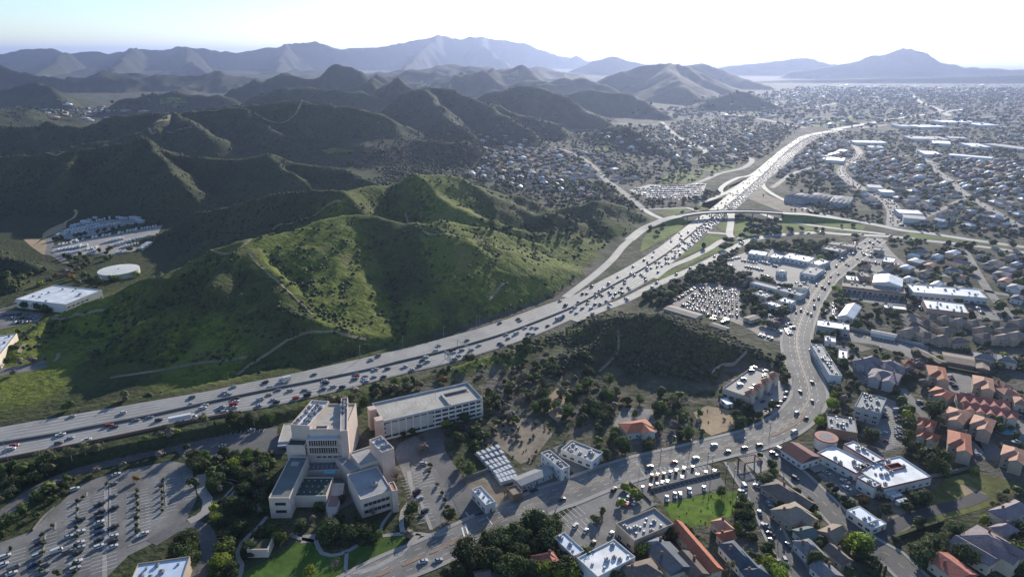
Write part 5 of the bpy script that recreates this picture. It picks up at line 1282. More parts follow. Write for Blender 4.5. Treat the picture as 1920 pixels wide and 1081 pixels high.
WHEEL.add([(.33 * math.cos(t), y, .33 * math.sin(t)) for y in (-.11, .11) for t in a_], [tuple(range(10)), tuple(range(19, 9, -1))] + [((i + 1) % 10, i, 10 + i, 10 + (i + 1) % 10) for i in range(10)])
WHEEL.add([(.18 * math.cos(t), y, .18 * math.sin(t)) for y in (-.12, .12) for t in a_], [tuple(range(10)), tuple(range(19, 9, -1))], 1)
WHEEL = WHEEL.mesh('wheel', [TYRE, METAL])
CARM = {}
for k, (lo, gl, tp, w, wb) in BODY.items():
    g = MB(); v, f = prof(gl, w); g.add(v, f); CARM[k, 'glass'] = g.mesh('window', [GLASS])
    for c in PAINT:
        b = MB(); v, f = prof(lo, w); b.add(v, f); v, f = prof(tp, w); b.add(v, f)
        CARM[k, c] = b.mesh('car', [PAINT[c]])
CARS = []     # (x, y, z, heading, kind, colour, where, group)
def pick_col(r): return r.choices(list(PAINT), (22, 20, 22, 24, 6, 4, 3, 2))[0]
def pick_kind(r): return r.choices(list(BODY), (45, 36, 12, 7))[0]
cr_rng = random.Random(99)
def lane_pts(a, b, t):
    c = spline(a * (1 - t) + b * t, 1200)
    s = np.concatenate([[0], np.cumsum(np.hypot(*np.diff(c[:, :2], axis=0).T))])
    return c, s
LNAME = ('inner', 'second', 'middle', 'fourth', 'outer')
GR = random.Random(5)
def traffic(a, b, ts, gap, rev, side):
    for li, t in enumerate(ts):
        c, s = lane_pts(a, b, t); pos = GR.uniform(0, 20)
        while pos < s[-1] - 10:
            x, y, z = [float(np.interp(pos, s, c[:, k])) for k in range(3)]
            i = min(max(int(np.searchsorted(s, pos)), 1), len(c) - 2); d = c[i + 1] - c[i - 1]
            hd = math.atan2(d[1], d[0]) + (math.pi if rev else 0)
            px_, _ = to_px(x, y, z)
            blocked = any(math.hypot(x - q[0], y - q[1]) < q[2] for q in BIGV)
            if not blocked and y < 2600: CARS.append((x, y, z + .09, hd, pick_kind(GR), pick_col(GR), f'in the {side} {LNAME[li]} freeway lane', 'traffic on the freeway'))
            g = gap(px_)
            pos += max(7.5, GR.gauss(g, g * .45))
# trucks first, so that the cars keep clear of them
BIGV = []
def on_lane(a, b, t, crop, p):
    q = Gfw(*cr(crop, p)[0]); c, s = lane_pts(a, b, t)
    i = int(np.argmin(np.hypot(c[:, 0] - q[0], c[:, 1] - q[1]))); i = min(max(i, 2), len(c) - 3); d = c[i + 2] - c[i - 2]
    return c[i], math.atan2(d[1], d[0])
def truck(p, hd, label, name, parts, cat='truck', lm=None, clear=9):
    root = empty(name, (p[0], p[1], p[2] + .09), hd); tag(root, label, cat)
    for nm, b, mt in parts: b.build(nm, mt, root)
    for x in (-5.6, -4.5, -2.0, 3.6) if name != 'box_truck' else (-2.6, 2.6):
        for y in (-1.0, 1.0): inst('wheel', WHEEL, root, (x, y, .48), 0, (1.45, 1.45, 1.45))
    BIGV.append((p[0], p[1], clear))
    if lm: LANDMARKS.append((lm, p[0], p[1]))
def cab(x): 
    b = MB(); v, f = prof([(x, .5, .05), (x + 3.0, .5, .05), (x + 3.1, 1.4, .05), (x + 2.0, 1.7, .1), (x + 1.7, 2.9, .15), (x, 3.0, .1)], 2.4); return b.add(v, f)
cabg = lambda x: MB().add(*prof([(x + 1.76, 1.75, .02), (x + 2.02, 1.72, .02), (x + 1.78, 2.7, .12), (x + 1.0, 2.7, .02), (x + .9, 1.8, .0)], 2.46))
p, hd = on_lane(fw_m, fw_s, .52, 'J4', (1785, 330))
tk = MB(); v, f = [], []
tk.tube((-7, 0, 1.9), (1.2, 0, 1.9), 1.15, n=14); tk.box(-6.6, 1.0, -.5, .5, .6, .85, 1)
truck(p, hd, 'long white tanker truck in the middle of the freeway traffic', 'tanker_truck', (('tank', tk, [PAINT['white'], DARKM]), ('cab', cab(2.0), [PAINT['dark blue']]), ('window', cabg(2.0), [GLASS])), lm='tanker truck', clear=11)
p, hd = on_lane(fw_m, fw_n, .45, 'J3', (1045, 372))
truck(p, hd + math.pi, 'white box truck alone on the far side of the freeway', 'box_truck', (('cargo_box', MB().box(-4, 1.6, -1.2, 1.2, .9, 3.6), [PAINT['white']]), ('cab', cab(1.7), [PAINT['white']]), ('window', cabg(1.7), [GLASS])), lm='white box truck', clear=8)
p, hd = on_lane(fw_m, fw_s, .86, 'J3', (160, 685))
truck(p, hd, 'long white semi-trailer truck in the near outer lane above the retaining wall', 'semi_trailer_truck', (('trailer', MB().box(-10, 2.4, -1.25, 1.25, 1.1, 3.9), [mat('trailer_panel', (.66, .62, .64), .5, .05, 1)]), ('cab', cab(2.9), [PAINT['white']]), ('window', cabg(2.9), [GLASS])), lm='white semi-trailer', clear=14)
LANDMARKS.append(('curved overpass', *ovc[60][:2]))
traffic(fw_m, fw_s, (.155, .33, .51, .69, .86), lambda px: 34 if px < 320 else (19 if px < 700 else (27 if px < 1100 else (24 if px < 1290 else 12))), False, 'near')
traffic(fw_m, fw_n, (.13, .31, .49, .67, .85), lambda px: 95 if px < 900 else 80, True, 'far')
def along_road(key, offs, gap, lo, hi, where, group, seed, side_of=1):
    c, w = ROADS[key]; r = random.Random(seed)
    s = np.concatenate([[0], np.cumsum(np.hypot(*np.diff(c[:, :2], axis=0).T))])
    for off in offs:
        pos = lo * s[-1] + r.uniform(0, gap)
        while pos < hi * s[-1]:
            x, y, z = [float(np.interp(pos, s, c[:, k])) for k in range(3)]
            i = min(max(int(np.searchsorted(s, pos)), 1), len(c) - 2); d = c[i + 1] - c[i - 1]; d = d / np.hypot(d[0], d[1])
            CARS.append((x - d[1] * off, y + d[0] * off, .2, math.atan2(d[1], d[0]) + (math.pi if off > 0 else 0), pick_kind(r), pick_col(r), where, group))
            pos += max(9, r.gauss(gap, gap * .4))
along_road('collector', (-1.9, 1.9), 42, .02, .8, 'on the collector road', 'cars on the collector road', 3)
along_road('blvd', (-3.0, -6.2, 3.0, 6.2), 38, .60, 1.0, 'driving on the boulevard', 'cars on the boulevard', 4)
along_road('hillst', (-3, -6, 3, 6), 26, .25, 1.0, 'on the far street', 'cars on the far street', 6)
along_road('eastst', (-3, 3), 40, .2, 1.0, 'on the east street', 'cars on the east street', 7)
along_road('lane', (-3.4, 3.4), 24, .2, .9, 'on the narrow side street', 'cars on the side street', 8)
def car_px(crop, pts, hd, where, group, cols=None, kinds=None, z=.12):
    for i, p in enumerate(pts):
        q = G(*cr(crop, p[:2])[0])
        CARS.append((q[0], q[1], z, (p[2] if len(p) > 2 else hd) + cr_rng.uniform(-.04, .04), kinds[i % len(kinds)] if kinds else pick_kind(cr_rng), (cols[i] if cols and i < len(cols) else pick_col(cr_rng)), where, group))
BL = lambda crop, p: math.atan2(*(G(*cr(crop, (p[0] + 20, p[1] - 8))[0]) - G(*cr(crop, p)[0]))[1::-1])
hb = .48
car_px('J7', [(575, 775), (715, 765), (1590, 80), (1680, 315), (1250, 520), (1890, 185), (1100, 320)], hb, 'on the lower boulevard', 'cars on the boulevard', ['white', 'silver', 'white', 'white', 'white', 'black', 'dark blue'])
car_px('C', [(1145, 475), (1260, 455), (1358, 385), (1430, 418), (1520, 400), (1015, 500), (560, 665)], hb, 'on the boulevard near the shops', 'cars on the boulevard', ['red', 'silver', 'silver', 'black', 'black', 'grey', 'black'])
car_px('D', [(45, 400, .3), (125, 385, .3), (200, 430, 2.1), (225, 405, 2.1), (250, 432, 2.1), (285, 460, 2.1), (315, 560, -.9), (310, 315, .5), (372, 240, .7), (322, 212, .8), (405, 150, 1.3), (342, 100, 1.5), (405, 50, 1.6), (395, 55, 1.6)], .5, 'at the boulevard corner', 'cars on the boulevard', ['black', 'black', 'black', 'white', 'black', 'red', 'black', 'silver', 'black', 'silver', 'black', 'black', 'black', 'black'])
lotA = [(755, 205), (1145, 150), (1140, 275), (1175, 55), (1005, 360), (1010, 440), (1010, 485), (1005, 540), (1005, 585), (1005, 640), (1000, 715), (1000, 785), (1145, 400), (1145, 590), (1145, 680), (1140, 730), (1140, 785), (805, 520), (810, 635), (690, 685), (795, 755), (810, 795), (785, 840), (680, 835), (770, 945), (665, 995), (760, 1010), (640, 1040), (405, 740), (575, 830), (380, 875), (345, 970), (460, 970), (440, 1050), (320, 990), (55, 885), (30, 970), (140, 1000), (120, 1055), (1445, 660), (20, 900)]
hd_lot = math.atan2(*(G(*cr('J2', (1060, 520))[0]) - G(*cr('J2', (960, 560))[0]))[1::-1])
car_px('J2', lotA, hd_lot, 'in the large car park', 'cars in the left car park', ['white', 'grey', 'grey', 'white', 'black', 'black', 'black', 'white', 'black', 'dark blue', 'black', 'white', 'black', 'black', 'white', 'black', 'white', 'black', 'white', 'silver', 'white', 'silver', 'black', 'grey', 'white', 'silver', 'silver', 'grey', 'black', 'white', 'silver', 'dark blue', 'grey', 'grey', 'black', 'white', 'white', 'grey', 'white', 'white', 'white'])
car_px('J7', [(515, 120), (540, 180), (590, 300)], .9, 'in the civic centre car park', 'cars in the civic car park', ['black', 'silver', 'black'])
car_px('K', [(1210, 580)], .2, 'in the civic centre car park', 'cars in the civic car park', ['silver'])
car_px('J3', [(745, 820), (795, 805), (480, 965)], .5, 'on the loading yard', 'cars on the loading yard', ['white', 'white', 'white'])
car_px('J8', [(205, 165), (255, 160), (315, 150), (375, 135), (430, 120), (460, 115), (500, 100), (530, 95), (580, 88), (190, 260), (222, 250), (252, 245), (300, 230), (347, 222), (378, 216), (482, 182), (515, 178), (120, 275), (620, 160), (700, 138), (780, 125)], 1.25, 'above the green field', 'cars in the shop car park', ['black', 'red', 'black', 'silver', 'black', 'silver', 'black', 'silver', 'black', 'red', 'red', 'white', 'white', 'white', 'white', 'white', 'white', 'white'])
car_px('J8', [(345, 370), (418, 340), (467, 335), (552, 300), (685, 275), (690, 240), (330, 375)], 1.4, 'on the sunken lot', 'cars on the sunken lot', ['white', 'silver', 'silver', 'white', 'white', 'silver', 'grey'])
car_px('C', [(520, 770), (495, 780), (620, 815), (650, 800), (675, 840), (715, 905), (810, 855), (825, 620), (835, 625), (790, 635), (855, 675), (880, 690), (905, 660), (920, 655), (900, 700), (935, 690), (910, 675), (930, 670)], 1.0, 'in the shop car park', 'cars in the shop car park', ['white', 'grey', 'white', 'black', 'white', 'black', 'white', 'black', 'black', 'black', 'silver', 'white', 'white', 'black', 'red', 'white', 'white', 'silver'])
car_px('C', [(380, 610), (400, 625), (965, 340), (1030, 320), (1015, 325), (430, 745)], .6, 'near the boulevard shops', 'cars along the boulevard shops', ['white', 'black', 'white', 'white', 'teal', 'white'])
car_px('J5', [(185, 290), (215, 285), (240, 280), (290, 395), (325, 380), (350, 385), (375, 385), (58, 345), (75, 615), (260, 640), (305, 710), (385, 830), (370, 955), (395, 955), (1095, 920), (795, 175), (885, 145), (915, 130), (1000, 235), (955, 250), (970, 310)], -.9, 'between the two side streets', 'cars on the side streets', ['white', 'silver', 'white', 'white', 'red', 'white', 'dark blue', 'teal', 'white', 'silver', 'black', 'grey', 'white', 'white', 'silver', 'silver', 'white', 'white', 'grey', 'white', 'white'])
car_px('H8', [(895, 335), (920, 300), (805, 430), (840, 410), (765, 490), (1050, 335), (1045, 375), (1045, 395), (935, 505), (915, 525), (905, 545), (880, 565)], .3, 'on the terrace rooftop', 'cars on the rooftop car park', z=5.65)
CARS[-12:] = [(*(G(*to_px(c[0], c[1], 0), 5.6)[:2]), 5.62, *c[3:]) for c in CARS[-12:]]
car_px('H8', [(1100, 595), (1120, 610), (1080, 600), (1020, 680), (1000, 705), (1040, 660), (1110, 680), (1130, 690), (1280, 580), (1270, 610), (1265, 640), (1245, 660), (1190, 740), (1155, 775), (1215, 690), (1000, 690)], .8, 'before the tiled terrace', 'cars at the terrace')
car_px('J6', [(685, 330), (690, 355), (700, 380), (735, 415), (800, 420), (410, 560), (455, 610), (200, 640), (215, 700), (222, 735), (215, 800), (215, 830), (220, 855), (230, 885), (70, 620), (85, 670), (90, 700), (60, 565), (10, 745), (85, 845), (90, 920), (1290, 765), (1250, 740), (1300, 930), (1350, 700), (945, 1050)], .1, 'on the condominium lanes', 'cars at the condominiums')
car_px('J6', [(50, 70), (180, 98)], 1.2, 'on the asphalt yard', 'cars on the asphalt yard', ['black', 'black'])
def fill_lot(crop, rows, gap, where, group, seed, prob=.9, z=.12, jit=.25, turn=math.pi / 2):
    r = random.Random(seed)
    for a, b in rows:
        p, q = G(*cr(crop, a)[0]), G(*cr(crop, b)[0]); L = float(np.hypot(*(q - p)[:2])); n = max(1, int(L / gap)); hd = math.atan2(q[1] - p[1], q[0] - p[0]) + turn
        for i in range(n):
            if r.random() > prob: continue
            t = (i + .5) / n; CARS.append((p[0] + (q[0] - p[0]) * t + r.uniform(-jit, jit), p[1] + (q[1] - p[1]) * t + r.uniform(-jit, jit), z, hd + r.uniform(-.06, .06) + (r.random() < .5) * math.pi, pick_kind(r), pick_col(r), where, group))
yrows = []
for k in range(11):
    t = k / 10
    a = (440 + 130 * t - 0, 740 - 200 * t + 10); b = (985 - 10 * t, 820 - 250 * t)
    yrows.append(((a[0] + 10, a[1]), b))
fill_lot('H3', yrows, 3.0, 'in the storage yard', 'vehicles packed in the storage yard', 21, .8, jit=.7)
fill_lot('H3', [((330, 670), (540, 535)), ((430, 720), (560, 600)), ((660, 800), (900, 870)), ((690, 840), (880, 900)), ((1250, 820), (1330, 960)), ((1290, 800), (1400, 1000)), ((1400, 850), (1510, 1000)), ((1440, 830), (1530, 940)), ((1180, 1000), (1340, 1050))], 3.0, 'in the storage yard', 'vehicles packed in the storage yard', 22, .75, jit=.6)
fill_lot('H3', [((820, 270), (1000, 230)), ((860, 300), (950, 350)), ((1010, 260), (1180, 290)), ((1040, 320), (1240, 360)), ((1180, 270), (1400, 330)), ((1210, 400), (1320, 440)), ((1560, 500), (1680, 480)), ((1120, 500), (1240, 560))], 2.8, 'on the dealership forecourts', 'vehicles at the dealership', 23, .85)
fill_lot('H4', [((350, 628), (500, 650)), ((570, 650), (810, 700)), ((400, 645), (520, 665)), ((620, 660), (800, 690)), ((130, 740), (130, 840)), ((170, 270), (330, 130)), ((190, 290), (340, 160)), ((420, 200), (540, 260)), ((410, 230), (480, 265)), ((380, 300), (560, 330)), ((860, 640), (920, 690)), ((920, 720), (960, 770)), ((230, 720), (290, 800)), ((1430, 700), (1530, 800)), ((40, 760), (40, 830)), ((330, 575), (760, 620))], 3.0, 'in the strip mall car parks', 'cars at the strip malls', 24, .8)
fill_lot('E', [((590, 180), (605, 290)), ((500, 520), (560, 580)), ((780, 640), (830, 700)), ((500, 450), (440, 500)), ((560, 720), (650, 770)), ((1330, 130), (1330, 100))], 2.9, 'beside the boulevard shops', 'cars at the boulevard shops', 25, .85)
fill_lot('H6', [((570, 722), (1065, 705)), ((420, 742), (1060, 726)), ((400, 757), (1055, 745)), ((430, 772), (1050, 764)), ((460, 788), (1040, 782)), ((490, 803), (960, 800)), ((560, 818), (900, 818)), ((680, 830), (860, 832))], 2.9, 'in the crowded lot', 'cars in the crowded lot', 26, .85)
fill_lot('H2', [((0, 310), (330, 300)), ((60, 350), (420, 340)), ((100, 395), (400, 380)), ((0, 330), (60, 300))], 3.0, 'on the car park at the left edge', 'cars at the left warehouses', 27, .7)
fill_lot('H5', [((840, 850), (870, 960)), ((300, 480), (440, 500)), ((250, 430), (300, 470)), ((1020, 405), (1640, 440)), ((1150, 460), (1850, 510)), ((640, 380), (790, 400)), ((700, 860), (850, 880))], 3.2, 'in the far shopping car parks', 'cars in the far car parks', 28, .6)
# keep apart
def thin(cars):
    out = []; grid = {}
    for c in cars:
        k = (int(c[0] // 6), int(c[1] // 6)); ok = True
        for dx in (-1, 0, 1):
            for dy in (-1, 0, 1):
                for o in grid.get((k[0] + dx, k[1] + dy), ()):
                    d = math.hypot(o[0] - c[0], o[1] - c[1]); u = (c[0] - o[0]) * math.cos(o[3]) + (c[1] - o[1]) * math.sin(o[3]); w_ = math.sqrt(max(0, d * d - u * u))
                    if abs(u) < 5.0 and w_ < 2.1: ok = False
        if ok: out.append(c); grid.setdefault(k, []).append(c)
    return out
CARS = thin(CARS)
def vis(x, y, m=30):
    a, b = to_px(x, y, 0); return -m < a < 1920 + m and b < 1081 + m
CARS = [c for c in CARS if vis(c[0], c[1])]
CARS.sort(key=lambda c: c[0] ** 2 + c[1] ** 2)
ORD = 'nearest|second nearest|third nearest|fourth nearest|fifth nearest|sixth nearest|seventh nearest|eighth nearest|ninth nearest|tenth nearest|eleventh nearest|twelfth nearest'.split('|') + [f'{w} nearest' for w in 'thirteenth fourteenth fifteenth sixteenth seventeenth eighteenth nineteenth twentieth'.split()] + [f'twenty-{w} nearest' for w in 'first second third fourth fifth sixth seventh eighth ninth'.split()] + ['thirtieth nearest'] + [f'thirty-{w} nearest' for w in 'first second third fourth fifth sixth seventh eighth ninth'.split()]
def singled_out(items, fmt, lms=None, rel=False):
    """labels that tell like things apart by their order of distance from the nearest landmark"""
    lms = lms or LANDMARKS
    LA = np.array([(q[1], q[2]) for q in lms]); buckets = {}
    for o, desc, x, y in items:
        d = np.hypot(LA[:, 0] - x, LA[:, 1] - y); i = int(np.argmin(d))
        if rel:
            a, b_ = to_px(x, y, 0), to_px(*LA[i], 0); u, v = a[0] - b_[0], (a[1] - b_[1]) * 1.6
            desc += ' beside' if abs(u) > abs(v) else (' in front of' if v > 0 else ' behind')
        buckets.setdefault((desc, i), []).append((float(d[i]), o))
    for (desc, i), L in buckets.items():
        L.sort(key=lambda q: q[0])
        for k, (d, o) in enumerate(L):
            o['label'] = fmt.format(desc=desc, lm='the ' + lms[i][0], ord='nearest' if len(L) == 1 else ORD[min(k, len(ORD) - 1)])
CARDONE = []
for i, (x, y, z, hd, kind, colr, where, grp) in enumerate(CARS[:300]):
    root = empty('car', (x, y, z), hd); tag(root, None, 'car', grp)
    nm = {'sedan': 'car', 'suv': 'suv', 'pickup': 'pickup truck', 'van': 'van'}[kind]
    inst('body', CARM[kind, colr], root); inst('window', CARM[kind, 'glass'], root)
    wb, w = BODY[kind][4], BODY[kind][3]
    if x * x + y * y < 600 ** 2:
        for sx in (-1, 1):
            for sy in (-1, 1): inst('wheel', WHEEL, root, (sx * wb, sy * (w / 2 - .12), .33))
    CARDONE.append((root, f'{colr} {nm} {where}', x, y))
# the rest, too many to single out
def merged(name, parts, kind='stuff'):
    """parts: list of (template verts, template tris, positions, turns, scales, material index)"""
    V, Fc, MI, k = [], [], [], 0
    for tv, tf, pos, rot, scl, mi in parts:
        tv = np.asarray(tv, float); tf = np.asarray(tf, int); n = len(pos)
        c, s = np.cos(rot)[:, None], np.sin(rot)[:, None]; scl = np.asarray(scl, float); scl = scl[:, None] * np.ones(3) if scl.ndim == 1 else scl
        p = tv[None] * scl[:, None, :]
        X = p[..., 0] * c - p[..., 1] * s + pos[:, 0:1]; Y = p[..., 0] * s + p[..., 1] * c + pos[:, 1:2]; Z = p[..., 2] + pos[:, 2:3]
        V.append(np.stack([X, Y, Z], -1).reshape(-1, 3)); Fc.append((tf[None] + (np.arange(n) * len(tv))[:, None, None] + k).reshape(-1, 3)); k += n * len(tv)
        MI.append(np.repeat(np.asarray(mi) if not np.isscalar(mi) else np.full(n, mi), len(tf)))
    V, Fc, MI = np.vstack(V), np.vstack(Fc), np.concatenate(MI)
    me = bpy.data.meshes.new(name)
    me.vertices.add(len(V)); me.vertices.foreach_set('co', V.astype(np.float32).ravel())
    me.loops.add(Fc.size); me.loops.foreach_set('vertex_index', Fc.astype(np.int32).ravel())
    me.polygons.add(len(Fc)); me.polygons.foreach_set('loop_start', (np.arange(len(Fc)) * 3).astype(np.int32)); me.polygons.foreach_set('loop_total', np.full(len(Fc), 3, np.int32))
    me.polygons.foreach_set('material_index', MI.astype(np.int32))
    me.update(); me.validate()
    o = link(bpy.data.objects.new(name, me)); o['kind'] = kind
    return o
def tri(v, f): return np.array(v, float), np.array([(q[0], q[i], q[i + 1]) for q in f for i in range(1, len(q) - 1)])
rest = CARS[300:]
if rest:
    ks = list(PAINT); P = []
    for kind, (lo, gl, tp, w, wb) in BODY.items():
        sel = [c for c in rest if c[4] == kind]
        if not sel: continue
        pos = np.array([c[:3] for c in sel]); rot = np.array([c[3] for c in sel]); one = np.ones(len(sel)); mi = np.array([ks.index(c[5]) for c in sel])
        for outline, m_ in ((lo, mi), (tp, mi), (gl, len(ks))): P.append((*tri(*prof(outline, w)), pos, rot, one, m_))
    o = merged('distant_cars', P)
    for k in ks: o.data.materials.append(PAINT[k])
    o.data.materials.append(GLASS)
print('cars', len(CARS))
# white vans in tight rows, and campers in the storage lots
VG = 'white vans parked in tight rows'
rows = [((105, 440), (205, 402)), ((125, 462), (225, 430)), ((150, 490), (240, 460)), ((172, 512), (255, 480)), ((195, 538), (268, 508)), ((208, 560), (285, 535)), ((222, 582), (300, 560))]
N5 = 'first second third fourth fifth sixth seventh eighth ninth tenth eleventh twelfth thirteenth fourteenth fifteenth sixteenth seventeenth eighteenth nineteenth twentieth twenty-first twenty-second'.split()
for ri5, (a, b) in enumerate(rows):
    p, q = G(*cr('C', a)[0]), G(*cr('C', b)[0]); n = 5; hd = math.atan2(q[1] - p[1], q[0] - p[0]) + math.pi / 2
    for i in range(n):
        t = i / (n - 1); x, y = p[0] + (q[0] - p[0]) * t, p[1] + (q[1] - p[1]) * t
        r0 = empty('van', (x, y, .12), hd); tag(r0, f'white van, {N5[i]} from the left in the {N5[ri5]} row of the tight van yard', 'van', VG)
        inst('body', CARM['van', 'white'], r0, sc=(1.0, 1.15, 1.1)); inst('window', CARM['van', 'glass'], r0, sc=(1.0, 1.15, 1.1))
        for sx in (-1, 1):
            for sy in (-1, 1): inst('wheel', WHEEL, r0, (sx * 1.7, sy * .98, .33))
RVB = []
for L_, mt in ((8.5, PAINT['white']), (7.0, mat('camper_cream', (.60, .58, .52), .5, .05)), (10.0, mat('camper_grey', (.50, .53, .57), .5, .05))):
    b = MB(); v, f = prof([(-L_ / 2, .5, .0), (L_ / 2, .5, .0), (L_ / 2 + .25, 1.6, .0), (L_ / 2 - .3, 3.0, .08), (-L_ / 2, 3.05, .08)], 2.4); b.add(v, f); b.box(-L_ * .2, -L_ * .1, -.4, .4, 3.02, 3.3); b.box(L_ * .1, L_ * .2, -.35, .35, 3.02, 3.22)
    w_ = MB(); 
    for i in range(3): w_.box(-L_ * .35 + i * L_ * .28, -L_ * .35 + i * L_ * .28 + 1.1, -1.225, 1.225, 1.6, 2.3)
    w_.box(L_ / 2 + .02, L_ / 2 + .2, -.9, .9, 1.75, 2.5)
    RVB.append((b.mesh('camper', [mt]), w_.mesh('window', [GLASS])))
rv_r = random.Random(31)
CAMP = []
for ri6, (a, b) in enumerate((((760, 300), (1020, 195)), ((840, 265), (1250, 180)), ((720, 340), (1120, 245)), ((800, 335), (1400, 235)), ((640, 375), (1000, 330)), ((1060, 190), (1150, 120)), ((1320, 105), (1620, 232)), ((1400, 105), (1580, 190)), ((1240, 150), (1400, 190)), ((650, 490), (900, 440)), ((760, 450), (1400, 345)), ((1420, 335), (1800, 265)), ((640, 545), (1000, 485)), ((680, 585), (860, 575)), ((960, 530), (1110, 510)), ((1180, 455), (1400, 405)), ((1000, 570), (1090, 545)), ((1300, 485), (1700, 375)), ((1410, 505), (1570, 465)), ((1580, 535), (1720, 440)), ((1300, 575), (1380, 555)))):
    p, q = G(*cr('H1', a)[0]), G(*cr('H1', b)[0]); L_ = float(np.hypot(*(q - p)[:2])); n = max(2, int(L_ / 3.6)); hd = math.atan2(q[1] - p[1], q[0] - p[0]) + math.pi / 2 - .5
    for i in range(n):
        if rv_r.random() < .12: continue
        t = (i + .5) / n; k = rv_r.randrange(3); s = rv_r.uniform(.72, 1.08)
        r0 = empty('camper', (p[0] + (q[0] - p[0]) * t, p[1] + (q[1] - p[1]) * t, .12), hd + rv_r.uniform(-.08, .08)); tag(r0, None, 'camper', 'campers stored in rows'); CAMP.append((r0, ('white', 'cream', 'pale grey')[k] + (' short' if s < .78 else ' long') + ' camper in the ' + N5[ri6] + ' camper row', p[0] + (q[0] - p[0]) * t, p[1] + (q[1] - p[1]) * t))
        inst('body', RVB[k][0], r0, sc=(s, s, s)); inst('window', RVB[k][1], r0, sc=(s, s, s))
for i, (px_, py_) in enumerate(cr('D', (820, 655), (850, 668), (880, 695))):
    c = G(px_, py_); r0 = empty('camper', (c[0], c[1], .12), .35); tag(r0, ('first', 'middle', 'lower')[i] + ' white camper beside the dry field, below the school', 'camper', 'campers beside the dry field')
    inst('body', RVB[0][0], r0, sc=(.8, .95, .9)); inst('window', RVB[0][1], r0, sc=(.8, .95, .9))
# ================================================================== trees and scrub
def leaf_mat(name, c, tl=.42, var=.40, rand=.28):
    c = tuple(v * 1.35 for v in c)
    m = bpy.data.materials.new(name); nt, b = nodes(m); N, L = nt.nodes, nt.links
    geo = N.new('ShaderNodeNewGeometry'); oi = N.new('ShaderNodeObjectInfo')
    n = N.new('ShaderNodeTexNoise'); n.inputs['Scale'].default_value = .55; n.inputs['Detail'].default_value = 3; L.new(geo.outputs['Position'], n.inputs['Vector'])
    r = N.new('ShaderNodeMapRange'); L.new(n.outputs['Fac'], r.inputs[0]); r.inputs[1].default_value = .3; r.inputs[2].default_value = .7; r.inputs[3].default_value = 1 - var; r.inputs[4].default_value = 1 + var
    r2 = N.new('ShaderNodeMapRange'); L.new(oi.outputs['Random'], r2.inputs[0]); r2.inputs[3].default_value = 1 - rand; r2.inputs[4].default_value = 1 + rand
    mm = N.new('ShaderNodeMath'); mm.operation = 'MULTIPLY'; L.new(r.outputs[0], mm.inputs[0]); L.new(r2.outputs[0], mm.inputs[1])
    hs = N.new('ShaderNodeHueSaturation'); hs.inputs['Color'].default_value = (*c, 1); L.new(mm.outputs[0], hs.inputs['Value'])
    r3 = N.new('ShaderNodeMapRange'); L.new(oi.outputs['Random'], r3.inputs[0]); r3.inputs[3].default_value = .485; r3.inputs[4].default_value = .515; L.new(r3.outputs[0], hs.inputs['Hue'])
    L.new(hs.outputs[0], b.inputs['Base Color']); b.inputs['Roughness'].default_value = .7; b.inputs['Specular IOR Level'].default_value = .15
    tr = N.new('ShaderNodeBsdfTranslucent'); L.new(hs.outputs[0], tr.inputs['Color'])
    mx = N.new('ShaderNodeMixShader'); mx.inputs[0].default_value = tl
    L.new(b.outputs[0], mx.inputs[1]); L.new(tr.outputs[0], mx.inputs[2]); L.new(mx.outputs[0], nt.nodes['Material Output'].inputs['Surface'])
    return m
LEAF = {'oak': leaf_mat('dark_oak_leaves', (.050, .066, .026)), 'green': leaf_mat('green_leaves', (.070, .100, .026)), 'bright': leaf_mat('yellow_green_leaves', (.165, .205, .028)), 'euc': leaf_mat('olive_leaves', (.115, .118, .062)),
        'bare': leaf_mat('bare_twigs', (.130, .108, .088), .1), 'conifer': leaf_mat('conifer_needles', (.032, .050, .026), .15), 'cypress': leaf_mat('cypress_needles', (.026, .040, .022), .12), 'shrub': leaf_mat('shrub_leaves', (.060, .075, .030)), 'rust': leaf_mat('rust_leaves', (.20, .115, .035)), 'palm': leaf_mat('palm_fronds', (.055, .062, .030))}
BARK = mat('bark', (.10, .075, .055), .9, .2, 1.5); PALEB = mat('pale_bark', (.40, .36, .30), .85, .15, 1.2)
def blob(b, c, r, rg, mi=0, sub=1):
    bm = bmesh.new(); bmesh.ops.create_icosphere(bm, subdivisions=sub, radius=1.0)
    k = len(b.v); idx = {}
    for v in bm.verts:
        j = 1 + rg.uniform(-.22, .22); b.v.append((c[0] + v.co.x * r[0] * j, c[1] + v.co.y * r[1] * j, c[2] + v.co.z * r[2] * j)); idx[v.index] = len(b.v) - 1
    for f in bm.faces: b.f.append(tuple(idx[v.index] for v in f.verts)); b.m.append(mi)
    bm.free()
def leaves(b, c, r, n, size, rg, mi=0, shell=.55):
    for _ in range(n):
        d = Vector((rg.gauss(0, 1), rg.gauss(0, 1), rg.gauss(0, 1))).normalized(); q = shell + (1.12 - shell) * rg.random() ** .6
        p = Vector((c[0] + d.x * r[0] * q, c[1] + d.y * r[1] * q, c[2] + d.z * r[2] * q))
        u = (d + Vector((rg.uniform(-1, 1), rg.uniform(-1, 1), rg.uniform(-1, 1))) * .8).orthogonal().normalized(); w = u.cross(d).normalized(); s = size * rg.uniform(.6, 1.4)
        k = len(b.v); b.v += [tuple(p + u * s), tuple(p + w * s * .8), tuple(p - u * s), tuple(p - w * s * .8)]; b.f.append((k, k + 1, k + 2, k + 3)); b.m.append(mi)
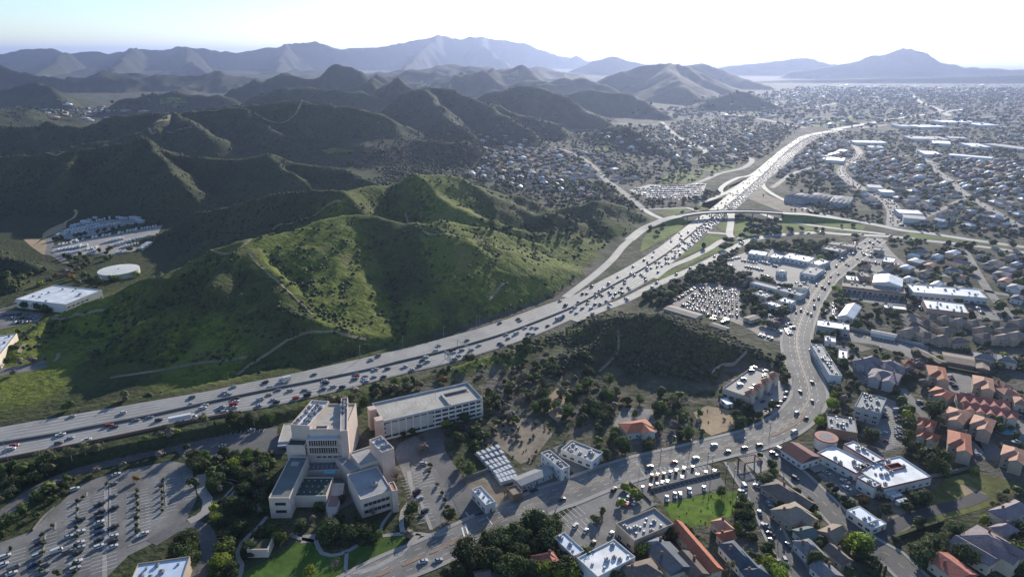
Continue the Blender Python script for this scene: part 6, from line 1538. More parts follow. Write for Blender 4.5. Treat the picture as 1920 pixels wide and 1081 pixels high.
def crown_mesh(kind, seed):
    """a crown one metre high and about as wide, standing on z = 0 .. 1"""
    rg = random.Random(seed); b = MB()
    if kind in ('oak', 'green', 'bright', 'rust', 'shrub'):
        n = 7 if kind != 'shrub' else 4
        for i in range(n):
            a = rg.uniform(0, 6.28); q = .30 * rg.random() ** .5; z = .50 + rg.uniform(-.16, .22) - q * .35
            r = rg.uniform(.20, .29); c = (q * math.cos(a), q * math.sin(a), z); blob(b, c, (r * .72, r * .72, r * .62), rg); leaves(b, c, (r * 1.05, r * 1.05, r * .9), 84, .044, rg, shell=.5)
        blob(b, (0, 0, .45), (.30, .30, .22), rg); leaves(b, (0, 0, .5), (.42, .42, .36), 130, .04, rg, shell=.8)
    elif kind == 'euc':
        for i in range(8):
            a = rg.uniform(0, 6.28); q = .30 * rg.random() ** .5; z = rg.uniform(.40, .86)
            r = rg.uniform(.11, .18); c = (q * math.cos(a), q * math.sin(a), z); blob(b, c, (r * .7, r * .7, r * .55), rg); leaves(b, c, (r * 1.25, r * 1.25, r), 46, .036, rg, shell=.35)
    elif kind == 'bare':
        for i in range(26):
            a = rg.uniform(0, 6.28); el = rg.uniform(.3, 1.3); L = rg.uniform(.3, .55); p = (0, 0, .25); q = (L * math.cos(a) * math.cos(el), L * math.sin(a) * math.cos(el), .25 + L * math.sin(el) * 1.2)
            b.tube(p, q, .012, .004, 3)
        leaves(b, (0, 0, .6), (.42, .42, .36), 420, .016, rg, shell=.3)
    elif kind == 'conifer':
        for i in range(9):
            z = .12 + i * .095; r = .30 * (1 - i / 9.6) * rg.uniform(.85, 1.15); b.cyl(rg.uniform(-.015, .015), rg.uniform(-.015, .015), z - .05, z + .13, r, r * .2, 9); leaves(b, (0, 0, z), (r * 1.15, r * 1.15, .05), 34, .032, rg, shell=.7)
    elif kind == 'cypress':
        for i in range(6):
            z = .14 + i * .145; r = .13 * math.sin(.5 + i / 6 * 2.3); blob(b, (0, 0, z), (r, r, .13), rg); leaves(b, (0, 0, z), (r * 1.15, r * 1.15, .12), 50, .026, rg, shell=.8)
    elif kind == 'palm':
        for i in range(20):
            a = i * .97; el = rg.uniform(-.5, 1.0); p0 = Vector((0, 0, .86)); d = Vector((math.cos(a), math.sin(a), 0)); s = d.cross(Vector((0, 0, 1))) * .03
            p1 = p0 + d * .13 + Vector((0, 0, .12 * math.sin(el))); p2 = p1 + d * .12 - Vector((0, 0, .07))
            k = len(b.v); b.v += [tuple(p0 - s * .3), tuple(p0 + s * .3), tuple(p1 + s), tuple(p1 - s), tuple(p2)]; b.f += [(k, k + 1, k + 2, k + 3), (k + 3, k + 2, k + 4)]; b.m += [0, 0]
    return b.mesh('crown', [LEAF[kind]])
def trunk_mesh(kind, seed):
    rg = random.Random(seed + 50); b = MB()
    top = {'euc': .72, 'palm': .87, 'conifer': .5, 'cypress': .3, 'bare': .5}.get(kind, .48); r = {'palm': .018, 'euc': .022}.get(kind, .028)
    mid = (rg.uniform(-.02, .02), rg.uniform(-.02, .02), top * .5)
    b.tube((0, 0, -.03), mid, r * 1.25, r * .95, 7).tube(mid, (0, 0, top), r * .95, r * .6, 7)
    if kind not in ('palm', 'conifer', 'cypress'):
        for i in range(4):
            a = i * 1.6 + rg.uniform(-.3, .3); q = rg.uniform(.14, .25); b.tube((mid[0], mid[1], top * .62), (q * math.cos(a), q * math.sin(a), top * .62 + rg.uniform(.16, .26)), r * .55, r * .25, 5)
    return b.mesh('trunk', [PALEB if kind == 'euc' else BARK])
TREES = {k: [(crown_mesh(k, 100 + 10 * i + j), trunk_mesh(k, j)) for j in range(3 if k in ('oak', 'green', 'euc', 'bright', 'bare', 'shrub') else 2)] for i, k in enumerate(LEAF)}
WID = {'oak': 1.15, 'green': 1.0, 'bright': 1.0, 'euc': .95, 'bare': 1.0, 'conifer': .85, 'cypress': .8, 'shrub': 1.3, 'rust': 1.0, 'palm': 1.0}
SPOTS = []                     # x, y, z, height, kind
def clear_of(x, y, r=1.0, lots=True):
    """which of the points stand free of roads, buildings and lots"""
    ok = np.ones(len(x), bool)
    for c, w in ROADLINES:
        bb = (x > c[:, 0].min() - w - 6) & (x < c[:, 0].max() + w + 6) & (y > c[:, 1].min() - w - 6) & (y < c[:, 1].max() + w + 6)
        i = np.where(bb & ok)[0]
        if len(i): ok[i] &= seg_dist(x[i], y[i], c) > w + r
    dm = seg_dist(x, y, fw_m[::2, :2]); dn = np.minimum(seg_dist(x, y, fw_n[::2, :2]), seg_dist(x, y, fw_s[::2, :2]))
    ok &= ~((dn + dm < 50) & (dm < 46) & (dn < 30)) | (dm > 30)
    ok &= dn > 3
    ok &= seg_dist(x, y, ovc[:, :2]) > 8
    for fx, fy, a, b_, c, s in FOOT:
        dx, dy = x - fx, y - fy
        ok &= ~((np.abs(dx * c + dy * s) < a + r) & (np.abs(-dx * s + dy * c) < b_ + r))
    if lots:
        for P in CLEAR:
            bb = (x > P[:, 0].min()) & (x < P[:, 0].max()) & (y > P[:, 1].min()) & (y < P[:, 1].max())
            i = np.where(bb & ok)[0]
            if len(i): ok[i] &= ~inside(x[i], y[i], P)
    return ok
def inside(x, y, P):
    n = len(P); r = np.zeros(len(x), bool)
    for i in range(n):
        (x1, y1), (x2, y2) = P[i], P[(i + 1) % n]
        if y1 == y2: continue
        r ^= ((y1 > y) != (y2 > y)) & (x < (x2 - x1) * (y - y1) / (y2 - y1) + x1)
    return r
def fill(poly, n, kinds, hr, seed, gap=.45, lots=True, flatz=False):
    r = np.random.default_rng(seed)
    P = np.array([(hit(*p) if not flatz else G(*p))[:2] for p in poly])
    x = r.uniform(P[:, 0].min(), P[:, 0].max(), n * 12); y = r.uniform(P[:, 1].min(), P[:, 1].max(), n * 12)
    m = inside(x, y, P); x, y = x[m], y[m]
    m = clear_of(x, y, 1.0, lots); x, y = x[m], y[m]
    ks = list(kinds); w = np.array([kinds[k] for k in ks], float); w /= w.sum(); out = 0
    have = {}
    for a, b_ in zip(x, y):
        if out >= n: break
        k = ks[r.choice(len(ks), p=w)]; h = float(hr[0] * .85 + (hr[1] * 1.22 - hr[0] * .85) * r.random() ** 1.6) * (.55 if k == 'shrub' else 1) * (1.15 if k in ('cypress', 'conifer', 'euc') else 1)
        key = (int(a // 8), int(b_ // 8)); bad = False
        for dx in (-1, 0, 1):
            for dy in (-1, 0, 1):
                for o in have.get((key[0] + dx, key[1] + dy), ()):
                    if math.hypot(o[0] - a, o[1] - b_) < gap * (h + o[2]) / 2: bad = True
        if bad: continue
        have.setdefault(key, []).append((a, b_, h)); SPOTS.append((a, b_, None, h, k)); out += 1
def spots(crop, lst):
    for px_, py_, h, k in lst:
        p = hit(*cr(crop, (px_, py_))[0]); SPOTS.append((p[0], p[1], p[2], h * 1.0, k))
spots('A', [(275, 600, 6.5, 'bright'), (385, 525, 6, 'green'), (405, 428, 9, 'euc'), (488, 398, 7.5, 'euc'), (265, 510, 9, 'euc'), (240, 440, 8, 'euc'), (275, 405, 6, 'green'), (125, 500, 7, 'green'), (60, 490, 6, 'oak'), (20, 510, 7, 'green'), (80, 650, 8, 'euc'), (1155, 245, 9, 'euc'), (970, 268, 6, 'bare'), (1360, 238, 9, 'euc'), (1425, 215, 9, 'euc'), (930, 335, 5, 'euc'), (860, 310, 4, 'green'),
    (760, 545, 4.5, 'rust'), (1200, 590, 8, 'green'), (1320, 490, 7, 'bright'), (1205, 715, 6, 'bright'), (1215, 770, 6, 'bright'), (1350, 830, 8, 'oak'), (1105, 575, 6, 'oak'), (1390, 430, 8, 'green'), (1040, 930, 10, 'oak'), (980, 960, 8, 'euc'), (1080, 1000, 8, 'oak'), (1240, 1040, 10, 'bright'), (1080, 1080, 9, 'green'), (1170, 510, 6, 'green'), (545, 500, 5, 'bare'), (690, 465, 4, 'bare'), (900, 410, 5, 'bare'), (320, 1075, 4, 'shrub')])
for x_, ya, yb, n in ((437, 660, 1060, 9), (240, 850, 1060, 5), (772, 600, 830, 7), (912, 545, 715, 6), (600, 565, 600, 1), (60, 930, 940, 1), (470, 640, 620, 1), (295, 800, 780, 1)):
    spots('A', [(x_ - (yy - ya) * .035 * (1 if x_ < 500 else -.3), yy, 2.6, 'shrub') for yy in np.linspace(ya, yb, n)])
spots('J3', [(660, 790, 10, 'euc'), (770, 770, 9, 'euc'), (920, 750, 9, 'green'), (310, 795, 11, 'euc'), (40, 830, 8, 'euc'), (1480, 560, 6, 'euc'), (1575, 560, 5, 'euc'), (150, 960, 5, 'oak'), (720, 1070, 7, 'bright'), (1700, 470, 7, 'bare')])
spots('B', [(190, 450, 8, 'green'), (120, 500, 8, 'bright'), (60, 445, 8, 'oak'), (30, 590, 6, 'green'), (310, 850, 7, 'green'), (150, 840, 8, 'oak'), (250, 880, 8, 'oak'), (350, 900, 8, 'green'), (450, 830, 7, 'bare'), (530, 790, 5, 'bare'), (625, 870, 11, 'oak'), (720, 880, 9, 'oak'), (820, 880, 9, 'oak'), (25, 1040, 9, 'bright'), (520, 1085, 7, 'bright'), (640, 1075, 7, 'bare'), (565, 725, 5, 'green'), (690, 690, 6, 'oak'), (830, 760, 7, 'bare'), (1060, 745, 8, 'oak'), (975, 570, 9, 'bare'), (1130, 420, 6, 'bare'), (1060, 870, 5, 'bare'), (1265, 800, 8, 'oak'), (1335, 985, 12, 'oak'), (1535, 880, 8, 'oak'), (1360, 530, 8, 'green'),
    (965, 250, 8, 'conifer'), (1000, 250, 9, 'conifer'), (1035, 248, 9, 'conifer'), (1070, 245, 9, 'conifer'), (1105, 240, 8, 'conifer'), (985, 290, 5, 'oak'), (1045, 295, 5, 'oak'), (1300, 500, 7, 'green'), (1400, 310, 6, 'green'), (870, 115, 7, 'euc'), (920, 108, 7, 'euc'), (960, 100, 7, 'euc'), (1035, 90, 7, 'euc'), (1090, 75, 7, 'euc'), (1220, 45, 6, 'rust'), (620, 150, 6, 'euc'), (680, 145, 5, 'euc'), (1250, 250, 6, 'bright'), (1290, 300, 7, 'oak'), (1340, 260, 8, 'oak'), (1300, 370, 8, 'oak'), (1260, 330, 6, 'oak'), (1150, 530, 3, 'shrub'), (1170, 500, 3, 'shrub'), (1215, 640, 3, 'shrub'), (1230, 680, 3, 'shrub'), (1190, 600, 3, 'shrub'), (1250, 720, 3, 'shrub'), (860, 450, 3, 'shrub')])
spots('C', [(390, 150, 9, 'euc'), (250, 200, 6, 'bare'), (470, 200, 6, 'oak'), (590, 320, 10, 'euc'), (770, 250, 9, 'oak'), (690, 180, 9, 'oak'), (720, 200, 9, 'oak'), (800, 220, 9, 'oak'), (680, 80, 10, 'green'), (640, 110, 8, 'green'), (660, 260, 7, 'oak'), (910, 160, 7, 'oak'), (880, 155, 5, 'rust'), (942, 228, 6, 'green'), (1130, 190, 9, 'euc'), (1200, 185, 9, 'euc'), (1085, 185, 6, 'bright'), (1060, 310, 8, 'oak'), (830, 325, 7, 'green'), (875, 410, 11, 'oak'), (905, 440, 9, 'oak'), (780, 470, 7, 'oak'), (1020, 420, 8, 'oak'), (985, 405, 6, 'oak'), (1140, 295, 7, 'bare'), (1185, 345, 6, 'oak'), (1215, 355, 5, 'oak'), (1480, 260, 7, 'oak'), (25, 540, 9, 'euc'), (265, 680, 7, 'bare'), (885, 595, 5, 'bright'), (930, 650, 5, 'bright'), (870, 705, 5, 'bright'), (760, 750, 5, 'green'), (740, 800, 5, 'euc'), (715, 780, 4, 'green'), (958, 670, 5, 'green'),
    (405, 800, 12, 'oak'), (450, 850, 11, 'oak'), (300, 890, 11, 'oak'), (325, 990, 9, 'oak'), (230, 870, 9, 'oak'), (350, 850, 9, 'oak'), (60, 970, 12, 'oak'), (355, 1050, 8, 'oak'), (450, 1070, 9, 'bright'), (530, 1085, 9, 'bright'), (645, 1010, 9, 'oak'), (590, 1080, 9, 'bright'), (805, 1075, 8, 'oak'), (970, 975, 9, 'green'), (1000, 990, 8, 'green'), (950, 895, 5, 'oak'), (1150, 900, 8, 'oak'), (1175, 850, 6, 'oak'), (1250, 1010, 7, 'bare'), (1400, 655, 7, 'green'), (1490, 725, 6, 'oak'), (1490, 790, 6, 'oak'), (1440, 1075, 8, 'euc'), (1510, 690, 6, 'oak'), (1215, 835, 3, 'shrub'), (1240, 860, 3, 'shrub'), (1270, 880, 3, 'shrub'), (570, 1000, 7, 'oak'), (520, 940, 8, 'oak'), (470, 960, 7, 'oak')])
spots('D', [(85, 590, 8, 'oak'), (235, 520, 7, 'oak'), (245, 545, 5, 'bright'), (160, 590, 5, 'bright'), (145, 450, 4, 'oak'), (415, 700, 7, 'oak'), (465, 740, 6, 'oak'), (415, 800, 7, 'green'), (350, 640, 5, 'oak'), (155, 675, 4.5, 'green'), (200, 715, 5, 'oak'), (60, 735, 7, 'oak'), (20, 780, 7, 'oak'), (80, 830, 6, 'oak'), (690, 940, 12, 'bright'), (740, 960, 11, 'green'), (640, 880, 9, 'bright'),
    (930, 1010, 11, 'oak'), (985, 975, 11, 'euc'), (1045, 950, 11, 'oak'), (1110, 910, 10, 'euc'), (1165, 880, 11, 'oak'), (1260, 1020, 12, 'oak'), (1220, 1000, 9, 'oak'), (1480, 1010, 11, 'green'), (1515, 985, 10, 'oak'), (1435, 1020, 9, 'green'), (1400, 720, 11, 'euc'), (1370, 745, 9, 'euc'), (1000, 690, 9, 'oak'), (965, 690, 7, 'oak'), (1050, 540, 14, 'oak'), (1010, 470, 12, 'oak'), (1095, 490, 11, 'oak'), (960, 430, 9, 'oak'), (1105, 545, 6, 'green'), (740, 665, 7, 'euc'), (670, 680, 5, 'rust'), (585, 705, 5, 'cypress'), (560, 690, 5, 'cypress'), (500, 630, 5, 'cypress'), (480, 610, 5, 'cypress'), (610, 710, 5, 'cypress'), (905, 700, 5, 'oak'), (920, 740, 5, 'oak'), (970, 810, 6, 'oak'), (945, 790, 5, 'green'), (795, 750, 7, 'oak'), (695, 350, 9, 'euc'), (735, 355, 9, 'euc'), (715, 365, 8, 'oak'), (450, 285, 8, 'bright'), (420, 270, 6, 'bright'), (490, 190, 9, 'bright'), (520, 130, 6, 'bright'), (580, 160, 8, 'bare'),
    (885, 170, 7, 'green'), (905, 240, 7, 'bright'), (910, 300, 7, 'green'), (915, 345, 7, 'green'), (900, 395, 8, 'oak'), (935, 420, 8, 'oak'), (895, 205, 6, 'green'), (1055, 240, 14, 'oak'), (1080, 290, 10, 'euc'), (1040, 225, 11, 'oak'), (1075, 210, 11, 'oak'), (1200, 350, 7, 'bare'), (1260, 355, 7, 'bare'), (1392, 305, 7, 'green'), (1360, 270, 7, 'oak'), (1485, 340, 5, 'green'), (250, 205, 7, 'oak'), (140, 265, 6, 'oak'), (60, 210, 8, 'oak'), (20, 280, 8, 'oak'), (180, 265, 5, 'oak'), (275, 40, 7, 'oak'), (290, 20, 7, 'oak'), (1272, 535, 5, 'bright'), (1490, 635, 5, 'green'), (1345, 805, 6, 'bright'), (700, 1070, 7, 'cypress'), (725, 1060, 7, 'cypress'), (760, 1075, 7, 'cypress'), (785, 1085, 7, 'cypress'), (385, 1065, 9, 'green'), (430, 1070, 9, 'oak'), (330, 1075, 8, 'green'), (268, 1000, 4, 'rust'), (300, 930, 5, 'green'), (345, 965, 5, 'green'), (850, 1050, 8, 'bare'), (1430, 640, 4, 'shrub'), (240, 990, 4, 'shrub'), (120, 1000, 5, 'green')])
spots('H8', [(1270, 255, 8, 'oak'), (550, 605, 7, 'oak'), (750, 715, 6, 'oak'), (845, 770, 8, 'bare'), (715, 880, 8, 'oak'), (1000, 890, 6, 'oak'), (940, 945, 4, 'green'), (1250, 760, 6, 'oak'), (1100, 850, 5, 'oak'), (1640, 930, 8, 'green'), (1690, 900, 7, 'green'), (1755, 740, 9, 'bright'), (1790, 590, 7, 'euc'), (1690, 560, 6, 'oak'), (1580, 230, 8, 'oak'), (1540, 20, 7, 'oak'), (1300, 450, 5, 'oak'), (1330, 380, 6, 'oak'), (1300, 320, 6, 'oak'), (1180, 250, 5, 'oak'), (1100, 220, 4, 'green')])
spots('E', [(408, 450, 8, 'palm'), (412, 440, 6, 'oak'), (440, 575, 8, 'oak'), (440, 415, 5, 'bright'), (470, 200, 6, 'oak'), (500, 190, 6, 'bright'), (500, 235, 6, 'bright'), (345, 160, 7, 'oak'), (350, 220, 6, 'oak'), (305, 190, 6, 'oak'), (230, 270, 11, 'oak'), (290, 265, 10, 'oak'), (100, 320, 6, 'bright'), (620, 390, 8, 'green'), (690, 690, 8, 'oak'), (650, 560, 6, 'oak'), (250, 580, 9, 'oak'), (140, 330, 8, 'bare'), (180, 340, 8, 'bare'), (730, 180, 7, 'bare'), (1090, 220, 8, 'bare'), (1100, 105, 7, 'oak'), (1740, 230, 11, 'green'), (1790, 260, 9, 'green'), (820, 290, 9, 'oak'), (880, 260, 9, 'oak'), (1000, 380, 8, 'oak'), (1110, 620, 10, 'bare'), (1160, 640, 10, 'bare'), (1080, 660, 9, 'bare'), (1260, 570, 6, 'bright'), (1145, 540, 8, 'euc'), (1690, 620, 8, 'euc'), (1790, 600, 9, 'euc')])
spots('F', [(180, 440, 8, 'oak'), (85, 458, 7, 'oak'), (132, 500, 8, 'oak'), (330, 335, 6, 'oak'), (445, 320, 9, 'oak'), (430, 620, 9, 'oak'), (415, 640, 7, 'oak'), (655, 560, 8, 'oak'), (705, 565, 8, 'oak'), (645, 620, 8, 'oak'), (795, 525, 8, 'oak'), (1160, 478, 9, 'oak'), (1180, 480, 8, 'oak'), (1255, 470, 8, 'oak'), (1370, 465, 6, 'oak'), (1430, 475, 7, 'oak'), (1670, 440, 6, 'oak'), (965, 198, 4, 'shrub'), (1580, 440, 5, 'oak'), (1600, 650, 5, 'bright')] + [(x_, y_, 10, 'conifer') for x_, y_ in ((870, 420), (872, 460), (880, 500), (905, 500), (940, 420), (938, 465), (968, 440), (990, 460), (985, 490), (1010, 485), (1040, 450), (1035, 480), (1060, 490), (1080, 470), (1075, 495), (830, 490), (850, 400), (900, 410), (1000, 420), (1050, 410), (760, 380), (790, 375))])
spots('H1', [(x_, y_, 7, k) for x_, y_, k in ((600, 430, 'oak'), (650, 425, 'oak'), (700, 410, 'oak'), (850, 395, 'green'), (900, 385, 'oak'), (960, 370, 'oak'), (1100, 345, 'oak'), (1180, 325, 'oak'), (1280, 315, 'oak'), (1350, 300, 'oak'), (1440, 285, 'green'), (1540, 270, 'oak'), (1650, 250, 'green'), (1720, 245, 'green'), (1780, 250, 'green'), (720, 620, 'oak'), (790, 640, 'oak'), (860, 660, 'oak'), (900, 600, 'oak'), (960, 640, 'oak'), (1000, 670, 'oak'), (1120, 560, 'oak'), (1210, 590, 'oak'), (1240, 540, 'oak'), (1200, 650, 'green'), (1260, 630, 'green'), (1440, 545, 'euc'), (1480, 540, 'euc'), (800, 740, 'oak'), (880, 770, 'euc'), (900, 730, 'bare'), (740, 800, 'bare'), (790, 810, 'bare'), (960, 720, 'oak'), (1010, 700, 'euc'), (930, 840, 'green'), (1010, 850, 'green'), (1040, 880, 'green'), (1100, 900, 'green'), (1140, 930, 'oak'), (880, 920, 'euc'), (820, 870, 'rust'), (780, 850, 'rust'), (1350, 870, 'bright'), (1440, 830, 'bright'), (1280, 870, 'green'), (640, 850, 'rust'), (560, 900, 'oak'), (400, 930, 'bright'))])
spots('H2', [(460, 200, 9, 'oak'), (520, 230, 9, 'oak'), (600, 140, 9, 'oak'), (640, 110, 9, 'oak'), (600, 240, 8, 'green'), (240, 130, 8, 'oak'), (540, 280, 6, 'oak'), (320, 850, 6, 'bare'), (450, 840, 4, 'bare'), (180, 890, 6, 'bare'), (240, 930, 5, 'bare'), (40, 830, 6, 'green'), (220, 510, 5, 'green'), (860, 180, 4, 'bare'), (970, 140, 4, 'green'), (1000, 740, 4, 'bare')])
spots('J1', [(790, 400, 7, 'green'), (1400, 320, 8, 'euc'), (1360, 345, 4, 'bright'), (530, 980, 7, 'euc'), (110, 1050, 5, 'green')])
MANUAL = len(SPOTS)
fill([(560, 765), (700, 728), (900, 676), (1000, 645), (1060, 690), (1000, 720), (910, 708), (880, 700), (700, 742), (690, 760)], 40, {'oak': 4, 'green': 4, 'bare': 1, 'euc': 2}, (4, 7.5), 1)
fill([(905, 730), (1000, 680), (1100, 665), (1160, 720), (1180, 780), (1080, 800), (960, 760), (920, 770)], 70, {'oak': 5, 'green': 3, 'bare': 1, 'euc': 1}, (5, 9), 2)
fill([(0, 875), (110, 855), (320, 805), (480, 782), (480, 800), (330, 830), (140, 880), (0, 960)], 60, {'oak': 3, 'green': 3, 'euc': 2, 'bright': 1}, (3.5, 7), 3)
fill([(345, 850), (520, 850), (500, 965), (440, 965), (370, 900)], 75, {'oak': 6, 'green': 2, 'bare': 1}, (5, 8), 4, .4)
fill([(330, 995), (420, 1000), (450, 1090), (300, 1090)], 10, {'oak': 4, 'green': 2}, (6, 9), 5)
fill([(860, 990), (1040, 945), (1050, 1010), (1090, 1085), (830, 1085)], 40, {'oak': 6, 'green': 1}, (6, 10), 6)
fill([(0, 960), (60, 920), (150, 890), (90, 960), (0, 1010)], 16, {'oak': 3, 'green': 2, 'shrub': 3}, (4, 7), 7)
fill([(1380, 965), (1700, 1000), (2110, 1000), (2110, 1090), (1380, 1090)], 60, {'oak': 5, 'green': 2, 'bare': 1, 'bright': 1}, (4, 8), 8)
fill([(1500, 480), (1560, 470), (2110, 490), (2110, 700), (1640, 660), (1560, 620)], 290, {'oak': 6, 'green': 4, 'bright': 1, 'bare': 1}, (4.5, 8), 9, .5)
fill([(1640, 650), (2110, 700), (2110, 900), (1740, 850), (1640, 800)], 70, {'oak': 5, 'green': 3, 'bare': 2, 'shrub': 3}, (3.5, 7), 10, .5)
fill([(1240, 575), (1200, 560), (1290, 505), (1420, 455), (1580, 455), (1500, 480), (1420, 505), (1360, 530), (1290, 545)], 170, {'oak': 6, 'green': 3}, (5, 8.5), 11, .4)
fill([(1330, 545), (1420, 500), (1500, 505), (1510, 600), (1440, 620), (1400, 590)], 60, {'oak': 5, 'green': 3, 'bare': 2}, (5, 8.5), 12, .45)
fill([(1480, 640), (1560, 620), (1700, 700), (1700, 850), (1560, 820), (1520, 740)], 45, {'oak': 4, 'green': 3, 'shrub': 3}, (3.5, 7), 13, .5)
fill([(1100, 760), (1300, 730), (1340, 800), (1300, 850), (1120, 870)], 26, {'oak': 5, 'green': 2, 'bare': 1}, (4, 7.5), 14, .5)
fill([(1600, 445), (2110, 475), (2110, 500), (1600, 470)], 70, {'oak': 6, 'green': 2}, (5, 9), 15, .4)
fill([(1480, 395), (1560, 385), (1700, 425), (2110, 450), (2110, 462), (1700, 432), (1560, 410)], 80, {'oak': 6, 'green': 2}, (5, 8), 16, .4)
fill([(1130, 520), (1180, 495), (1240, 455), (1270, 445), (1230, 480), (1170, 515)], 60, {'green': 3, 'oak': 3, 'shrub': 3}, (3, 6), 17, .4)
fill([(880, 420), (980, 430), (1130, 425), (1150, 445), (1060, 455), (950, 450), (890, 440)], 100, {'oak': 4, 'green': 2, 'shrub': 4}, (4, 7), 18, .4)
fill([(1205, 372), (1310, 372), (1320, 358), (1370, 350), (1350, 372), (1290, 384), (1210, 388)], 60, {'oak': 6, 'green': 2}, (5, 8), 19, .4)
fill([(1160, 320), (1230, 328), (1320, 330), (1310, 345), (1170, 345)], 60, {'oak': 6, 'green': 2}, (5, 8), 20, .4)
fill([(0, 560), (30, 545), (100, 530), (90, 500), (40, 520), (0, 530)], 12, {'oak': 3, 'green': 3}, (4, 7), 21)
fill([(120, 0 + 0), (1, 1), (2, 2)] and cr('C', (120, 350), (240, 230), (420, 240), (520, 320), (400, 470), (130, 430)), 40, {'shrub': 4, 'bare': 1}, (2, 4.5), 22, .6, False)
fill(cr('C', (1250, 190), (1460, 180), (1480, 300), (1340, 340), (1270, 300)), 10, {'shrub': 1}, (2, 3.5), 23, .6, False)
fill(cr('C', (20, 200), (200, 100), (330, 300), (120, 420), (10, 400)), 45, {'green': 3, 'shrub': 4, 'oak': 2, 'bare': 1}, (2.5, 6), 24, .5)
fill(cr('J8', (300, 420), (720, 318), (1000, 288), (1090, 380), (880, 560), (560, 640), (415, 590)), 22, {'shrub': 1}, (.9, 1.8), 25, .6, False)
fill([(380, 985), (470, 985), (480, 1081), (390, 1081)], 16, {'oak': 4, 'green': 3, 'bright': 1}, (4, 7), 26, .5)
fill([(560, 990), (700, 970), (720, 1010), (640, 1060), (560, 1040)], 14, {'oak': 4, 'green': 2}, (4, 7), 27, .5)
NEARN = len(SPOTS)
MIX = {'oak': 7, 'green': 5, 'bright': .9, 'bare': .9, 'euc': 1.4}
fill([(1440, 330), (1540, 250), (2110, 235), (2110, 470), (1700, 425), (1560, 400)], 2500, MIX, (5, 10), 30, .36)
fill([(830, 240), (960, 225), (1130, 228), (1350, 225), (1500, 240), (1440, 290), (1340, 330), (1200, 330), (1130, 345), (1000, 335), (900, 300)], 2100, MIX, (5, 10), 31, .36)
fill([(1180, 215), (1300, 190), (1500, 165), (2110, 168), (2110, 238), (1560, 242), (1350, 228)], 3800, MIX, (8, 15), 32, .34)
fill([(1560, 172), (2110, 165), (2110, 190), (1540, 195)], 500, MIX, (12, 22), 33, .4)
fill([(0, 205), (130, 190), (420, 182), (500, 190), (420, 200), (200, 212), (0, 225)], 500, MIX, (7, 13), 34, .4)
fill([(640, 300), (720, 280), (830, 245), (910, 255), (910, 300), (830, 315), (735, 330)], 900, {'oak': 6, 'shrub': 4}, (4, 8), 35, .4)
fill([(880, 310), (1000, 335), (1130, 345), (1200, 370), (1215, 400), (1100, 368), (1010, 352), (900, 312)], 420, MIX, (4, 8), 36, .4)
fill([(640, 335), (735, 300), (880, 300), (900, 315), (845, 303), (780, 325), (735, 345)], 420, {'oak': 6, 'shrub': 4}, (3, 7), 37, .4)
fill([(700, 345), (790, 318), (880, 305), (1000, 325), (1130, 372), (1150, 395), (1060, 392), (900, 360), (760, 362)], 900, MIX, (4, 8), 38, .42, True, True)
S = np.array([(s[0], s[1]) for s in SPOTS])
for i in np.where(~clear_of(S[:MANUAL, 0], S[:MANUAL, 1], .2, False))[0]:          # move hand-placed trees off kerbs and walls
    aa = np.tile(np.arange(16) * math.pi / 8, 6); dd = np.repeat(np.array((2, 3.5, 5, 7, 9, 12.)), 16)
    cx_, cy_ = S[i, 0] + dd * np.cos(aa), S[i, 1] + dd * np.sin(aa); g_ = clear_of(cx_, cy_, .3, False)
    if g_.any(): q_ = int(np.argmax(g_)); S[i] = (cx_[q_], cy_[q_]); SPOTS[i] = (cx_[q_], cy_[q_], None, SPOTS[i][3], SPOTS[i][4])
Zs = hz(S[:, 0], S[:, 1])
ok = clear_of(S[:, 0], S[:, 1], .2, False)
px_, py_ = to_px(S[:, 0], S[:, 1], Zs)
ok &= (px_ > -40) & (px_ < 2130) & (py_ < 1110)
size = np.array([s[3] for s in SPOTS]) / np.hypot(S[:, 0], S[:, 1])
size = np.where(np.arange(len(SPOTS)) < NEARN, size, 0)
infr = (px_ > -20) & (px_ < 1935)
size = np.where(infr, size, size * .05)
order = [i for i in np.argsort(-size) if ok[i]]
tr_rng = random.Random(8); TDONE = []
KN = {'oak': 'dark green spreading tree', 'green': 'mid green leafy tree', 'bright': 'bright yellow-green tree', 'euc': 'olive tree with pale trunk', 'bare': 'bare brown twiggy tree', 'conifer': 'dark pointed conifer', 'cypress': 'slim dark cypress', 'shrub': 'low green shrub', 'rust': 'rusty orange-leaved tree', 'palm': 'fan palm'}
TNAME = {'shrub': 'shrub', 'conifer': 'conifer', 'cypress': 'cypress', 'palm': 'palm_tree', 'euc': 'eucalyptus_tree', 'oak': 'oak_tree', 'bare': 'bare_tree'}
for i in order[:300]:
    x, y, z, h, k = SPOTS[i]; z = float(Zs[i]); v = tr_rng.randrange(len(TREES[k])); w = WID[k] * tr_rng.uniform(.85, 1.15)
    root = empty(TNAME.get(k, 'leafy_tree'), (x, y, z - .05), tr_rng.uniform(0, 6.28)); tag(root, None, 'shrub' if k == 'shrub' else 'tree', KN[k].replace(' tree', ' trees') if 'tree' in KN[k] else KN[k] + 's')
    inst('trunk', TREES[k][v][1], root, sc=(h * .9, h * .9, h)); inst('crown', TREES[k][v][0], root, sc=(h * w * .95, h * w * .95, h))
    TDONE.append((root, ('tall ' if h > 9 else '') + KN[k], x, y))
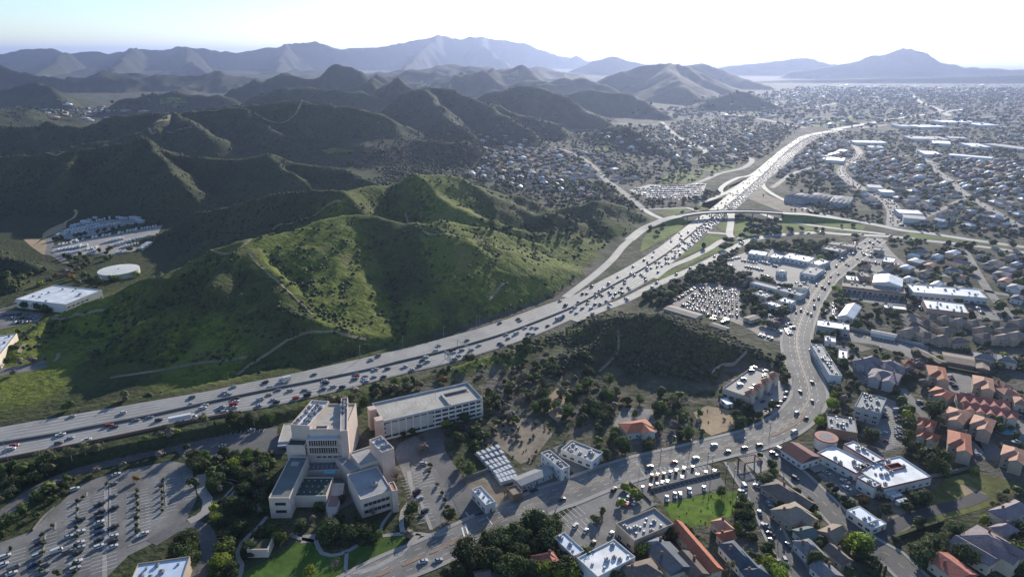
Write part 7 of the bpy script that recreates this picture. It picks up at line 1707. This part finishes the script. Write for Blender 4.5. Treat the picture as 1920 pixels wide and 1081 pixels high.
# the rest as one mass of foliage
def low_tree(seed, n=3, lv=36):
    rg = random.Random(seed); b = MB()
    for i in range(n):
        blob(b, (rg.uniform(-.2, .2), rg.uniform(-.2, .2), .45 + rg.uniform(-.12, .2)), (rg.uniform(.24, .36), rg.uniform(.24, .36), rg.uniform(.22, .32)), rg)
    leaves(b, (0, 0, .52), (.42, .42, .40), lv, .075, rg, shell=.75)
    return tri(b.v, b.f)
LT = [low_tree(s) for s in range(4)] + [low_tree(s + 9, 3, 7) for s in range(4)]; kl = list(LEAF); P = []
ridx = np.array(order[300:]); dist_ = np.hypot(S[ridx, 0], S[ridx, 1])
hs = np.array([SPOTS[i][3] for i in ridx]); km = np.array([kl.index(SPOTS[i][4]) for i in ridx]); rr = rng.random(len(ridx)) * 6.28; tv_ = rng.integers(0, 4, len(ridx))
wj = rng.uniform(.85, 1.35, len(ridx))
tv_ = tv_ + 4 * (dist_ > 1000)
for v in range(8):
    m = tv_ == v
    if not m.any(): continue
    P.append((*LT[v], np.column_stack([S[ridx[m]], Zs[ridx[m]] - .1]), rr[m], np.column_stack([hs[m] * wj[m], hs[m] * wj[m], hs[m]]), km[m]))
dt = merged('distant_trees', P)
for k in kl: dt.data.materials.append(LEAF[k])
print('trees', len(order), 'spots', len(SPOTS))
# scrub on the hills
CH = [leaf_mat('dark_scrub_leaves', (.036, .042, .022), .2), leaf_mat('grey_scrub_leaves', (.075, .072, .044), .2), leaf_mat('green_scrub_leaves', (.060, .078, .026), .25)]
def bush(seed):
    rg = random.Random(seed); b = MB(); blob(b, (0, 0, .3), (.5, .5, .42), rg, sub=1); b.f = b.f[:]; return tri(b.v, b.f)
def bush0(seed):
    rg = random.Random(seed); b = MB(); bm = bmesh.new(); bmesh.ops.create_icosphere(bm, subdivisions=1, radius=1.0)
    bm.free(); 
    v = [(0, 0, .62)] + [(.5 * math.cos(a) * rg.uniform(.7, 1.2), .5 * math.sin(a) * rg.uniform(.7, 1.2), rg.uniform(.22, .4)) for a in np.arange(6) * 1.047] + [(.42 * math.cos(a), .42 * math.sin(a), -.15) for a in np.arange(6) * 1.047]
    f = [(0, 1 + i, 1 + (i + 1) % 6) for i in range(6)] + [(1 + i, 7 + i, 7 + (i + 1) % 6, 1 + (i + 1) % 6) for i in range(6)]
    return tri(v, f)
def scatter_hill(n, ymin, ymax, umin, umax, dens, smin, smax, seed):
    r = np.random.default_rng(seed)
    y = np.exp(r.uniform(math.log(ymin), math.log(ymax), n * 4)); x = (y + 260) * r.uniform(umin, umax, n * 4)
    z = hz(x, y); keep = (z > 2.0) & (r.random(len(x)) < dens(x, y, z)); x, y, z = x[keep], y[keep], z[keep]
    m = clear_of(x, y, .5); x, y, z = x[m][:n], y[m][:n], z[m][:n]
    s = smin + (smax - smin) * r.random(len(x)) ** 2.2
    return x, y, z, s, r.random(len(x)) * 6.28, r.integers(0, 3, len(x)), r.integers(0, 3, len(x))
gl_ = lambda x, y: np.interp(y, [0, 1], [0, 0])
def near_grass(x, y):
    a = 1 - sstep(0, 60, np.minimum(seg_dist(x, y, np.array([atY(*p)[:2] for p in RIDGES[0][0]])), seg_dist(x, y, np.array([atY(*p)[:2] for p in RIDGES[1][0]]))) - 70)
    b = 1 - sstep(0, 50, seg_dist(x, y, np.array([atY(*p)[:2] for p in RIDGES[6][0][9:]])) - 75)
    return np.maximum(a, b)
def dens1(x, y, z):
    cl = sstep(.46, .62, fbm(x / 26, y / 26, 300)); g = near_grass(x, y)
    e = 9.0; conc = (hz(x + e, y) + hz(x - e, y) + hz(x, y + e) + hz(x, y - e)) / 4 - z
    return np.clip((1 - g) * (.35 + .65 * cl) + g * (.03 + .42 * cl ** 2) + .8 * sstep(.2, 1.0, conc), 0, 1)
B0 = [bush0(s) for s in range(3)]; P = []
for args in ((1500, 425, 530, .02, .26, lambda x, y, z: .25 + .75 * sstep(.40, .6, fbm(x / 14, y / 14, 302)), .9, 3.6, 3), (24000, 400, 1250, -.9, .45, dens1, 1.1, 4.2, 1), (9000, 1150, 2600, -.9, .35, lambda x, y, z: .3 + .7 * sstep(.42, .6, fbm(x / 60, y / 60, 301)), 2.5, 8.0, 2)):
    x, y, z, s, rot, kv, mv = scatter_hill(*args)
    for v in range(3):
        m = kv == v; P.append((*B0[v], np.column_stack([x[m], y[m], z[m] - .1]), rot[m], np.column_stack([s[m], s[m], s[m] * .9]), mv[m]))
sc_ = merged('chaparral', P)
for q in CH: sc_.data.materials.append(q)

# ------------------------------------------------------------------ houses in the valley, near ones singly, far ones as one mass
HS = []
def scatter_houses(poly, n, seed, gap, size=(9, 16)):
    r = np.random.default_rng(seed); P_ = np.array([hit(*p)[:2] for p in poly])
    x = r.uniform(P_[:, 0].min(), P_[:, 0].max(), n * 14); y = r.uniform(P_[:, 1].min(), P_[:, 1].max(), n * 14)
    m = inside(x, y, P_); x, y = x[m], y[m]; z = hz(x, y); m = clear_of(x, y, 6.0) & (z < 22); x, y, z = x[m], y[m], z[m]
    have = {}; k = 0
    for a, b_, c in zip(x, y, z):
        if k >= n: break
        key = (int(a // gap), int(b_ // gap))
        if any(math.hypot(o[0] - a, o[1] - b_) < gap for dx in (-1, 0, 1) for dy in (-1, 0, 1) for o in have.get((key[0] + dx, key[1] + dy), ())): continue
        have.setdefault(key, []).append((a, b_)); L = r.uniform(*size); k += 1
        rz = .35 + .5 * math.sin(a / 260) + .4 * math.cos(b_ / 330) + (math.pi / 2 if r.random() < .35 else 0)
        HS.append((a, b_, float(c), L, L * r.uniform(.6, .85), rz, r.random()))
scatter_houses([(1560, 480), (1700, 475), (2110, 500), (2110, 590), (1800, 560), (1640, 520)], 160, 50, 17)
scatter_houses([(1440, 345), (1520, 320), (1700, 420), (2110, 455), (2110, 430), (1780, 340), (1700, 300), (1560, 260), (1480, 300)], 420, 51, 19)
scatter_houses([(1720, 300), (2110, 300), (2110, 420), (1800, 350)], 220, 52, 19)
scatter_houses([(900, 300), (960, 270), (1130, 290), (1200, 340), (1130, 345), (1000, 335)], 110, 53, 22)
scatter_houses([(880, 330), (900, 310), (1000, 325), (1110, 362), (1120, 375), (1000, 360)], 90, 59, 19)
scatter_houses([(1120, 250), (1330, 240), (1450, 250), (1420, 300), (1250, 310)], 150, 54, 25)
scatter_houses([(1200, 215), (1500, 170), (2110, 175), (2110, 300), (1560, 245), (1350, 230)], 620, 55, 34, (12, 26))
scatter_houses([(1500, 160), (2110, 160), (2110, 185), (1480, 185)], 160, 56, 70, (22, 50))
scatter_houses([(0, 210), (200, 200), (480, 185), (640, 175), (600, 190), (300, 206), (100, 222)], 130, 57, 60, (20, 45))
scatter_houses([(830, 250), (1000, 235), (1000, 265), (860, 290)], 40, 58, 26)
HS.sort(key=lambda q: (q[0] ** 2 + q[1] ** 2) * (1 if to_px(q[0], q[1], q[2])[0] < 1930 else 100))
RP = (GREYSH, TANSH, BROWNR, WHITER, SALMON, GREYR, MAUVE); RN = ('grey-roofed', 'tan-roofed', 'brown-roofed', 'white-roofed', 'salmon-roofed', 'pale grey flat-looking', 'mauve-roofed')
already = sum(1 for o in bpy.data.objects if o.parent is None and o.get('category') in ('house', 'condominium', 'building', 'row house'))
NH = max(0, 290 - already); HDONE = []
for i, (x, y, z, L, W, rz, u) in enumerate(HS[:NH]):
    k = min(int(u * 7), 6)
    o = house_at(x, y, L, W, rz, 3.6 + (u * 37 % 1) * 1.8, None, (CREAM, STUCCO, TANW)[i % 3], RP[k], 'hip' if i % 3 else 'gable', 2.0, seed=i, group='houses scattered among the valley trees', parts=(y < 700), wins=4, z0=z, chim=False, wing=0)
    HDONE.append((o, f'{RN[k]} house among trees', x, y))
def hip_tpl(): 
    v, f = roof_verts(1.0, .7, .42, .2, 'hip', .05); b = MB().add(v, f); w = MB().box(-.5, .5, -.35, .35, -.1, .40); return tri(b.v, b.f), tri(w.v, w.f)
(rt, wt) = hip_tpl(); far = HS[NH:]
pos = np.array([q[:3] for q in far]); rot = np.array([q[5] for q in far]); Ls = np.array([q[3] for q in far]); sc3 = np.column_stack([Ls, Ls, np.minimum(Ls, 14) * .9]); rm_ = np.array([min(int(q[6] * 7), 6) for q in far])
o = merged('distant_houses', [(*rt, pos, rot, sc3, rm_), (*wt, pos, rot, sc3, 7 + (rm_ % 2))])
for q in RP + (CREAM, STUCCO): o.data.materials.append(q)
# big pale roofs in the far valley
for i, (A, B, Cc) in enumerate((((990, 345), (1300, 352), (1000, 322)), ((1160, 380), (1310, 388), (1170, 358)), ((1480, 410), (1645, 414), (1490, 380)), ((1560, 385), (1890, 432), (1570, 366)), ((1280, 215), (1540, 208), (1290, 196)), ((1540, 236), (1715, 236), (1550, 216)), ((910, 246), (1030, 246), (920, 230)), ((1060, 250), (1290, 248), (1070, 232)), ((540, 375), (800, 378), (545, 360)), ((640, 415), (770, 420), (650, 398)), ((290, 515), (440, 525), (310, 490)), ((370, 450), (440, 455), (380, 425)), ((640, 738), (760, 745), (650, 712)), ((740, 775), (860, 780), (760, 755)), ((890, 945), (1090, 955), (900, 915)), ((930, 985), (1105, 1000), (940, 955)), ((1280, 475), (1640, 505), (1290, 462)), ((1100, 470), (1250, 475), (1110, 442)), ((1450, 345), (1300, 340), (1440, 330)), ((250, 480), (300, 485), (262, 430)))):
    FARB = globals().setdefault('FARB', []); fb_ = F('H5', A, B, Cc, 6.5, '', STUCCO, WHITER if i % 3 else GREYR, units=0, cap=0, cat='commercial building', group='big pale roofs far out in the valley'); FARB.append((fb_[0], f'{("grey-roofed", "white-roofed", "white-roofed")[i % 3]} commercial building far out', fb_[1], fb_[2]))
for i, (A, B, Cc) in enumerate((((0, 805), (135, 830), (10, 770)), ((150, 810), (300, 830), (160, 778)), ((335, 845), (485, 860), (345, 805)))):
    house('H5', A, B, Cc, 8, f'{("left", "middle", "right")[i]} one of three big grey-blue apartment blocks beyond the interchange', GREYW, GREYSH, 'hip', 3, wing=4, wins=0, chim=False, cat='apartment house', name='apartment_house', group='three apartment blocks beyond the interchange')
# ================================================================== bridge, walls, signs, lamps and other small things
def rib(c, a, b, z0, z1):
    """a closed strip along c between side offsets a > b and heights z0 < z1 above c"""
    t = np.gradient(c[:, :2], axis=0); t /= np.linalg.norm(t, axis=1)[:, None] + 1e-9
    n = np.stack([-t[:, 1], t[:, 0]], -1); k = len(c); V = []
    for off, z in ((a, z0), (b, z0), (b, z1), (a, z1)): V.append(np.column_stack([c[:, :2] + n * off, c[:, 2] + z]))
    V = np.vstack(V); f = []
    for j in range(4):
        j2 = (j + 1) % 4; f += [(j * k + i, j2 * k + i, j2 * k + i + 1, j * k + i + 1) for i in range(k - 1)]
    return [tuple(p) for p in V], f + [(0, 3 * k, 2 * k, k), (k - 1, 2 * k - 1, 3 * k - 1, 4 * k - 1)]
opx = np.array([to_px(*p)[0] for p in ovc])
brc = ovc[(opx > 1268) & (opx < 1470)]
ob = brc[len(brc) // 2]
ovr = empty('overpass', (0, 0, 0)); tag(ovr, 'curved concrete overpass carrying the connector road across the freeway', 'overpass')
MB().add(*rib(brc, 6.3, -6.3, -1.5, -.02)).build('girder', BARR, ovr)
MB().add(*rib(brc, 6.75, 6.45, .22, 1.1)).build('parapet', BARR, ovr); MB().add(*rib(brc, -6.45, -6.75, .22, 1.1)).build('parapet', BARR, ovr)
for i in range(3, len(brc) - 2, 4):
    p = brc[i]
    if p[2] < 3: continue
    d = np.abs(np.hypot(fw_m[:, 0] - p[0], fw_m[:, 1] - p[1])).min()
    MB().cyl(p[0], p[1], -.5, p[2] - 1.5, .75, n=10).build('pier', BARR, ovr)
for part in (ovc[opx <= 1275], ovc[opx >= 1462]):
    if len(part) < 3: continue
    k = len(part); t = np.gradient(part[:, :2], axis=0); t /= np.linalg.norm(t, axis=1)[:, None]; n = np.stack([-t[:, 1], t[:, 0]], -1)
    rows_ = []
    for s, w0 in ((1, 7.0), (-1, 7.0)):
        rows_.append((np.column_stack([part[:, :2] + n * s * w0, part[:, 2] + .0]), np.column_stack([part[:, :2] + n * s * (w0 + 1.9 * part[:, 2:3] + .3), part[:, 2] * 0 - .1])))
    V = np.vstack([rows_[0][1], rows_[0][0], rows_[1][0], rows_[1][1]])
    structure('embankment', V, [(j * k + i, j * k + i + 1, (j + 1) * k + i + 1, (j + 1) * k + i) for j in range(3) for i in range(k - 1)], VERGE)
# retaining wall at the western freeway bank
ws = fw_s[:, :].copy(); m_ = np.array([to_px(*p)[0] for p in ws]) < 455; ws = ws[m_]
wall = empty('retaining_wall', (0, 0, 0)); tag(wall, 'long concrete retaining wall with brown coping holding up the freeway at the left', 'retaining wall')
MB().add(*rib(ws, .1, -.45, -7.5, .0)).build('wall', mat('wall_concrete', (.24, .225, .20), .85, .12, .6, .2, .08), wall)
MB().add(*rib(ws, .15, -.5, .003, 1.2)).build('coping', mat('brown_coping', (.20, .12, .095), .85, .1, .8), wall)
def wall_thing(name, crop, pts, h, th, m, label, cat='wall', ter=False, n=40):
    q = np.array([(hit(*p) if ter else G(*p)) for p in cr(crop, *pts)]); c = spline(q, n)
    c[:, 2] = hz(c[:, 0], c[:, 1]) - .3
    return tag(mesh_obj(name, *rib(c, th / 2, -th / 2, 0, h + .3), m), label, cat)
wall_thing('retaining_wall', 'H8', ((445, 375), (500, 320), (580, 278), (690, 268), (740, 225), (835, 135)), 2.6, .5, PAVE, 'pale curved retaining wall cut into the dark hill above the terrace', 'retaining wall', True)
wall_thing('wall', 'C', ((1022, 622), (1200, 575), (1390, 530)), 1.5, .5, BARR, 'grey wall between the two levels of car park above the green field')
wall_thing('wall', 'D', ((1030, 552), (1130, 535), (1240, 508)), 2.2, .4, BARR, 'grey boundary wall along the top of the dry field')
wall_thing('hedge', 'D', ((835, 880), (960, 835), (1100, 790)), 1.8, 1.6, LEAF['shrub'], 'clipped hedge along the lane below the camper yard', 'hedge')
wall_thing('hedge', 'J6', ((480, 205), (700, 255), (920, 300), (1040, 320)), 1.8, 1.5, LEAF['shrub'], 'long dark hedge between the carports and the condominiums', 'hedge')
wall_thing('wall', 'E', ((700, 350), (900, 395), (1200, 470)), 2.4, .4, GREYW, 'long pale wall along the far edge of the asphalt yard')
wall_thing('hedge', 'H2', ((-20, 745), (100, 760), (240, 745)), 2.5, 2.5, LEAF['oak'], 'hedge below the left-edge warehouse', 'hedge')
wall_thing('wall', 'A', ((185, 822), (240, 755), (308, 694)), 1.2, .4, BARR, 'low wall along the upper left edge of the left car park')
wall_thing('hedge', 'J5', ((165, 975), (240, 955), (300, 935)), 1.6, 1.2, LEAF['bright'], 'yellow-green hedge beside the slate-roofed house', 'hedge')
wall_thing('wall', 'C', ((40, 560), (100, 540), (165, 515)), 2.0, .4, BARR, 'grey yard wall above the small white building')
wall_thing('wall', 'J8', ((0, 215), (100, 300), (200, 400)), 1.0, .4, BROWNW, 'brown wall between the two shop car parks')
# sign gantries
def gantry(ta, tb, crop, p, label, board=True, span=(0.0, 1.0)):
    q = Gfw(*cr(crop, p)[0]); i = int(np.argmin(np.hypot(fw_m[:, 0] - q[0], fw_m[:, 1] - q[1])))
    a = fw_m[i] * (1 - ta) + fw_s[i] * ta; b_ = fw_m[i] * (1 - tb) + fw_s[i] * tb
    L = float(np.hypot(*(b_ - a)[:2])); rz = math.atan2(b_[1] - a[1], b_[0] - a[0])
    root = empty('sign_gantry', (a[0], a[1], a[2]), rz); tag(root, label, 'sign gantry')
    for x in (0, L): MB().cyl(x, 0, 0, 7.2, .22, n=8).build('post', METAL, root)
    tr = MB()
    for y, z in ((-.5, 6.2), (.5, 6.2), (-.5, 7.2), (.5, 7.2)): tr.tube((0, y, z), (L, y, z), .09, n=5)
    k = int(L / 1.6)
    for j in range(k):
        x0, x1 = j * L / k, (j + 1) * L / k
        for y in (-.5, .5): tr.tube((x0, y, 6.2 if j % 2 else 7.2), (x1, y, 7.2 if j % 2 else 6.2), .05, n=4)
        tr.tube((x0, -.5, 7.2), (x0, .5, 7.2), .05, n=4)
    tr.build('truss', METAL, root)
    if board:
        for f0, f1 in ((.08, .42), (.55, .9)): MB().box(L * f0, L * f1, -.72, -.58, 5.3, 7.9).build('sign_panel', mat('sign_panel_back', (.26, .30, .30), .5, .1), root)
    LANDMARKS.append(('sign gantry' if board else 'plain truss gantry', float(a[0]), float(a[1])))
gantry(-.02, 1.02, 'J4', (950, 590), 'long truss gantry spanning the near freeway lanes', False)
gantry(.62, 1.02, 'J4', (840, 660), 'short sign gantry with two panels over the near outer lanes')
def lamp(x, y, z, rz, h, label, m=METAL, arms=1):
    root = empty('street_lamp', (x, y, z), rz); tag(root, label, 'street lamp', 'street lamps')
    MB().cyl(0, 0, 0, h, .13, .07, n=7).build('pole', m, root)
    for s in ((1, -1) if arms == 2 else (1,)):
        MB().tube((0, 0, h - .1), (s * 2.2, 0, h + .25), .06, .05, 5).build('arm', m, root)
        MB().box(s * 2.0 if s > 0 else s * 2.9, s * 2.9 if s > 0 else s * 2.0, -.17, .17, h + .18, h + .34).build('lamp_head', m, root)
LAMPS_ = []
def lamp_at(crop, p, h, lbl, fz=False, rz=-1.2, arms=1):
    q = Gfw(*cr(crop, p)[0]) if fz else G(*cr(crop, p)[0]); lamp(q[0], q[1], q[2], rz, h, None, arms=arms); LAMPS_.append((bpy.data.objects[-1] if False else col.objects[-1], lbl, q[0], q[1]))
def lampx(q, h, lbl, rz, arms=1):
    n0 = len(col.objects); lamp(q[0], q[1], q[2], rz, h, None, arms=arms); LAMPS_.append((col.objects[n0], lbl, q[0], q[1]))
for crop, p in (('J4', (155, 665)), ('J4', (505, 580)), ('J4', (838, 500)), ('J4', (1130, 410)), ('J3', (1750, 160)), ('T5', (760, 760)), ('J3', (545, 440))): lampx(Gfw(*cr(crop, p)[0]), 11, 'tall grey freeway lamp post below the grassy hill', -1.1)
lampx(Gfw(*cr('J1', (95, 985))[0]), 13, 'tall pale lamp post rising beside the retaining wall', 1.0)
bc, bw = ROADS['blvd']
for i in range(12, 150, 7):
    t = bc[i + 1] - bc[i - 1]; t = t / np.hypot(t[0], t[1]); s = 1 if (i // 7) % 2 else -1; w_ = 10.6
    q = (bc[i][0] - t[1] * s * w_, bc[i][1] + t[0] * s * w_, .2); lampx(q, 8.5, 'grey street lamp on the boulevard', math.atan2(-t[0] * s, t[1] * s))
for p in ((600, 620), (602, 800), (604, 980), (770, 700), (930, 600), (440, 760)): lampx(G(*cr('A', p)[0], .1), 7, 'twin-armed lamp in the left car park', .3, 2)
PL = []
def pole(crop, p, h=11):
    q = G(*cr(crop, p)[0]); root = empty('utility_pole', q, .6); tag(root, None, 'utility pole', 'wooden utility poles')
    MB().cyl(0, 0, 0, h, .17, .11, n=7).build('pole', BARK, root)
    for z in (h - .8, h - 2.0): MB().box(-1.3, 1.3, -.07, .07, z, z + .15).build('crossarm', BARK, root)
    MB().cyl(.5, 0, h - 3.4, h - 2.4, .24, n=8).build('transformer', METAL, root); PL.append((root, 'wooden utility pole with crossarms', q[0], q[1]))
for p in ((968, 480), (1360, 780), (882, 190), (955, 230), (752, 130), (712, 90)): pole('J8', p)
for p in ((1072, 470), (575, 590), (1228, 420)): pole('C', p)
for p in ((245, 430), (175, 345)): pole('D', p)
# pergola at the corner
def pergola(A, B, Cc, h, label):
    x, y, L, W, rz = rect('D', A, B, Cc, h); WD = mat('pergola_timber', (.13, .06, .045), .8, .12, 1.5)
    root = empty('pergola', (x, y, .1), rz); tag(root, label, 'pergola'); foot(x, y, L, W, rz)
    for sx in (-1, 1):
        for sy in (-1, 1): MB().box(sx * (L / 2 - .4) - .3, sx * (L / 2 - .4) + .3, sy * (W / 2 - .4) - .3, sy * (W / 2 - .4) + .3, 0, h - .4).build('post', WD, root)
    for (x0, x1, y0, y1) in ((-L / 2, L / 2, -W / 2, -W / 2 + .5), (-L / 2, L / 2, W / 2 - .5, W / 2), (-L / 2, -L / 2 + .5, -W / 2 + .5, W / 2 - .5), (L / 2 - .5, L / 2, -W / 2 + .5, W / 2 - .5)): MB().box(x0, x1, y0, y1, h - .4, h).build('beam', WD, root)
    for i in range(1, 9):
        xx = -L / 2 + i * L / 9
        MB().box(xx - .12, xx + .12, -W / 2 + .1, W / 2 - .1, h + .003, h + .2).build('rafter', WD, root)
    LANDMARKS.append(('tall corner pergola' if h > 3.5 else 'low corner pergola', x, y))
pergola((48, 478), (142, 462), (25, 440), 4.1, 'tall dark red timber pergola on the paved street corner')
pergola((132, 556), (198, 545), (122, 530), 3.0, 'low dark timber pergola behind the street corner')
# swimming pools
WATER = mat('pool_water', (.06, .36, .48), .08, .05, .5, spec=.6)
def pool(crop, p, a, b_, rz, label):
    q = G(*cr(crop, p)[0]); root = empty('swimming_pool', (q[0], q[1], .06), rz); tag(root, label, 'swimming pool')
    an = [2 * math.pi * i / 20 for i in range(20)]
    MB().add([(a * 1.35 * math.cos(t), b_ * 1.35 * math.sin(t), 0) for t in an] + [(a * 1.35 * math.cos(t), b_ * 1.35 * math.sin(t), .14) for t in an] + [(a * math.cos(t), b_ * math.sin(t), .14) for t in an] + [(a * math.cos(t), b_ * math.sin(t), .02) for t in an], [(20 * k + i, 20 * k + (i + 1) % 20, 20 * k + 20 + (i + 1) % 20, 20 * k + 20 + i) for k in range(3) for i in range(20)]).build('pool_edge', PAVE, root)
    MB().add([(a * math.cos(t), b_ * math.sin(t), .07) for t in an], [tuple(range(20))]).build('water', WATER, root)
pool('J7', (1340, 895), 4.5, 3.2, .3, 'round blue swimming pool cut by the bottom edge beside a small lawn')
pool('J6', (1215, 822), 5.0, 3.2, .2, 'blue swimming pool right of the salmon-roofed condominiums')
pool('H4', (1275, 972), 6.5, 5.0, .2, 'turquoise swimming pool among the small brown-roofed houses')
sheet('lawn', cr('J7', (1175, 790), (1310, 740), (1370, 830), (1270, 860), (1200, 850)), LAWN, 1)
# painted lines
def lines(name, segs, w, m, z=.2):
    v, f = [], []
    for p, q in segs:
        d = np.array(q[:2]) - np.array(p[:2]); n = np.array((-d[1], d[0])) / (np.linalg.norm(d) + 1e-9) * w / 2; k = len(v)
        v += [(p[0] + n[0], p[1] + n[1], z), (p[0] - n[0], p[1] - n[1], z), (q[0] - n[0], q[1] - n[1], z), (q[0] + n[0], q[1] + n[1], z)]; f.append((k, k + 1, k + 2, k + 3))
    return tag(mesh_obj(name, v, f, m), kind='stuff')
def dashes(c, off, on, gap):
    s = np.concatenate([[0], np.cumsum(np.hypot(*np.diff(c[:, :2], axis=0).T))]); t = np.gradient(c[:, :2], axis=0); t /= np.linalg.norm(t, axis=1)[:, None]
    o = c[:, :2] + np.stack([-t[:, 1], t[:, 0]], -1) * off; out = []
    for a in np.arange(0, s[-1] - on, on + gap): out.append(([np.interp(a, s, o[:, k]) for k in (0, 1)], [np.interp(a + on, s, o[:, k]) for k in (0, 1)]))
    return out
seg = []
for off in (-5.2, 5.2, -1.6, 1.6): seg += dashes(bc, off, 3.5, 5.5)
lines('lane_markings', seg, .15, WHITE, .175)
lines('lane_markings', dashes(bc, -.35, 8, .01) + dashes(bc, .35, 8, .01), .13, YELLOW, .172)
for key in ('side', 'lane', 'hillst', 'eastst', 'collector', 'frontage'):
    lines('lane_markings', dashes(ROADS[key][0], 0, 3.5, 4.5), .2, YELLOW if key in ('side', 'lane', 'frontage') else WHITE, .21)
for p, q, w_, m in (((940, 445), (985, 610), .7, WHITE), ((972, 412), (1018, 582), .7, WHITE), ((960, 385), (1090, 330), .4, WHITE), ((975, 300), (1010, 350), .35, WHITE), ((1175, 345), (1230, 420), .35, WHITE)):
    lines('crosswalk', [(G(*cr('J7', p)[0]), G(*cr('J7', q)[0]))], w_, m, .19)
MED = mat('brick_median', (.27, .165, .11), .85, .15, 1.5)
def median(name, crop, pts, w):
    c = spline(np.array([G(*p) for p in cr(crop, *pts)]), 24); c[:, 2] = 0
    structure(name, *ribbon_geo(c, w / 2, -w / 2, .26, .2), MED)
median('median_strip', 'J7', ((150, 910), (260, 860)), 1.0); median('median_strip', 'J7', ((380, 810), (480, 765), (600, 712)), 1.0); median('median_strip', 'J7', ((640, 695), (800, 625)), .9); median('median_strip', 'J7', ((830, 612), (960, 552)), 1.2)
median('median_strip', 'D', ((190, 332), (250, 305), (320, 265), (355, 230), (370, 200)), 1.6)
# bay lines and planter kerbs of the car parks
seg = []
def bays(crop, a, b, depth, step=2.75, both=True):
    p, q = G(*cr(crop, a)[0]), G(*cr(crop, b)[0]); d = q - p; L = float(np.hypot(d[0], d[1])); d = d / L; n = np.array((-d[1], d[0]))
    for s in np.arange(0, L, step):
        c = p[:2] + d[:2] * s
        seg.append((c - n * depth, c + n * (depth if both else 0)))
bays('A', (590, 590), (583, 1060), 5.2); bays('A', (437, 650), (432, 1060), 5.2); bays('A', (770, 600), (782, 850), 5.2); bays('A', (922, 540), (932, 720), 5.2); bays('A', (250, 850), (240, 1060), 5.2); bays('A', (1080, 470), (1100, 640), 5, both=False); bays('A', (870, 640), (880, 760), 4.6); bays('A', (70, 940), (60, 1060), 5.2)
bays('J8', (190, 255), (780, 130), 4.6, both=False); bays('J8', (140, 150), (720, 60), 4.6); bays('C', (530, 770), (650, 720), 4.5); bays('C', (600, 830), (740, 780), 4.5); bays('B', (1040, 560), (1140, 800), 4.5); bays('B', (1195, 590), (1290, 730), 4.5, both=False); bays('B', (1090, 480), (1150, 600), 4.5)
bays('D', (540, 620), (660, 590), 4.6); bays('D', (450, 530), (600, 490), 4.6, both=False); bays('J6', (40, 560), (110, 960), 4.6); bays('J6', (190, 600), (230, 960), 4.6); bays('H8', (980, 650), (1160, 740), 4.5)
bays('H4', (330, 620), (820, 700), 5); bays('E', (720, 380), (1100, 450), 4.6, both=False); bays('J3', (480, 830), (900, 800), 4.6, both=False)
lines('bay_markings', seg, .16, WHITE, .135)
def kerb_line(crop, pts, w=.7):
    c = spline(np.array([G(*p) for p in cr(crop, *pts)]), 24); c[:, 2] = 0
    structure('planter_kerb', *ribbon_geo(c, w / 2, -w / 2, .24, .2), PAVE)
for crop, pts in (('A', ((437, 650), (434, 760), (432, 860))), ('A', ((770, 590), (780, 840))), ('A', ((922, 530), (934, 690))), ('A', ((490, 605), (486, 630))), ('A', ((312, 775), (310, 815))), ('A', ((618, 570), (616, 860))), ('A', ((256, 840), (240, 960))), ('A', ((720, 910), (830, 868)))): kerb_line(crop, pts)

# drives and small lawns of the houses
for x, y, L, W, rz, sd in YARDS:
    r9 = random.Random(sd); c, s = math.cos(rz), math.sin(rz); side = r9.choice((-1, 1))
    for nm, m, (a0, a1, b0, b1), lay in (('driveway', PAVE, (side * L * .25 - 2.2, side * L * .25 + 2.2, -W / 2 - 6, -W / 2), 2), ('lawn', LAWN if r9.random() < .6 else DRY, (-side * L * .2 - L * .3, -side * L * .2 + L * .3, -W / 2 - 5.5, -W / 2 - .6), 1), ('lawn', LAWN if r9.random() < .6 else DRY, (-L * .5, L * .45, W / 2 + .5, W / 2 + 4 + 2 * r9.random()), 1)):
        v = [(x + u * c - w_ * s, y + u * s + w_ * c, .03 * lay + .035 + .002 * (sd % 7)) for u, w_ in ((a0, b0), (a1, b0 + r9.uniform(-.8, .8)), (a1 + r9.uniform(-.5, .5), b1), (a0, b1 + r9.uniform(-.3, .3)))]
        structure(nm, v, [(0, 1, 2, 3)], m)
# ================================================================== labels that single each thing out
singled_out(CARDONE, '{desc}, {ord} {lm}')
singled_out([(o, d, x, y) for o, d, x, y in CAMP], '{desc}, {ord} {lm}')
singled_out(TDONE, '{desc} {lm}, {ord}', rel=True)
singled_out(HDONE, '{desc}, {ord} {lm}')
singled_out(FARB, '{desc}, {ord} {lm}')
singled_out(LAMPS_, '{desc}, {ord} {lm}')
singled_out(PL, '{desc}, {ord} {lm}')
SGH = [(o, f'{"tan" if i % 3 else "brown"} hip-roofed small house by the turquoise pool', o.location.x, o.location.y) for i, o in enumerate([o for o in bpy.data.objects if o.parent is None and o.get('group') == SG])]
singled_out(SGH, '{desc}, {ord} {lm}')
from collections import Counter
LC = Counter(o.get('label') for o in bpy.data.objects if o.parent is None and o.get('label'))
print('shared labels', [(k, n) for k, n in LC.items() if n > 1][:12], 'longest', max(len(k.split()) for k in LC))
print('objects', len(bpy.data.objects), 'faces', sum(len(m.polygons) for m in bpy.data.meshes), {o.name: len(o.data.polygons) for o in bpy.data.objects if o.type == 'MESH' and len(o.data.polygons) > 30000})
